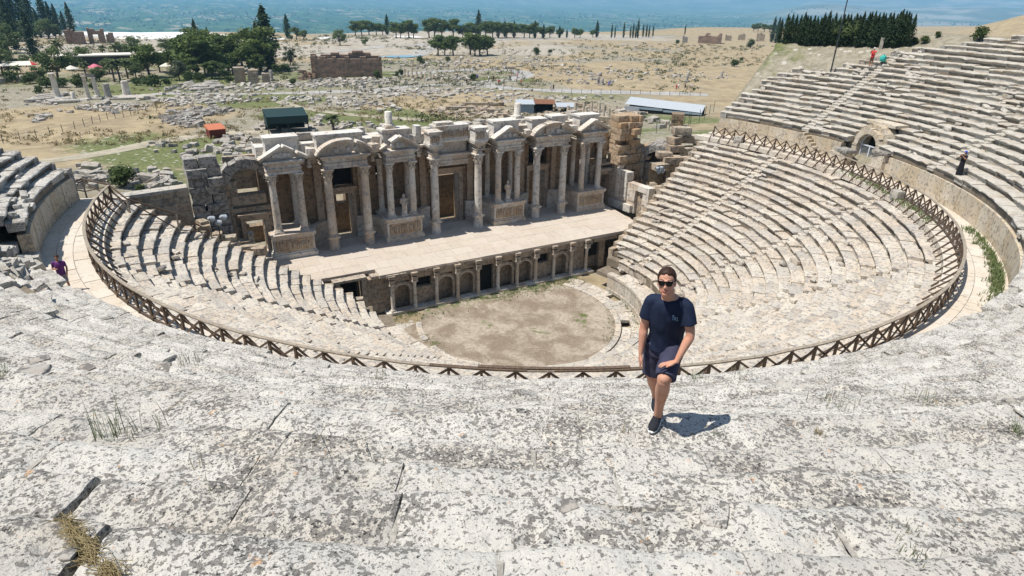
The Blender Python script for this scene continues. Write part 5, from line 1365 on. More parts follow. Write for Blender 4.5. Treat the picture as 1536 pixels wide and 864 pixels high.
ruin_piece('stone_block', 1321, 71, 60, 4, 'white upright slab before the right end of the grove', 'rubble', 'stone block', 1.2, .2)
ruin_piece('masonry_block', 1015, 189, 172, 17, 'dark square masonry block on the grass below the long shelter', 'brown', 'stone block', 2.2, .1)
for k, (u, v, t, w, lab) in enumerate(((22, 124, 117, 30, 'low dark stone wall at the left edge of site'), (1320, 300, 290, 1, ''))):
    if lab: ruin_piece('ruined_wall', u, v, t, w, lab, 'greyruin', 'wall', 1.5, .6)
# columns and standing stones
def site_column(u, v, top, label, group=None, r=.35, mat='marble', cap=True):
    p, h = up_from(u, v, top); mb = MB(); mb.box((0, 0, .1), (r*3, r*3, .5), .3, .3)
    mb.lathe((0, 0, .3), [(r*1.25, 0), (r*1.25, .12), (r, .2), (r*.86, h-.5)]+([(r*.9, h-.48), (r*1.35, h-.32), (r*1.35, h-.3)] if cap else [(r*.7, h-.42)]), 10, .3)
    o = mb.build('stone_column', M[mat], None, smooth=50); o.location = p; o.rotation_euler = (RNG.normal(0, .02), RNG.normal(0, .02), 0)
    return tag(o, label, 'column', group)
site_column(88, 148, 120, 'thick leaning column right of the fallen marble at far left', r=.6); site_column(134, 150, 123, 'standing column under the left end of the stone beam', r=.42); site_column(147, 146, 124, 'standing column under the right end of the stone beam', r=.42)
pa, pb = ground(134, 150), ground(147, 146); mb = MB(); h_ = 5.0
mb.bar(pa+[0, 0, (150-121)*np.linalg.norm(pa-CAM)/FOC], pb+[0, 0, (146-121)*np.linalg.norm(pb-CAM)/FOC], .8, .7); tag(mb.build('stone_beam', M['greyruin'], None, loc=pa), 'short stone beam lying across two standing columns', 'beam')
site_column(112, 153, 141, 'short column stump left of the two beam columns', r=.45, cap=False); site_column(191, 145, 126, 'white statue like stump on marble platform', r=.8, cap=False)
site_column(163, 148, 130, 'dark broken stump beside the marble platform', r=.7, mat='greyruin', cap=False)
for u, v, t in ((905, 172, 160), (862, 176, 156), (874, 172, 154), (886, 172, 155), (898, 170, 156), (850, 178, 160), (912, 178, 164), (878, 178, 162)): site_column(u, v+8, t, 'thin standing stone in the row behind the right stage end', 'standing stones behind the stage', r=.28, cap=False, mat='ruin')
for i, (u, v, t) in enumerate(((607, 114, 104), (612, 115, 106), (618, 116, 103), (625, 117, 107), (632, 117, 108), (638, 118, 109), (645, 118, 108), (650, 119, 111), (656, 118, 110))): site_column(u, v, t, 'upright stone in the row between brick ruin and path', 'upright stones near the brick ruin', r=.35, cap=False, mat='ruin')
for u, v, t in ((897, 126, 116), (903, 127, 118), (914, 128, 120), (1030, 123, 112), (1082, 117, 109), (408, 121, 107), (396, 120, 110)): site_column(u, v, t, 'lone upright stone on the dry slope', 'upright stones on the dry slope', r=.45, cap=False, mat='greyruin')
# marble platform
p = ground(196, 148); T = local(p, facing(p)); mb = MB(); mb.add(T([[x, y, z] for z in (-.2, .5) for x, y in ((-4.5, -2), (4.5, -2), (4.5, 2.4), (-4.5, 2.4))]), [[0,3,2,1],[4,5,6,7],[0,1,5,4],[1,2,6,5],[2,3,7,6],[3,0,4,7]], 0)
tag(mb.build('marble_platform', M['rubble'], None, loc=p), 'low white marble platform at the far left ruins', 'platform')
# ---- sheds and shelters
M['teal'] = plain('dark_green_sheet', (.018, .042, .042), .6, var=.2, bump=.1); M['redbox'] = plain('dark_red_panel', (.16, .03, .02), .6, var=.15, bump=.05); M['orangeroof'] = plain('orange_roof', (.50, .17, .09), .6, var=.1, bump=.05)
M['bluesheet'] = plain('light_blue_sheet', (.27, .34, .39), .5, var=.1, bump=.05); M['whitesheet'] = plain('white_blue_sheet', (.44, .465, .49), .45, var=.08, bump=.05); M['rust'] = plain('rusty_sheet', (.20, .09, .05), .7, var=.3, bump=.1); M['canvas'] = plain('cream_canvas', (.66, .62, .54), .8, var=.06, bump=.05); M['red'] = plain('red_canvas', (.55, .04, .06), .8, var=.1, bump=0); M['pink'] = plain('pink_canvas', (.62, .16, .22), .8, var=.1, bump=0); M['greysheet'] = plain('grey_sheet', (.42, .45, .48), .5, var=.1, bump=.05)
def shed_root(name, u, v, label, cat, turn=0.0): p = ground(u, v); t = thing(name, label, cat, p); return t, local(p, facing(p)+turn), np.linalg.norm(p-CAM)/FOC
BX = [[0,3,2,1],[4,5,6,7],[0,1,5,4],[1,2,6,5],[2,3,7,6],[3,0,4,7]]
def bxT(mb, T, lo, hi, tint=.3, top=None):
    V = [[x, y, z] for z in (lo[2], hi[2]) for x, y in ((lo[0], lo[1]), (hi[0], lo[1]), (hi[0], hi[1]), (lo[0], hi[1]))]
    if top: V[4][2] += top[0]; V[5][2] += top[0]; V[6][2] += top[1]; V[7][2] += top[1]
    mb.add(T(np.array(V)), BX, tint)
t, T, k = shed_root('work_shed', 431, 196, 'dark green open work shed behind the left stage end', 'shed', .12); w = 27*k; h = 26*k
mb = MB(); bxT(mb, T, (-w, -2.2, h*.86), (w, 2.2, h*.92), .3, (-.45, .45)); mb.build('roof', M['teal'], t)
mb = MB(); bxT(mb, T, (-w+.1, 2.0, 0), (w-.1, 2.1, h*.9)); bxT(mb, T, (-w+.05, -2.1, h*.34), (-w+.12, 2, h*.86)); bxT(mb, T, (w-.12, -2.1, h*.34), (w-.05, 2, h*.86)); bxT(mb, T, (-w, -2.22, h*.5), (w, -2.15, h*.84)); mb.build('wall', M['teal'], t)
for x in (-w+.15, 0, w-.15):
    mb = MB(); bxT(mb, T, (x-.06, -2.1, -.2), (x+.06, -1.98, h*.8)); mb.build('post', M['metal_dark'], t)
t, T, k = shed_root('small_hut', 325, 205, 'small red hut with orange roof behind the left ruins', 'hut', .25); w = 10*k; h = 14*k
mb = MB(); bxT(mb, T, (-w, -1.1, -.1), (w, 1.1, h*.75)); mb.build('wall', M['redbox'], t); mb = MB(); bxT(mb, T, (-w-.1, -1.25, h*.75), (w+.1, 1.25, h*.8), .1, (0, .5)); mb.build('roof', M['orangeroof'], t)
t, T, k = shed_root('long_shelter', 996, 170, 'long white and blue sheet roof shelter right of the stage', 'shelter', -.16); w = 53*k; h = 15*k
mb = MB()
n = 60
V = []
for j in range(n+1):
    x = -w+2*w*j/n; zz = .05*(j % 2); V += [[x, -2.4, h*.72+zz-.45*(x+w)/(2*w)*1.2], [x, 2.4, h+.25+zz-.45*(x+w)/(2*w)*1.2]]
mb.add(T(np.array(V)), [[2*j, 2*j+2, 2*j+3, 2*j+1] for j in range(n)], .1); mb.build('roof', M['whitesheet'], t)
mb = MB(); bxT(mb, T, (-w, -2.5, h*.36), (-w*.0, -2.42, h*.56)); bxT(mb, T, (w*.02, -2.5, h*.28), (w, -2.42, h*.46)); mb.build('front_panel', M['bluesheet'], t)
mb = MB()
for j in range(5): bxT(mb, T, (-w, -2.64, h*(.02+.11*j)), (-w*.6, -2.56-.06*(j % 2), h*(.02+.11*j+.09)))
mb.build('striped_panel', M['whitesheet'], t)
mb = MB(); bxT(mb, T, (-w, 2.2, -.5), (w, 2.3, h*.7)); mb.build('rear_wall', M['metal_dark'], t)
for x in np.linspace(-w+.2, w-.2, 6):
    mb = MB(); bxT(mb, T, (x-.08, -2.3, -.5), (x+.08, -2.15, h*.5)); mb.build('post', M['metal_dark'], t)
t, T, k = shed_root('blue_shed', 787, 168, 'light blue shed with rusty lean to roof behind the stage', 'shed', .1); w = 12*k; h = 15*k
mb = MB(); bxT(mb, T, (-w, -1.5, -.3), (w, 1.5, h*.8)); mb.build('wall', M['bluesheet'], t); mb = MB(); bxT(mb, T, (-w-.2, -1.8, h*.8), (w+.2, 1.8, h*.86), .1, (0, .4)); mb.build('roof', M['greysheet'], t)
mb = MB(); bxT(mb, T, (w+.25, -1.7, h*.9), (w*3.6, 1.9, h*.95), .2, (-.2, .3)); mb.build('rusty_roof', M['rust'], t); mb = MB(); bxT(mb, T, (w+.3, 1.2, -.3), (w*3.5, 1.3, h*.88)); mb.build('dark_wall', M['dark'], t)
mb = MB(); bxT(mb, T, (w*3.6+.1, -1.5, h*.62), (w*6.2, 1.5, h*.68), .2, (-.3, .3)); mb.build('sheet_roof', M['greysheet'], t)
# cafe
t, T, k = shed_root('cafe_pavilion', 15, 112, 'cream canopy pavilion at the far left edge', 'pavilion'); w = 22*k
mb = MB(); bxT(mb, T, (-w*1.4, -3, 2.6), (w, 3, 2.9), .1, (-.3, .3)); mb.build('canopy', M['canvas'], t)
for x in np.linspace(-w, w-.3, 5):
    mb = MB(); bxT(mb, T, (x-.07, -2.8, -.2), (x+.07, -2.66, 2.6)); mb.build('post', M['metal_dark'], t)
t, T, k = shed_root('cafe_building', 143, 99, 'long low cafe building with white flat roof among the palms', 'building'); w = 40*k
mb = MB(); bxT(mb, T, (-w, -4, 3.2), (w, 4, 3.55), 0); mb.build('roof', M['canvas'], t); mb = MB(); bxT(mb, T, (-w+.5, -2.5, -.2), (w-.5, 3.6, 3.18)); mb.build('wall', M['metal_dark'], t)
t, T, k = shed_root('cafe_building', 255, 92, 'small white roofed kiosk behind the large pine', 'building'); w = 14*k
mb = MB(); bxT(mb, T, (-w, -3, 2.9), (w, 3, 3.2), 0); mb.build('roof', M['canvas'], t); mb = MB(); bxT(mb, T, (-w+.4, -2.4, -.2), (w-.4, 2.6, 2.88)); mb.build('wall', M['metal_dark'], t)
for u, v, mat, lab in ((145, 112, 'pink', 'pink cafe parasol in front of the long cafe'), (263, 103, 'red', 'red cafe parasol beside the large pine'), (48, 108, 'red', 'red cafe parasol at the left of cafe'), (110, 115, 'canvas', 'cream cafe parasol left of the pink one'), (252, 110, 'canvas', 'cream parasol below the red one')):
    t, T, k = shed_root('parasol', u, v, lab, 'parasol'); p = t.location; mb = MB(); mb.lathe((p[0], p[1], p[2]+2.0), [(1.9, 0), (1.85, .12), (.1, .95)], 8, .1); mb.build('canopy', M[mat], t); mb = MB(); mb.tube([p, (p[0], p[1], p[2]+2.9)], .05, 6); mb.build('pole', M['metal_white'], t)
# ---- fences with thin posts
M['fencegreen'] = plain('green_fence_paint', (.03, .07, .045), .6, var=.1, bump=0)
def fence(pix, n, h, label, mat='fencegreen', r=.045, wires=(.35, .75)):
    P = np.array([ground(*p)[:2] for p in pix]); t_ = np.concatenate([[0], np.cumsum(np.linalg.norm(np.diff(P, axis=0), axis=1))]); u = np.linspace(0, t_[-1], n)
    Q = np.stack([np.interp(u, t_, P[:, 0]), np.interp(u, t_, P[:, 1])], 1); Q = np.c_[Q, terrain(Q[:, 0], Q[:, 1])]; f = thing('fence', label, 'fence', Q[0])
    for q_ in Q:
        mb = MB(); mb.tube([q_-[0, 0, .2], q_+[RNG.normal(0, .04), RNG.normal(0, .04), h]], r, 5); mb.build('post', M[mat], f)
    mb = MB()
    for w_ in wires: mb.tube(Q+[0, 0, h*w_], .012, 3, cap=False)
    mb.build('wire', M['metal_dark'], f)
fence([(960, 205), (1000, 198), (1035, 188)], 6, 2.0, 'near green post fence on the grass above the right stage end'); fence([(1010, 196), (1045, 186), (1070, 168)], 6, 2.3, 'upper green post fence climbing towards the upper seats')
fence([(5, 215), (60, 206), (120, 192), (170, 178), (215, 168), (235, 165)], 16, 1.3, 'thin post fence across the dry field at left', 'metal_dark', .05)
fence([(585, 178), (620, 182), (650, 183), (700, 186)], 9, 1.4, 'thin post fence behind the stage centre', 'metal_dark', .05)
fence([(480, 142), (560, 138), (640, 131), (705, 129), (760, 136), (830, 139), (900, 141), (1000, 143), (1050, 144)], 42, 1.2, 'long post and wire fence along the gravel path', 'metal_dark', .05)
fence([(640, 108), (720, 106), (760, 106), (780, 111), (765, 118)], 28, 1.3, 'post fence round the far bend of the path', 'metal_dark', .05)
# ---- scattered stones: prototypes, near ones as things, the rest one mass
PB = []
for k in range(9):
    mb = MB(); dm = [(1.5, .8, .6), (1.1, .9, .7), (.9, .7, .5), (1.9, .7, .55), (.8, .8, .8), (1.3, 1.1, .45), (1.0, .5, .5), (1.6, 1.0, .8), (.7, .6, .4)][k]
    mb.rough((0, 0, 0), dm, 0, k+70, 3, .14, .16, (k*.37) % 1); PB.append(mb.build('stone_block', M['rubble'] if k % 3 else M['greyruin'])); 
used = [False]*9
def stone_thing(p, s, label, group):
    k = int(RNG.integers(0, 9)); o = PB[k] if not used[k] else PB[k].copy()
    if used[k]: COL.objects.link(o)
    used[k] = True; o.location = (p[0], p[1], p[2]+.2*s); o.rotation_euler = (RNG.normal(0, .14), RNG.normal(0, .14), RNG.uniform(0, 6.28)); o.scale = (s, s, s)
    tag(o, label, 'stone block', group)
def spread(areas, n, s, label, group):
    for k in range(n):
        u, v, ru, rv = areas[int(RNG.integers(0, len(areas)))]; uu, vv = u+RNG.uniform(-1, 1)*ru, v+RNG.uniform(-1, 1)*rv
        p = ground(uu, vv)
        if gdist(p) > 260: continue
        stone_thing(p, s*RNG.uniform(.6, 1.35), label, group)
spread([(300, 222, 95, 9), (330, 234, 60, 7), (370, 214, 30, 8), (350, 226, 40, 6)], 95, .95, 'white marble block in the stone yard behind the left ruins', 'marble blocks in the left stone yard')
spread([(130, 258, 40, 12), (170, 272, 40, 14), (220, 276, 40, 10), (250, 265, 25, 14), (110, 275, 15, 8)], 75, 1.0, 'grey fallen block in the rubble behind the left terrace wall', 'fallen blocks behind the left wall')
spread([(490, 193, 45, 6), (530, 188, 35, 5), (410, 190, 25, 8), (465, 183, 20, 6)], 55, .9, 'pale block in the line beside the short palm', 'pale blocks beside the short palm')
spread([(985, 186, 30, 8), (955, 176, 25, 8), (900, 180, 30, 6)], 40, 1.0, 'pale block on the grass below the long shelter', 'pale blocks below the shelter')
def stones_mass(name, areas, n, smin, smax, mat='rubble'):
    mb = MB(); ar = np.array([a[2]*a[3] for a in areas], float); ar /= ar.sum(); ch = RNG.choice(len(areas), n, p=ar); AR = np.array(areas, float)[ch]
    G = ground_many(AR[:, 0]+RNG.normal(0, .5, n)*AR[:, 2], AR[:, 1]+RNG.normal(0, .5, n)*AR[:, 3])
    for k, p in enumerate(G):
        if gdist(p) > 420: continue
        s = RNG.uniform(smin, smax)*(.55+.45*RNG.random())*(1+gdist(p)/500); mb.rough((p[0], p[1], p[2]+.08*s), (s*RNG.uniform(.8, 1.8), s*RNG.uniform(.6, 1), s*RNG.uniform(.4, .85)), RNG.uniform(0, 6.28), k, 2, .14, .17, RNG.random(), tilt=(RNG.normal(0, .2), RNG.normal(0, .2)))
    tag(mb.build(name, M[mat]), kind='stuff')
stones_mass('scattered_stones', [(560, 122, 60, 6), (460, 128, 60, 5), (520, 124, 80, 6), (620, 96, 70, 8), (700, 95, 60, 6), (680, 118, 40, 6)], 480, .5, 1.1)
stones_mass('scattered_stones', [(450, 150, 70, 8), (600, 140, 90, 8), (520, 155, 50, 7), (680, 138, 60, 8), (760, 145, 60, 8), (560, 160, 40, 6), (850, 150, 60, 8)], 440, .5, 1.1)
stones_mass('scattered_stones', [(150, 165, 50, 5), (180, 160, 40, 4), (270, 152, 60, 8), (300, 135, 60, 8), (330, 150, 60, 7), (390, 130, 50, 7), (70, 152, 40, 6), (60, 178, 16, 5)], 520, .5, 1.1)
stones_mass('rubble_heap', [(270, 178, 26, 8), (282, 184, 22, 7), (310, 168, 26, 7)], 300, .6, 1.2, 'greyruin')
stones_mass('scattered_stones', [(800, 95, 120, 14), (900, 110, 120, 8), (1000, 116, 90, 6), (880, 122, 60, 5), (960, 70, 90, 8), (1080, 50, 70, 6), (1000, 45, 80, 5), (760, 78, 60, 6)], 330, .5, 1.2)
stones_mass('excavation_rubble', [(700, 165, 60, 7), (740, 172, 50, 8), (830, 175, 60, 8), (890, 165, 50, 8), (780, 178, 40, 6), (940, 168, 30, 8)], 520, .5, 1.1, 'ruin')
# excavation walls behind the stage
for k, (u, v, t, w) in enumerate(((690, 165, 160, 40), (735, 170, 164, 30), (760, 178, 171, 30), (830, 182, 173, 36), (870, 170, 165, 30), (910, 186, 176, 24), (725, 158, 153, 60), (860, 160, 154, 34))): ruin_piece('ruined_wall', u, v, t, w, 'low brown excavation wall behind the stage building', 'ruin', 'wall', 1.0, .8, None, 'excavation walls behind the stage')
# fallen fluted marble pieces at far left
for u, v, ru, n, lab, g in ((80, 150, 18, 12, 'fallen white marble piece beside the thick leaning column', 'fallen marble at the left'), (300, 131, 26, 16, 'long fallen column shaft left of the path', 'fallen shafts left of the path')):
    for k in range(n):
        p = ground(u+RNG.uniform(-1, 1)*ru, v+RNG.uniform(-1, 1)*6); a = RNG.normal(.4, .3); Lh = RNG.uniform(1.2, 2.8); mb = MB(); dx, dy = Lh*math.cos(a), Lh*math.sin(a)
        mb.tube([(-dx, -dy, .35), (dx, dy, .35)], RNG.uniform(.28, .42), 9, RNG.uniform(0, .5)); o = mb.build('column_shaft', M['rubble'], None, smooth=50); o.location = p; tag(o, lab, 'column', g)

# low scrub and dry tufts over the fields
rg = np.random.default_rng(19)
for nm, mat, n, s0 in (('dry_scrub', leaf_mat('dry_scrub', (.20, .16, .075), (.36, .29, .16)), 2600, .35), ('green_scrub', leaf_mat('green_scrub', (.07, .09, .035), (.14, .155, .07)), 2300, .42)):
    mb = MB(); N = n*3; U, V_ = rg.uniform(0, 1180, N), 48+170*rg.random(N)**1.5; ok = ~((U > 900) & (V_ > 145)) & ~((U > 1050) & (V_ > 100)); U, V_ = U[ok], V_[ok]; G = ground_many(U, V_); D_ = np.hypot(G[:, 0]-CAM[0], G[:, 1]-CAM[1])
    den = fbm(np.stack([G[:, 0]*.03, G[:, 1]*.03, np.full(len(G), 3.0 if nm == 'dry_scrub' else 9.0)], 1), 3, 12); ok = (D_ > 95) & (D_ < 460) & (den > -.05+.25*rg.random(len(G)))
    for p, d_ in list(zip(G[ok], D_[ok]))[:n]:
        s_ = s0*rg.uniform(.6, 1.8)*(1+d_/300); leaves(mb, (p[0], p[1], p[2]+.25*s_), (s_, s_, s_*.5), 22, .19*s_, rg)
    tag(mb.build(nm, mat), kind='stuff')

# groves, hedgerows and scattered houses down in the valley
rg = np.random.default_rng(29); N = 15000; A_z = rg.uniform(-.30, 1.15, N); D_ = 750*np.exp(rg.random(N)*2.35); X_, Y_ = CAM[0]+D_*np.sin(A_z), CAM[1]+D_*np.cos(A_z)
ok = D_ > edge_dist(A_z)+190; U_, W_ = X_*math.cos(.62)-Y_*math.sin(.62), X_*math.sin(.62)+Y_*math.cos(.62)
den = fbm(np.stack([U_/260., W_/900., U_*0], 1), 3, 61); lin = np.abs(((U_/170.+.35*fbm(P2(U_, W_, 1/700.), 2, 3)) % 1)-.5) > .44
sel = np.nonzero(ok & ((den > .12) | lin))[0][:6500]; Z_ = terrain(X_[sel], Y_[sel]); mb = MB()
for k, i in enumerate(sel):
    s_ = rg.uniform(3, 6.5)*(1+D_[i]/9000); leaves(mb, (X_[i], Y_[i], Z_[k]+s_*.6), (s_, s_, s_*.75), 5, s_*.62, rg)
tag(mb.build('valley_groves', leaf_mat('valley_leaves', (.02, .045, .02), (.05, .085, .035))), kind='stuff')
mb = MB()
for cx, cy, n, sp in ((160, 22, 60, 16), (255, 20, 40, 12), (300, 25, 50, 18), (210, 14, 30, 14), (640, 20, 40, 30), (760, 12, 40, 30), (870, 24, 50, 24), (930, 25, 40, 26), (1010, 22, 40, 30), (1090, 26, 50, 26), (450, 12, 30, 20), (380, 28, 24, 14)):
    p0 = ground(cx, cy, 700.0)
    for k in range(n):
        x_, y_ = p0[0]+rg.normal(0, sp*9), p0[1]+rg.normal(0, sp*16); z_ = tz(x_, y_); w_ = rg.uniform(7, 14); mb.box((x_, y_, z_+3), (w_, rg.uniform(7, 11), rg.uniform(5, 9)), rg.uniform(0, 3), rg.random())
tag(mb.build('valley_houses', plain('village_plaster', (.62, .59, .54), .9, var=.1, bump=0)), kind='stuff')
# ------------------------------------------------------------------ people
def ell(mb, c, r, rot=None, n=14, tint=.3):
    V = []; 
    for i in range(n+1):
        t = math.pi*i/n
        for j in range(2*n):
            a = math.pi*j/n; V.append((math.sin(t)*math.cos(a)*r[0], math.sin(t)*math.sin(a)*r[1], math.cos(t)*r[2]))
    V = np.array(V)
    if rot is not None: V = V @ np.array(rot.to_3x3() if hasattr(rot, 'to_3x3') else rot).T
    m = 2*n; F = [[i*m+j, (i+1)*m+j, (i+1)*m+(j+1) % m, i*m+(j+1) % m] for i in range(n) for j in range(m)]
    mb.add(V+np.asarray(c, float), F, tint)
def etube(mb, pts, ra, rb, side=(1, 0, 0), n=18, tint=.3):
    """closed loft of elliptic sections; ra along 'side', rb across"""
    P = np.asarray(pts, float); k = 4*(len(P)-1)+1; t = np.linspace(0, len(P)-1, k); ti = np.arange(len(P))
    def sm(v):
        v = np.asarray(v, float); i = np.clip(t.astype(int), 0, len(P)-2); f = t-i
        p0, p1, p2, p3 = v[np.maximum(i-1, 0)], v[i], v[i+1], v[np.minimum(i+2, len(P)-1)]; f = f.reshape(-1, *([1]*(v.ndim-1)))
        return .5*(2*p1+(p2-p0)*f+(2*p0-5*p1+4*p2-p3)*f*f+(3*p1-p0-3*p2+p3)*f**3)
    Q, A, B = sm(P), sm(ra), sm(rb); T = np.gradient(Q, axis=0); T /= np.linalg.norm(T, axis=1)[:, None]; s = np.asarray(side, float); V = []
    a = np.arange(n)*2*math.pi/n
    for i in range(k):
        X = s-T[i]*(s @ T[i]); X /= np.linalg.norm(X); Y = np.cross(T[i], X); V.append(Q[i]+A[i]*np.cos(a)[:, None]*X+B[i]*np.sin(a)[:, None]*Y)
    F = [[i*n+j, i*n+(j+1) % n, (i+1)*n+(j+1) % n, (i+1)*n+j] for i in range(k-1) for j in range(n)]+[list(range(n))[::-1], [(k-1)*n+j for j in range(n)]]
    mb.add(np.concatenate(V), F, tint)
def remesh(mb, name, mat, parent, voxel, smooth=2, wrinkle=None):
    o = mb.build('tmp', mat, None); md = o.modifiers.new('r', 'REMESH'); md.mode = 'VOXEL'; md.voxel_size = voxel
    if smooth: sm = o.modifiers.new('s', 'SMOOTH'); sm.iterations = smooth; sm.factor = .5
    dg = bpy.context.evaluated_depsgraph_get(); me = bpy.data.meshes.new_from_object(o.evaluated_get(dg)); bpy.data.objects.remove(o)
    if wrinkle:
        n = len(me.vertices); co = np.empty(n*3, np.float32); me.vertices.foreach_get('co', co); nr = np.empty(n*3, np.float32); me.vertices.foreach_get('normal', nr); co = co.reshape(-1, 3); nr = nr.reshape(-1, 3)
        co = co+nr*wrinkle(co)[:, None]; me.vertices.foreach_set('co', co.astype(np.float32).ravel()); me.update()
    me.shade_smooth(); me.name = name; o2 = bpy.data.objects.new(name, me); COL.objects.link(o2); o2.parent = parent
    if not me.materials: me.materials.append(mat)
    return o2
def skin_mat(name, col):
    m, nt, b = new_mat(name); q = NT(nt); p = q.objpos()
    c = q.mix(q.ramp(q.noise(p, 9, 4, .6), .35, .7), col, (col[0]*.93, col[1]*.78, col[2]*.72)); nt.links.new(c, b.inputs['Base Color']); b.inputs['Roughness'].default_value = .62
    q.bump(b, q.noise(p, 120, 3, .6), .15, .002); b.inputs['Subsurface Weight'].default_value = .08; b.inputs['Subsurface Radius'].default_value = (.01, .004, .002); return m
M['skin'] = skin_mat('sunned_skin', (.56, .315, .225)); M['navy'] = plain('navy_jersey', (.009, .016, .040), .8, var=.15, vscale=3, bump=.15, bdist=.002); M['shorts'] = plain('slate_navy_cotton', (.042, .043, .078), .85, var=.12, bump=.15, bdist=.002)
M['hair'] = plain('dark_brown_hair', (.035, .016, .009), .55, var=.4, vscale=40, bump=.5, bdist=.004); M['black'] = plain('black_plastic', (.008, .008, .009), .25, var=.05, bump=0); M['shoe'] = plain('black_mesh_shoe', (.016, .018, .024), .8, var=.25, vscale=40, bump=.3, bdist=.002)
M['whiteplain'] = plain('white_rubber', (.70, .70, .69), .6, var=.06, bump=0); M['lip'] = plain('lips', (.36, .13, .11), .5, var=.05, bump=0); M['logo'] = plain('pale_blue_print', (.24, .36, .52), .7, var=.05, bump=0)

def head_shapes(mb, H, R):
    """H: head centre, R: rotation; face looks along local -y"""
    def e(c, r): ell(mb, H+np.array(R @ Vector(c)), r, R)
    e((0, .018, .042), (.077, .096, .092)); e((0, -.016, -.022), (.0675, .080, .092)); e((0, -.030, -.060), (.057, .060, .054)); e((0, -.064, -.094), (.030, .027, .023))
    for s in (-1, 1): e((s*.038, -.056, -.012), (.029, .029, .027)); e((s*.076, .014, -.006), (.010, .020, .032)); e((s*.028, -.078, .026), (.030, .016, .012)); e((s*.010, -.099, -.036), (.008, .009, .007))
    e((0, -.090, .002), (.010, .016, .030)); e((0, -.102, -.028), (.012, .017, .014)); e((0, -.084, -.060), (.026, .014, .016))
def hair_cap(parent, H, R, name='hair', mat='hair', sc=1.0):
    mb = MB(); n = 30; V = []
    for i in range(n+1):
        t = math.pi*i/n
        for j in range(2*n):
            a = math.pi*j/n; d = np.array([math.sin(t)*math.cos(a), math.sin(t)*math.sin(a), math.cos(t)])
            p = d*np.array([.0855, .104, .102])+np.array([0, .02, .045])
            line = -.075 if p[1] > .06 else (-.075+(.06-p[1])*1.15 if p[1] > -.0 else .0)
            if p[1] <= 0: line = np.interp(p[1], [-.09, -.055, -.03, 0], [.092, .080, .040, -.012])
            k = 1.0 if p[2] > line else .80
            q_ = np.array([0, .02, .04])+(p-np.array([0, .02, .04]))*(k+.035*float(vnoise(d*9, 3))*(k == 1)+(.045*max(0, -d[1])*max(0, d[2]) if k == 1 else 0))
            V.append(H+np.array(R @ Vector(q_*sc)))
    m = 2*n; mb.add(V, [[i*m+j, (i+1)*m+j, (i+1)*m+(j+1) % m, i*m+(j+1) % m] for i in range(n) for j in range(m)], .3)
    return mb.build(name, M[mat], parent, smooth=180, local=True)
def hand(mb, W_, d, side_thumb, nrm, L=.185, curl=.5, spread=2.2):
    """palm and five separate fingers; d: pointing direction, side_thumb: towards the thumb, nrm: palm side (fingers curl that way)"""
    d, st, nr = (np.asarray(v, float)/np.linalg.norm(v) for v in (d, side_thumb, nrm)); st = st-d*(st @ d); st /= np.linalg.norm(st)
    P0 = np.asarray(W_, float); etube(mb, [P0-d*.02, P0+d*L*.12, P0+d*L*.33, P0+d*L*.50], [.026, .034, .041, .038], [.020, .018, .016, .012], st, 14)
    for o, ln, rr in ((.030, .40, .0082), (.0105, .45, .0085), (-.0105, .42, .0082), (-.030, .33, .0073)):
        b = P0+d*L*.46+st*o; q_ = [b-d*.02]; dirn = d.copy()+st*o*spread
        for k, fr in enumerate((.45, .32, .26)):
            dirn = dirn/np.linalg.norm(dirn); q_.append(q_[-1]+dirn*L*ln*fr+(d*.02 if k == 0 else 0)); c = curl*(.45, .75, .6)[k]; dirn = dirn*math.cos(c)+nr*math.sin(c)
        mb.tube(q_, [rr*1.05, rr, rr*.92, rr*.75], 10)
    b = P0+d*L*.13+st*.028; mb.tube([b-d*.01-st*.012, b+d*.035+st*.020+nr*.006, b+d*.066+st*.026+nr*.014, b+d*.088+st*.022+nr*.024], [.014, .0125, .0105, .008], 10)

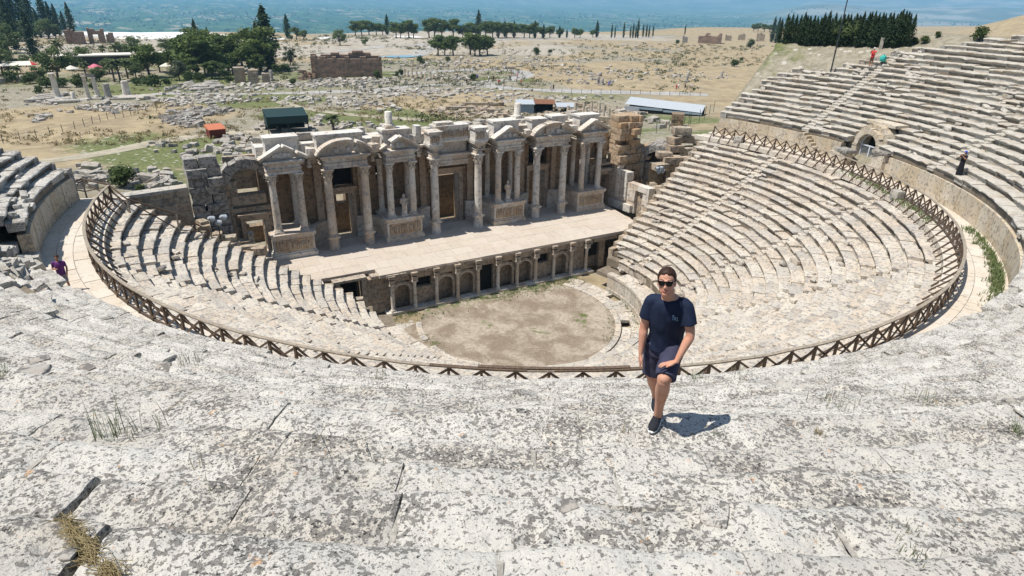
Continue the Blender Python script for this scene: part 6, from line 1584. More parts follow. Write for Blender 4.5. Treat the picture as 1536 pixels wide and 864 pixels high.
AZM = .7964
def man():
    P = at_z(986, 634, 20.47+.01); az = math.atan2(P[0]-CAM[0], P[1]-CAM[1])
    t = thing('person', 'man in navy t-shirt, dark shorts and sunglasses, one hand on his raised knee', 'person', P, -az); t.scale = (1.072,)*3
    A = np.array
    hipR, hipL = A((-.125, .10, .88)), A((.055, .08, .89)); kR, aR = A((-.112, .13, .47)), A((-.05, .34, .09)); kL, aL = A((.006, -.235, .675)), A((-.008, .0, .105))
    shR, shL = A((-.208, .02, 1.365)), A((.104, .0, 1.372)); elR, wrR = A((-.252, .03, 1.06)), A((-.250, -.03, .795)); elL, wrL = A((.182, -.07, 1.09)), A((.090, -.195, .862)); neck = A((-.062, -.03, 1.43))
    H = A((-.098, -.075, 1.590)); R = Matrix.Rotation(rad(-4), 3, 'Z') @ Matrix.Rotation(rad(-14), 3, 'X') @ Matrix.Rotation(rad(-5), 3, 'Y')
    b = MB()
    # trunk and neck
    etube(b, [(-.035, .10, .80), (-.035, .09, .92), (-.04, .065, 1.04), (-.045, .035, 1.18), (-.05, .015, 1.31), (-.052, .005, 1.39), (-.057, -.005, 1.435)], [.150, .148, .140, .158, .165, .125, .064], [.105, .110, .106, .112, .105, .080, .056])
    etube(b, [(-.055, .0, 1.38), (-.068, -.02, 1.45), (-.088, -.045, 1.54)], [.066, .060, .060], [.062, .060, .062])
    for s_, e_, w_ in ((shR, elR, wrR), (shL, elL, wrL)):
        etube(b, [s_+A((0, 0, -.02)), s_*.6+e_*.4, e_*.97+s_*.03, e_*.72+w_*.28, e_*.3+w_*.7, w_], [.052, .053, .043, .046, .035, .029], [.050, .052, .042, .043, .031, .024], (0, 1, 0))
        ell(b, s_+A((0, 0, -.02)), (.050, .050, .046))
    hand(b, wrR, (.03, -.05, -1), (.25, -1, 0), (1, .15, .0), .19, .75)
    hand(b, wrL, (-.78, -.34, -.16), (-.25, -.85, .1), (.05, .30, -1), .195, .62, 6.5)
    for h_, k_, a_ in ((hipR, kR, aR), (hipL, kL, aL)):
        f = k_-h_; g = a_-k_; bk = A((0, .045, 0)) 
        etube(b, [h_, h_+f*.35, h_+f*.8, k_, k_+g*.12, k_+g*.34+bk*.5, k_+g*.7+bk*.2, a_+A((0, 0, -.03))], [.096, .096, .074, .068, .063, .069, .048, .041], [.100, .098, .078, .072, .068, .074, .052, .047])
    ell(b, kL+A((0, -.022, .018)), (.057, .053, .058)); ell(b, kR+A((0, -.02, 0)), (.053, .050, .056))
    head_shapes(b, H, R)
    remesh(b, 'body', M['skin'], t, .0040, 3)
    hair_cap(t, H, R)
    def hl(c): return H+A(R @ Vector(c))
    # sunglasses
    g = MB()
    for s in (-1, 1):
        V = []
        for yy in (-.1115, -.105):
            for (x, z) in ((.008, .017), (.030, .021), (.058, .020), (.064, .010), (.056, -.014), (.040, -.021), (.020, -.019), (.010, -.008)): V.append(hl((s*x, yy+abs(x)*.34, z+.004)))
        n = 8; g.add(V, [list(range(n)), list(range(n, 2*n))[::-1]]+[[i, (i+1) % n, n+(i+1) % n, n+i] for i in range(n)])
        g.bar(hl((s*.063, -.088, .018)), hl((s*.083, .010, .012)), .005, .010)
    g.bar(hl((-.012, -.112, .017)), hl((.012, -.112, .017)), .006, .008); g.bar(hl((-.066, -.0915, .0265)), hl((0, -.114, .0255)), .006, .006); g.bar(hl((.066, -.0915, .0265)), hl((0, -.114, .0255)), .006, .006)
    g.build('sunglasses', M['black'], t, local=True)
    mth = MB(); 
    for (z, r_) in ((-.0585, .0028), (-.0655, .0034)): mth.tube([hl((-.028, -.0835, z+.006)), hl((-.014, -.0955, z)), hl((0, -.0985, z-.001)), hl((.014, -.0955, z)), hl((.028, -.0835, z+.007))], [.0015, r_, r_, r_, .0015], 8)
    mth.build('mouth', M['lip'], t, smooth=180, local=True)
    br = MB()
    for s in (-1, 1): br.tube([hl((s*.014, -.0965, .037)), hl((s*.034, -.0945, .041)), hl((s*.056, -.077, .036))], [.0026, .003, .0015], 6)
    br.build('eyebrow', M['hair'], t, smooth=180, local=True)
    # t-shirt
    s_ = MB()
    etube(s_, [(-.035, .075, .835), (-.036, .075, .92), (-.04, .06, 1.03), (-.045, .03, 1.18), (-.05, .012, 1.31), (-.053, .0, 1.385), (-.056, -.005, 1.415)], [.176, .172, .164, .178, .184, .145, .088], [.142, .140, .132, .136, .126, .096, .070])
    for a_, e_ in ((shR, elR), (shL, elL)):
        f = e_-a_; inn = A((-.05, .01, 1.335)); etube(s_, [a_*.5+inn*.5, a_*.96+inn*.04+A((0, 0, -.016)), a_+f*.22, a_+f*.66], [.070, .071, .074, .079], [.072, .070, .071, .076], (0, 1, 0), 20)
    def wr(co):
        k = sstep(.75, 1.15, co[:, 2]); f = fbm(co*np.array([9, 9, 5.5]), 2, 4)*.011
        drape = np.sin((co[:, 2]*1.0+co[:, 0]*.9)*38+fbm(co*5, 2, 8)*4)*.005
        return (f+drape*(1-.6*k)).astype(np.float32)
    sh = remesh(s_, 't_shirt', M['navy'], t, .0075, 3, wr)
    # small printed emblem: framed square with dot and a cloud above
    lg = MB(); cx, cz = .022, 1.255
    dgm = bpy.context.evaluated_depsgraph_get(); 
    def chest(x, z):
        ok, loc, nr, _ = sh.ray_cast(Vector((x, -1, z)), Vector((0, 1, 0))); return np.array(loc)+np.array([0, -.004, 0]) if ok else A((x, -.13, z))
    for (x0, x1, z0, z1) in ((-.022, .022, -.016, -.0125), (-.022, .022, .0095, .013), (-.022, -.0185, -.0125, .0095), (.0185, .022, -.0125, .0095), (-.006, .006, -.008, .005), (-.030, -.008, .020, .026), (-.026, -.012, .026, .031), (.012, .034, -.026, -.022)):
        lg.add([chest(cx+x, cz+z) for x, z in ((x0, z0), (x1, z0), (x1, z1), (x0, z1))], [[0, 1, 2, 3]], 0)
    lg.build('printed_emblem', M['logo'], t, local=True)
    # shorts
    p_ = MB(); etube(p_, [(-.036, .085, .76), (-.036, .09, .85), (-.036, .082, .95)], [.170, .172, .160], [.130, .136, .125])
    fL, fR = kL-hipL, kR-hipR
    etube(p_, [hipR+A((0, 0, .03)), hipR+fR*.3, hipR+fR*.62, hipR+fR*.90], [.112, .112, .108, .106], [.120, .116, .112, .112], (1, 0, 0), 20)
    etube(p_, [hipL+A((0, .02, .03)), hipL+fL*.35, hipL+fL*.7, hipL+fL*.97], [.110, .106, .102, .100], [.114, .111, .108, .106], (1, 0, 0), 20)
    remesh(p_, 'shorts', M['shorts'], t, .0075, 3, lambda co: (fbm(co*np.array([10, 10, 7]), 2, 14)*.007+np.sin(co[:, 2]*55+co[:, 0]*30+fbm(co*6, 2, 3)*4)*.0025).astype(np.float32))
    # shoes and socks
    for (a_, ang, nm) in ((aL, -.20, 'L'), (aR, .1, 'R')):
        M3 = Matrix.Rotation(ang, 3, 'Z'); o = A((a_[0], a_[1], 0))
        def w(c): return o+A(M3 @ Vector(c))
        k = MB(); etube(k, [w((0, .075, .045)), w((0, .05, .058)), w((0, 0, .062)), w((0, -.08, .050)), w((0, -.15, .038)), w((0, -.20, .026))], [.030, .040, .043, .050, .049, .028], [.034, .050, .056, .042, .032, .020], (1, 0, 0))
        etube(k, [w((0, .035, .06)), w((0, .03, .10)), w((0, .028, .118))], [.044, .044, .045], [.050, .050, .050]); so = remesh(k, 'shoe', M['shoe'], t, .006, 2)
        k = MB(); etube(k, [w((0, .085, .012)), w((0, .05, .014)), w((0, -.08, .012)), w((0, -.16, .013)), w((0, -.212, .018))], [.034, .044, .052, .050, .024], [.014, .017, .016, .014, .012], (1, 0, 0)); q_ = remesh(k, 'sole', M['whiteplain'], so, .006, 1)
        k = MB()
        for j in range(4): k.bar(w((-.026, -.045-.022*j, .094-.010*j)), w((.026, -.035-.022*j, .094-.010*j)), .006, .006)
        k.build('lace', M['logo'], so, local=True)
        k = MB(); etube(k, [a_+A((0, .01, -.03)), a_+A((0, .015, .03))], [.040, .042], [.046, .048]); remesh(k, 'sock', M['whiteplain'], t, .006, 1)
    return t
man()

def small_person(P, label, h=1.72, face=0.0, top='purple', legs='greyshort', hair='hair', pose='stand', cover=None, group=None, robe=False, arms='down', vox=.02, name='person'):
    """visitor seen at a distance: continuous body, with clothes, hair and pose"""
    t = thing(name, label, 'person', P, face, group); k = h/1.75; t.scale = (k,)*3; A = np.array; b = MB()
    etube(b, [(0, 0, .86), (0, 0, 1.05), (0, -.01, 1.28), (0, 0, 1.42), (0, 0, 1.47)], [.15, .14, .175, .12, .06], [.10, .10, .11, .08, .055]); etube(b, [(0, 0, 1.42), (0, -.01, 1.54)], [.055, .05], [.055, .05])
    ell(b, (0, -.005, 1.64), (.072, .088, .108)); ell(b, (0, -.09, 1.63), (.012, .02, .018)); ell(b, (0, -.05, 1.58), (.045, .045, .05))
    step = .16 if pose == 'walk' else .03
    for s in (-1, 1):
        f = s*step; kn = A((s*.1, f*.5-.03, .48)); an = A((s*.1, f, .08)); etube(b, [(s*.09, 0, .90), (s*.095, f*.25, .68), kn, (s*.1, f*.8+.02, .30), an], [.085, .078, .055, .052, .036], [.09, .08, .058, .058, .04]); etube(b, [an+A((0, .05, -.04)), an+A((0, -.06, -.05)), an+A((0, -.16, -.06))], [.036, .042, .03], [.04, .034, .02])
        sh = A((s*.20, 0, 1.40))
        if arms == 'down' or (arms == 'one' and s > 0): el, wr_ = A((s*.25, .02+f*.3, 1.12)), A((s*.26, -.04-f*.5, .87))
        elif arms == 'one': el, wr_ = A((s*.27, -.02, 1.13)), A((s*.08, -.22, 1.18))
        else: el, wr_ = A((s*.26, -.12, 1.2)), A((s*.08, -.28, 1.42))
        etube(b, [sh, sh*.5+el*.5, el, el*.4+wr_*.6, wr_], [.055, .048, .040, .037, .027], [.055, .048, .04, .035, .024], (0, 1, 0)); d = (wr_-el)/np.linalg.norm(wr_-el)
        if vox < .02: hand(b, wr_, d, (-.2, -1, .1), (-s, 0, 0), .18, .6)
        else: ell(b, wr_+d*.07, (.03, .035, .06))
    remesh(b, 'body', M['skin'] if vox > .021 else M['skin2'], t, vox, 1)
    c = MB(); low_ = .82
    etube(c, [(0, 0, low_), (0, 0, 1.02), (0, -.01, 1.28), (0, 0, 1.42), (0, 0, 1.455)], [.185, .175, .198, .15, .085], [.135, .13, .135, .10, .07])
    for s in (-1, 1):
        sh = A((s*.20, 0, 1.40)); e_ = A((s*.24, 0, 1.14)) if arms != 'up' else A((s*.25, -.09, 1.24))
        if robe: e_ = A((s*.26, -.1, 1.16))
        etube(c, [sh*.6+A((0, 0, .54)), sh, sh*.3+e_*.7], [.075, .073, .072], [.075, .072, .07], (0, 1, 0))
    remesh(c, 'shirt' if not robe else 'tunic', M[top], t, max(.012, vox), 1)
    c = MB()
    if robe: etube(c, [(0, 0, .03), (0, 0, .4), (0, 0, .8), (0, 0, 1.0)], [.24, .22, .19, .17], [.20, .18, .15, .13])
    else:
        etube(c, [(0, 0, .80), (0, 0, .98)], [.165, .16], [.125, .12])
        for s in (-1, 1): etube(c, [(s*.09, 0, .88), (s*.095, s*step*.25, .7), (s*.1, s*step*.5-.03, .46)], [.095, .092, .085], [.10, .096, .088])
    remesh(c, 'shorts' if not robe else 'skirt', M[legs], t, max(.012, vox), 1)
    if cover:
        c = MB(); ell(c, (0, .015, 1.665), (.092, .105, .105)); ell(c, (0, .05, 1.56), (.085, .06, .10)); remesh(c, 'headscarf' if robe else 'cap', M[cover], t, max(.012, vox), 1)
    else: hair_cap(t, A((0, 0, 1.625)), Matrix.Identity(3), 'hair', hair, 1.0)
    return t
M['skin2'] = skin_mat('tan_skin', (.36, .19, .12)); M['purple'] = plain('purple_cotton', (.13, .035, .16), .85, var=.15, bump=0); M['greyshort'] = plain('grey_blue_shorts', (.17, .18, .23), .85, var=.1, bump=0); M['blackcloth'] = plain('black_cloth', (.012, .012, .016), .85, var=.1, bump=0); M['bluescarf'] = plain('bright_blue_scarf', (.05, .10, .48), .8, var=.1, bump=0)
M['redtop'] = plain('red_cotton', (.62, .045, .05), .8, var=.1, bump=0); M['darkshorts'] = plain('dark_brown_shorts', (.10, .05, .04), .85, var=.1, bump=0); M['turq'] = plain('turquoise_cotton', (.05, .42, .36), .8, var=.1, bump=0); M['whitecap'] = plain('white_cap', (.7, .7, .7), .8, var=.05, bump=0)
def face_to(P, Q): return math.atan2(Q[0]-P[0], -(Q[1]-P[1]))
# man in purple on the left of the walkway
P = at_z(100, 436, WALK_Z); r_, a_ = polar_of(P[0], P[1])
small_person(P, 'man in purple shirt and grey shorts climbing steps at the left of walkway', 1.78, face_to(P, CAM)-.35, 'purple', 'greyshort', 'hair', 'walk', arms='one', vox=.012)
def on_upper(u, v):
    d = ray(u, v); t = 20.0
    for _ in range(4000):
        p = CAM+d*t; r_ = math.hypot(p[0], p[1]-YC)
        if p[2] < upper_z(r_): return np.array([p[0], p[1], upper_z(r_)])
        t += .025
P = on_upper(1438, 262); small_person(P, 'woman in long black clothes and bright blue headscarf standing on the right seat rows', 1.66, face_to(P, (0, 5))+.4, 'blackcloth', 'blackcloth', 'hair', 'stand', 'bluescarf', arms='up', robe=True, vox=.018)
P = on_upper(1305, 101); small_person(P, 'person in red top and cap holding up a camera at the right end of seats', 1.70, face_to(P, (0, 0)), 'redtop', 'darkshorts', 'hair', 'stand', 'whitecap', arms='up', vox=.018)
# turquoise bag left on the top seat beside that person
P = on_upper(1322, 98); mb = MB(); mb.rough((0, 0, .28), (.75, .5, .56), .4, 5, 5, .12, .6, .3); mb.tube([(-.2, 0, .5), (0, 0, .72), (.2, 0, .5)], .03, 6); o = mb.build('bag', M['turq'], None, smooth=60); o.location = P; tag(o, 'turquoise bag lying on the seats beside the person in red', 'bag')
# visitors on the gravel path
VC = [('whitecap', 'blackcloth'), ('redtop', 'greyshort'), ('blackcloth', 'greyshort'), ('bluescarf', 'darkshorts'), ('whitecap', 'greyshort'), ('blackcloth', 'blackcloth')]
vis = []
for k, (u, v) in enumerate(((770, 113), (776, 118), (765, 122), (768, 107), (783, 112), (740, 122), (733, 122), (748, 128), (756, 128), (716, 120), (826, 136), (830, 136), (775, 125), (782, 128), (700, 127), (560, 117), (1017, 134), (1027, 135), (1036, 134), (1014, 136), (897, 128), (913, 131), (1089, 117), (1042, 92), (1048, 93))):
    p = ground(u, v); t_, l_ = VC[k % 6]
    if k < 6: o = small_person((0, 0, 0), 'x', 1.7, 0, t_, l_, 'hair', 'walk', vox=.03, group='visitors walking round the ruins'); vis.append(o)
    else: o = copy_tree(vis[k % 6])
    o.location = p; o.rotation_euler = (0, 0, k*1.3); o['label'] = 'tiny visitor walking on the pale path between the ruins' if k < 16 else 'tiny visitor standing in the dry field behind stage'
EXPOSURE = 0.30
HAZE_D = 1.2e-4
HAZE_COL = (.33, .66, .98, 1)
# ------------------------------------------------------------------ vaulted gateway in the upper wall
GA = rad(GATE_A); gx, gy = 30.35*math.sin(GA), YC-30.35*math.cos(GA)
gw = thing('vaulted_gateway', 'arched stone gateway with white metal gate in the right walkway wall', 'gateway', (gx, gy, WALK_Z))
def Tg(V):                                            # local x along the wall, y outwards (away from the orchestra)
    V = np.asarray(V, float); o = V.copy(); tx, ty = math.cos(GA), math.sin(GA); nx, ny = math.sin(GA), -math.cos(GA)
    o[:, 0] = gx+V[:, 0]*tx+V[:, 1]*nx; o[:, 1] = gy+V[:, 0]*ty+V[:, 1]*ny; o[:, 2] = V[:, 2]+WALK_Z; return o
mb = MB(); arch_ring(mb, (0, 0, 1.75), 1.05, 1.48, .35, 1.9, 11, 0, math.pi, Tg, (0, 1)); arch_ring(mb, (0, 0, 1.75), 1.49, 1.85, .75, 1.9, 9, .05, math.pi-.05, Tg, (0, 1))
for s in (-1, 1):
    z = 0
    while z < 1.74:
        h = min(RNG.uniform(.4, .62), 1.75-z); x0, x1 = sorted((s*1.05, s*1.6)); bxT(mb, Tg, (x0, .33+RNG.normal(0, .03), z), (x1, 1.9, z+h-.015), RNG.random()); z += h
mb.build('arch', M['panel'], gw, smooth=None)
mb = MB()
for s in (-1, 1):
    for j in range(4): x0, x1 = sorted((s*1.62, s*(2.5+.3*RNG.random()))); bxT(mb, Tg, (x0, .45+.3*(j > 1)+RNG.normal(0, .05), j*.62), (x1, 2.4, j*.62+.605), RNG.random())
bxT(mb, Tg, (-1.6, 1.3, 3.5), (1.6, 3.2, 3.75), .3)
mb.build('side_masonry', M['panel'], gw)
mb = MB(); bxT(mb, Tg, (-1.2, 1.6, 0), (1.2, 1.8, 3.0)); mb.build('passage_shade', M['dark'], gw)  # near-black panel across the vault, painted in place of its inner shade
g = MB()
n = 14; pts = [(-.98, 0)]+[(-.98*math.cos(math.pi*i/n), 1.75+.98*math.sin(math.pi*i/n)) for i in range(n+1)]+[(.98, 0)]
g.tube(Tg(np.array([[x, .8, z] for x, z in pts])), .055, 6); g.bar(*Tg(np.array([[-.98, .8, 1.75], [.98, .8, 1.75]])), .10, .10); g.bar(*Tg(np.array([[0, .8, 0], [0, .8, 1.75]])), .10, .10)
gate = g.build('gate_frame', M['metal_white'], gw)
g = MB()
for x in np.arange(-.9, .95, .12):
    top = 1.72; g.bar(*Tg(np.array([[x, .82, .05], [x, .82, top]])), .022, .022)
g.build('gate_bars', M['greysheet'], gate)
# blocks in front of the gateway
for (x, y, z, dx, dy, dz, lab, mt) in ((1.35, -.55, .50, 1.3, .9, 1.0, 'tan squared block in front of the white gate', 'panel'), (1.25, -.5, 1.17, 1.5, 1.1, .30, 'grey slab lying on the tan block before the gate', 'greyruin'), (2.6, -.25, .40, .9, .8, .8, 'orange tan block right of the block before the gate', 'panel'), (-1.6, -.3, .26, 1.0, .7, .5, 'tilted wedge stone left of the white gate', 'rubble'), (-2.55, -.1, .85, 1.3, 1.0, 1.7, 'tall pale pier block left of the white gate', 'panel'), (-2.6, -.1, 1.83, 1.6, 1.2, .24, 'flat slab on the tall pier block left of the gate', 'greyruin')):
    p = Tg(np.array([[x, y, z]]))[0]; mb = MB(); mb.rough(p, (dx, dy, dz), GA+RNG.normal(0, .08), int(x*9), 4, .05, .08, RNG.uniform(0, .6)); tag(mb.build('stone_block', M[mt], None, loc=p), lab, 'stone block')
# small stair in the walkway wall left of the gateway
t = thing('small_stair', 'short steep stone stair built against the walkway wall left of the gate', 'stair', pol(29.8, 83, WALK_Z)); mb = MB()
for j in range(7):
    a0 = 83.2+j*.62; A = np.linspace(a0, a0+.6, 2); z1 = WALK_Z+(j+1)*.26
    mb.add(np.concatenate([pol(29.55, A, WALK_Z), pol(29.55, A, z1), pol(30.17, A, z1), pol(30.17, A, WALK_Z)]), [[0,1,3,2],[2,3,5,4],[4,5,7,6],[0,2,4,6],[1,7,5,3]], RNG.uniform(0, .8))
mb.build('steps', M['panel'], t)
# ------------------------------------------------------------------ tall pole, floodlights
p = on_upper(1246, 108); t = thing('lighting_pole', 'tall thin leaning metal pole with small head above the upper right seats', 'pole', p); mb = MB(); mb.tube([p-[0, 0, .3], p+[.25, .1, 7.9]], [.075, .05], 7); mb.build('mast', M['metal_dark'], t)
mb = MB(); mb.box(p+[.25, .1, 8.05], (.3, .3, .35), .3); mb.build('lamp_head', M['metal_dark'], t)
def floodlight(P, label, n, h, aim):
    t = thing('floodlight', label, 'floodlight', P); mb = MB(); mb.tube([P-np.array([0, 0, .3]), P+np.array([0, 0, h])], .045, 6); mb.bar(P+np.array([-.45, 0, h]), P+np.array([.45, 0, h]), .06, .06); mb.build('stand', M['metal_dark'], t)
    for k in range(n):
        c = P+np.array([-.4+.8*k/max(1, n-1), -.12, h-.18-.35*(k % 2)]); d = np.array(aim)/np.linalg.norm(aim); mb = MB(); mb.tube([c-d*.22, c-d*.1, c+d*.12, c+d*.15], [.10, .17, .24, .25], 12); l_ = mb.build('lamp', M['greysheet'], t, smooth=40); mb = MB(); mb.tube([c+d*.151, c+d*.16], [.22, .22], 12); mb.build('glass', M['bluesheet'], l_)
P = march_low = at_z(330, 352, 8.3); floodlight(P, 'floodlights on a thin stand beside the left seat ends', 3, 1.5, (.7, .3, -.4))
P = at_y(988, 262, 9.6); floodlight(P, 'cluster of grey floodlights on the low right wing wall', 4, .9, (-.8, .2, -.3))
# pale marble blocks left on the walkway edge
for (r_, a_, lab) in ((27.55, 57, 'squared pale block behind the railing among the weeds at right'), (27.6, 98.5, 'squared pale block behind the railing near the right end')):
    p = pol(r_, a_, WALK_Z+.3); mb = MB(); mb.rough(p, (.8, .6, .62), rad(a_)+.2, int(a_), 4, .05, .1, .3); tag(mb.build('stone_block', M['rubble'], None, loc=p), lab, 'stone block')

# ------------------------------------------------------------------ weeds
G1 = leaf_mat('fresh_weed', (.12, .17, .06), (.24, .28, .12)); G2 = leaf_mat('dry_weed', (.34, .27, .13), (.50, .41, .23)); G3 = leaf_mat('grey_weed', (.20, .22, .13), (.34, .34, .22))
def blades(mb, p, n, h, spread_, rg, lean=.5, w=.006):
    for k in range(n):
        a = rg.uniform(0, 6.28); b = np.array([p[0]+rg.normal(0, spread_), p[1]+rg.normal(0, spread_), p[2]-.02]); hh = h*rg.uniform(.45, 1.15); le = rg.uniform(.05, lean)*hh; d = np.array([math.cos(a), math.sin(a), 0]); s = np.array([-d[1], d[0], 0])*w*rg.uniform(.6, 1.4)
        m1 = b+d*le*.35+[0, 0, hh*.55]; m2 = b+d*le+[0, 0, hh]
        mb.add([b-s, b+s, m1+s*.8, m1-s*.8, m2], [[0, 1, 2, 3], [3, 2, 4]], rg.random())
def surf(r_, a_): return pol(r_, a_, upper_z(r_))
def tuft(pt, label, n, h, sp, mat, lean=.5, w=.006, seed=0):
    mb = MB(); blades(mb, pt, n, h, sp, np.random.default_rng(seed), lean, w); tag(mb.build('grass_tuft', mat, None, loc=pt), label, 'weed')
def fg(u, v):
    d = ray(u, v); t = 1.5
    for _ in range(6000):
        p = CAM+d*t; r_ = math.hypot(p[0], p[1]-YC)
        if p[2] < upper_z(r_)-.01: return np.array([p[0], p[1], upper_z(r_)-.01])
        t += .006
for k, (u, v, n, h, sp, mt, lab) in enumerate(((150, 652, 12, .40, .05, G1, 'tall thin green grass at the left of foreground seats'), (172, 652, 18, .38, .06, G1, 'densest tall green grass tuft on the left foreground seats'), (205, 655, 8, .22, .05, G3, 'short sparse tuft right of the tall green grass'), (283, 545, 40, .28, .12, G3, 'grey green weed below the left railing'), (230, 640, 10, .3, .06, G3, 'bent dry stems right of the tall green grass'), (300, 690, 8, .22, .05, G2, 'brown dry stems in the left foreground'), (575, 566, 30, .25, .12, G3, 'pale weed beside the middle of railing'), (1045, 568, 40, .30, .12, G1, 'green weed right of the standing man'), (1112, 560, 35, .28, .12, G3, 'weed at the foot of railing right of man'), (1250, 605, 40, .22, .16, G3, 'low spreading weed on the right foreground seats'), (1380, 600, 40, .22, .15, G3, 'second low weed on the right foreground seats'), (1226, 652, 26, .12, .04, G2, 'small brown tuft in a joint on the right'), (1525, 650, 26, .25, .05, G1, 'green weed at the right edge of foreground'), (940, 655, 26, .16, .06, G2, 'dry brown tuft left of the man shoes'), (1078, 655, 20, .10, .05, G1, 'low green tuft below the man shadow'), (0, 565, 30, .25, .06, G1, 'dark green weed at the left edge of foreground'), (1360, 800, 40, .07, .05, G3, 'mossy grass filling a joint at lower right'), (1372, 830, 30, .06, .04, G3, 'mossy grass at the lower end of the right joint'), (325, 735, 30, .08, .05, G3, 'small moss patch under a white stone at left'), (655, 725, 14, .10, .03, G2, 'dry stems in the middle joint of foreground'), (1130, 745, 10, .06, .03, G2, 'tiny dry tuft in the lower right seats'))):
    p = fg(u, v); d = np.linalg.norm(p-CAM)
    tuft(p, lab, n, h, sp, mt, .5, .002+.0002*d, k)
# straw packed in the open crack at lower left, and stray straw
rg = np.random.default_rng(3); mb = MB()
for k in range(720):
    s_ = rg.random(); p = fg(100+72*s_**1.1+rg.normal(0, 6+5*s_), 780+90*s_+rg.normal(0, 6)); a = rg.normal(-.9, .5); L = rg.uniform(.05, .16); d = np.array([math.cos(a), math.sin(a), rg.normal(0, .25)]); w = .0025
    q0 = p+[0, 0, rg.uniform(-.06, .025)]; mb.bar(q0-d*L/2, q0+d*L/2, w, w, rg.random())
tag(mb.build('dry_straw', G2), kind='stuff')
for k, (u0, v0, u1, v1) in enumerate(((490, 640, 470, 700), (545, 660, 520, 690), (250, 620, 300, 600))):
    mb = MB(); a, b = fg(u0, v0), fg(u1, v1); mb.tube([a+[0, 0, .02], (a+b)/2+[0, 0, .09], b+[0, 0, .16]], [.004, .003, .002], 5); tag(mb.build('dry_stem', G2, None, loc=a), ('bent dry stem in the middle left foreground', 'dark dry stem right of the bent one', 'long dry stem near the tall green grass')[k], 'weed')
# loose stones on the foreground seats
for k, (u, v, s_, mt, lab) in enumerate(((850, 760, .08, 'greyruin', 'flat dark stone lying in the middle of foreground'), (1072, 770, .13, 'upper', 'large flat worn stone lying right of the flat dark stone'), (245, 553, .20, 'greyruin', 'dark cracked stone on the left foreground seats'), (130, 552, .14, 'greyruin', 'small dark stone left of the dark cracked stone'), (48, 558, .22, 'greyruin', 'dark stone near the left edge of the foreground'), (60, 540, .15, 'greyruin', 'smaller dark stone behind the left edge stone'), (105, 830, .05, 'greyruin', 'small grey stone at the bottom left'), (735, 765, .03, 'greyruin', 'tiny stone chip in the middle foreground'))):
    p = fg(u, v); mb = MB(); mb.rough((p[0], p[1], p[2]-s_*.02), (s_*1.8, s_*1.3, s_*.34), k*.7, k+5, 5, .22, .35, .4); tag(mb.build('loose_stone', M[mt], None, loc=p, smooth=50), lab, 'stone')
# weeds on the walkway, in the seats and in the orchestra (too many to count)
mb = MB(); rg = np.random.default_rng(9)
for k in range(900):
    a_ = rg.choice([rg.normal(33, 5), rg.normal(26, 4), rg.normal(50, 8), rg.normal(62, 6)]); r_ = 29.95-abs(rg.normal(0, .28)) if a_ < 45 else 27.6+rg.normal(0, .22); blades(mb, pol(r_, a_, WALK_Z), 4, .32 if a_ < 45 else .22, .06, rg, .8, .018)
tag(mb.build('walkway_weeds', G1), kind='stuff')
mb = MB()
for k in range(700):
    i = int(rg.integers(2, 23)); r_, z_ = low_edge(i); a_ = rg.uniform(-100, 105); 
    if fbm(np.array([[a_*.12, i*.5, 0]]), 2, 3)[0] < .12: continue
    blades(mb, pol(r_+LOW_T*.92, a_, z_), 5, .16, .08, rg, .8, .016)
for k in range(1600):
    i = int(rg.integers(0, 24)); r_, z_, t_, h_ = UP[i]; a_ = rg.uniform(-60, 100)
    if fbm(np.array([[a_*.15, i*.4, 7]]), 2, 3)[0] < .10 or abs(a_-GATE_A) < 4: continue
    if np.linalg.norm(pol(r_, a_, z_)-CAM) < 7: continue
    blades(mb, pol(r_+t_*.93, a_, z_), 5, .20, .10, rg, .8, .014)
tag(mb.build('seat_weeds', G3), kind='stuff')
mb = MB()
for k in range(1500):
    if rg.random() < .55: x_, y_ = rg.uniform(-9.5, 9.5), 6.45-abs(rg.normal(0, .55))-(rg.random() < .25)*rg.uniform(0, 1.5)
    else:
        a_ = rg.uniform(-100, 100); r_ = 8.0+rg.normal(0, .35) if rg.random() < .6 else 9.9+rg.normal(0, .2); q_ = pol(r_, a_, 0); x_, y_ = q_[0], q_[1]
        if y_ > 6.5: continue
    if fbm(np.array([[x_*.35, y_*.35, 2]]), 2, 6)[0] < -.05: continue
    blades(mb, (x_, y_, .05), 4, .16, .08, rg, .9, .018)
tag(mb.build('orchestra_grass', G1), kind='stuff')
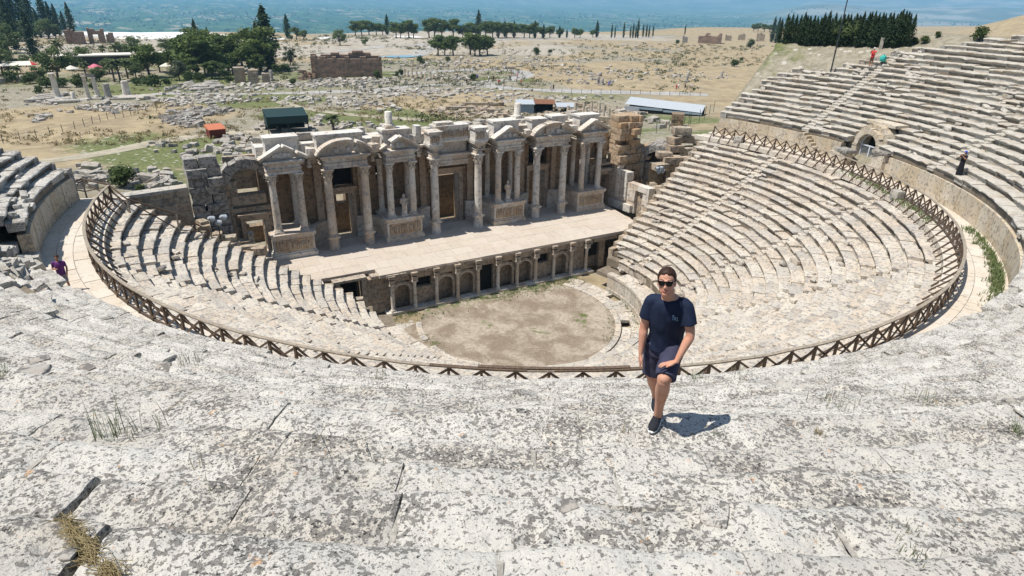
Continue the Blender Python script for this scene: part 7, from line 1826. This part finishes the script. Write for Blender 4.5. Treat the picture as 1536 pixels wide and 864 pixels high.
# ------------------------------------------------------------------ light, sky, camera
SUN_EL = rad(64.5); sd = np.array([-.975, .222]); sd /= np.linalg.norm(sd)
to_sun = Vector((sd[0]*math.cos(SUN_EL), sd[1]*math.cos(SUN_EL), math.sin(SUN_EL)))
ld = bpy.data.lights.new('sun', 'SUN'); ld.energy = 5.0; ld.angle = rad(.53); ld.color = (1.0, .955, .88)
lo = bpy.data.objects.new('sun', ld); COL.objects.link(lo); lo.rotation_euler = to_sun.to_track_quat('Z', 'Y').to_euler()
W = bpy.data.worlds.new('World'); S.world = W; W.use_nodes = True; nt = W.node_tree
bg = nt.nodes['Background']; sky = nt.nodes.new('ShaderNodeTexSky'); sky.sky_type = 'NISHITA'; sky.sun_disc = False
sky.sun_elevation = SUN_EL; sky.sun_rotation = math.atan2(to_sun.x, to_sun.y); sky.altitude = 400; sky.dust_density = 1.0
nt.links.new(sky.outputs[0], bg.inputs[0]); bg.inputs[1].default_value = .085
cd = bpy.data.cameras.new('camera'); co = bpy.data.objects.new('camera', cd); COL.objects.link(co)
cd.sensor_fit = 'HORIZONTAL'; cd.sensor_width = 36; cd.lens = 36*FOC/1536; cd.clip_start = .1; cd.clip_end = 90000
Mx = Matrix(((CR[0], CU[0], -CF[0], CAM[0]), (CR[1], CU[1], -CF[1], CAM[1]), (CR[2], CU[2], -CF[2], CAM[2]), (0, 0, 0, 1)))
co.matrix_world = Mx; S.camera = co
vs = S.view_settings; vs.view_transform = 'Standard'; vs.look = 'None'; vs.exposure = EXPOSURE; vs.gamma = 1; vs.use_curve_mapping = False
S.cycles.use_denoising = True; S.cycles.max_bounces = 6; S.cycles.diffuse_bounces = 3; S.cycles.glossy_bounces = 2
S.cycles.volume_bounces = 1; S.cycles.caustics_reflective = False; S.cycles.caustics_refractive = False

# the air over the valley
mb = MB(); mb.box((0, 0, 0), (2, 2, 2)); hz = mb.build('haze', []); hz.scale = (44500, 44500, 530); hz.location = (0, 0, 530-182)
m = bpy.data.materials.new('haze_air'); m.use_nodes = True; nt = m.node_tree; nt.nodes.clear(); out = nt.nodes.new('ShaderNodeOutputMaterial'); pv = nt.nodes.new('ShaderNodeVolumePrincipled')
pv.inputs['Color'].default_value = HAZE_COL; pv.inputs['Density'].default_value = HAZE_D; pv.inputs['Anisotropy'].default_value = 0.0
nt.links.new(pv.outputs[0], out.inputs['Volume']); hz.data.materials.append(m); tag(hz, kind='stuff')
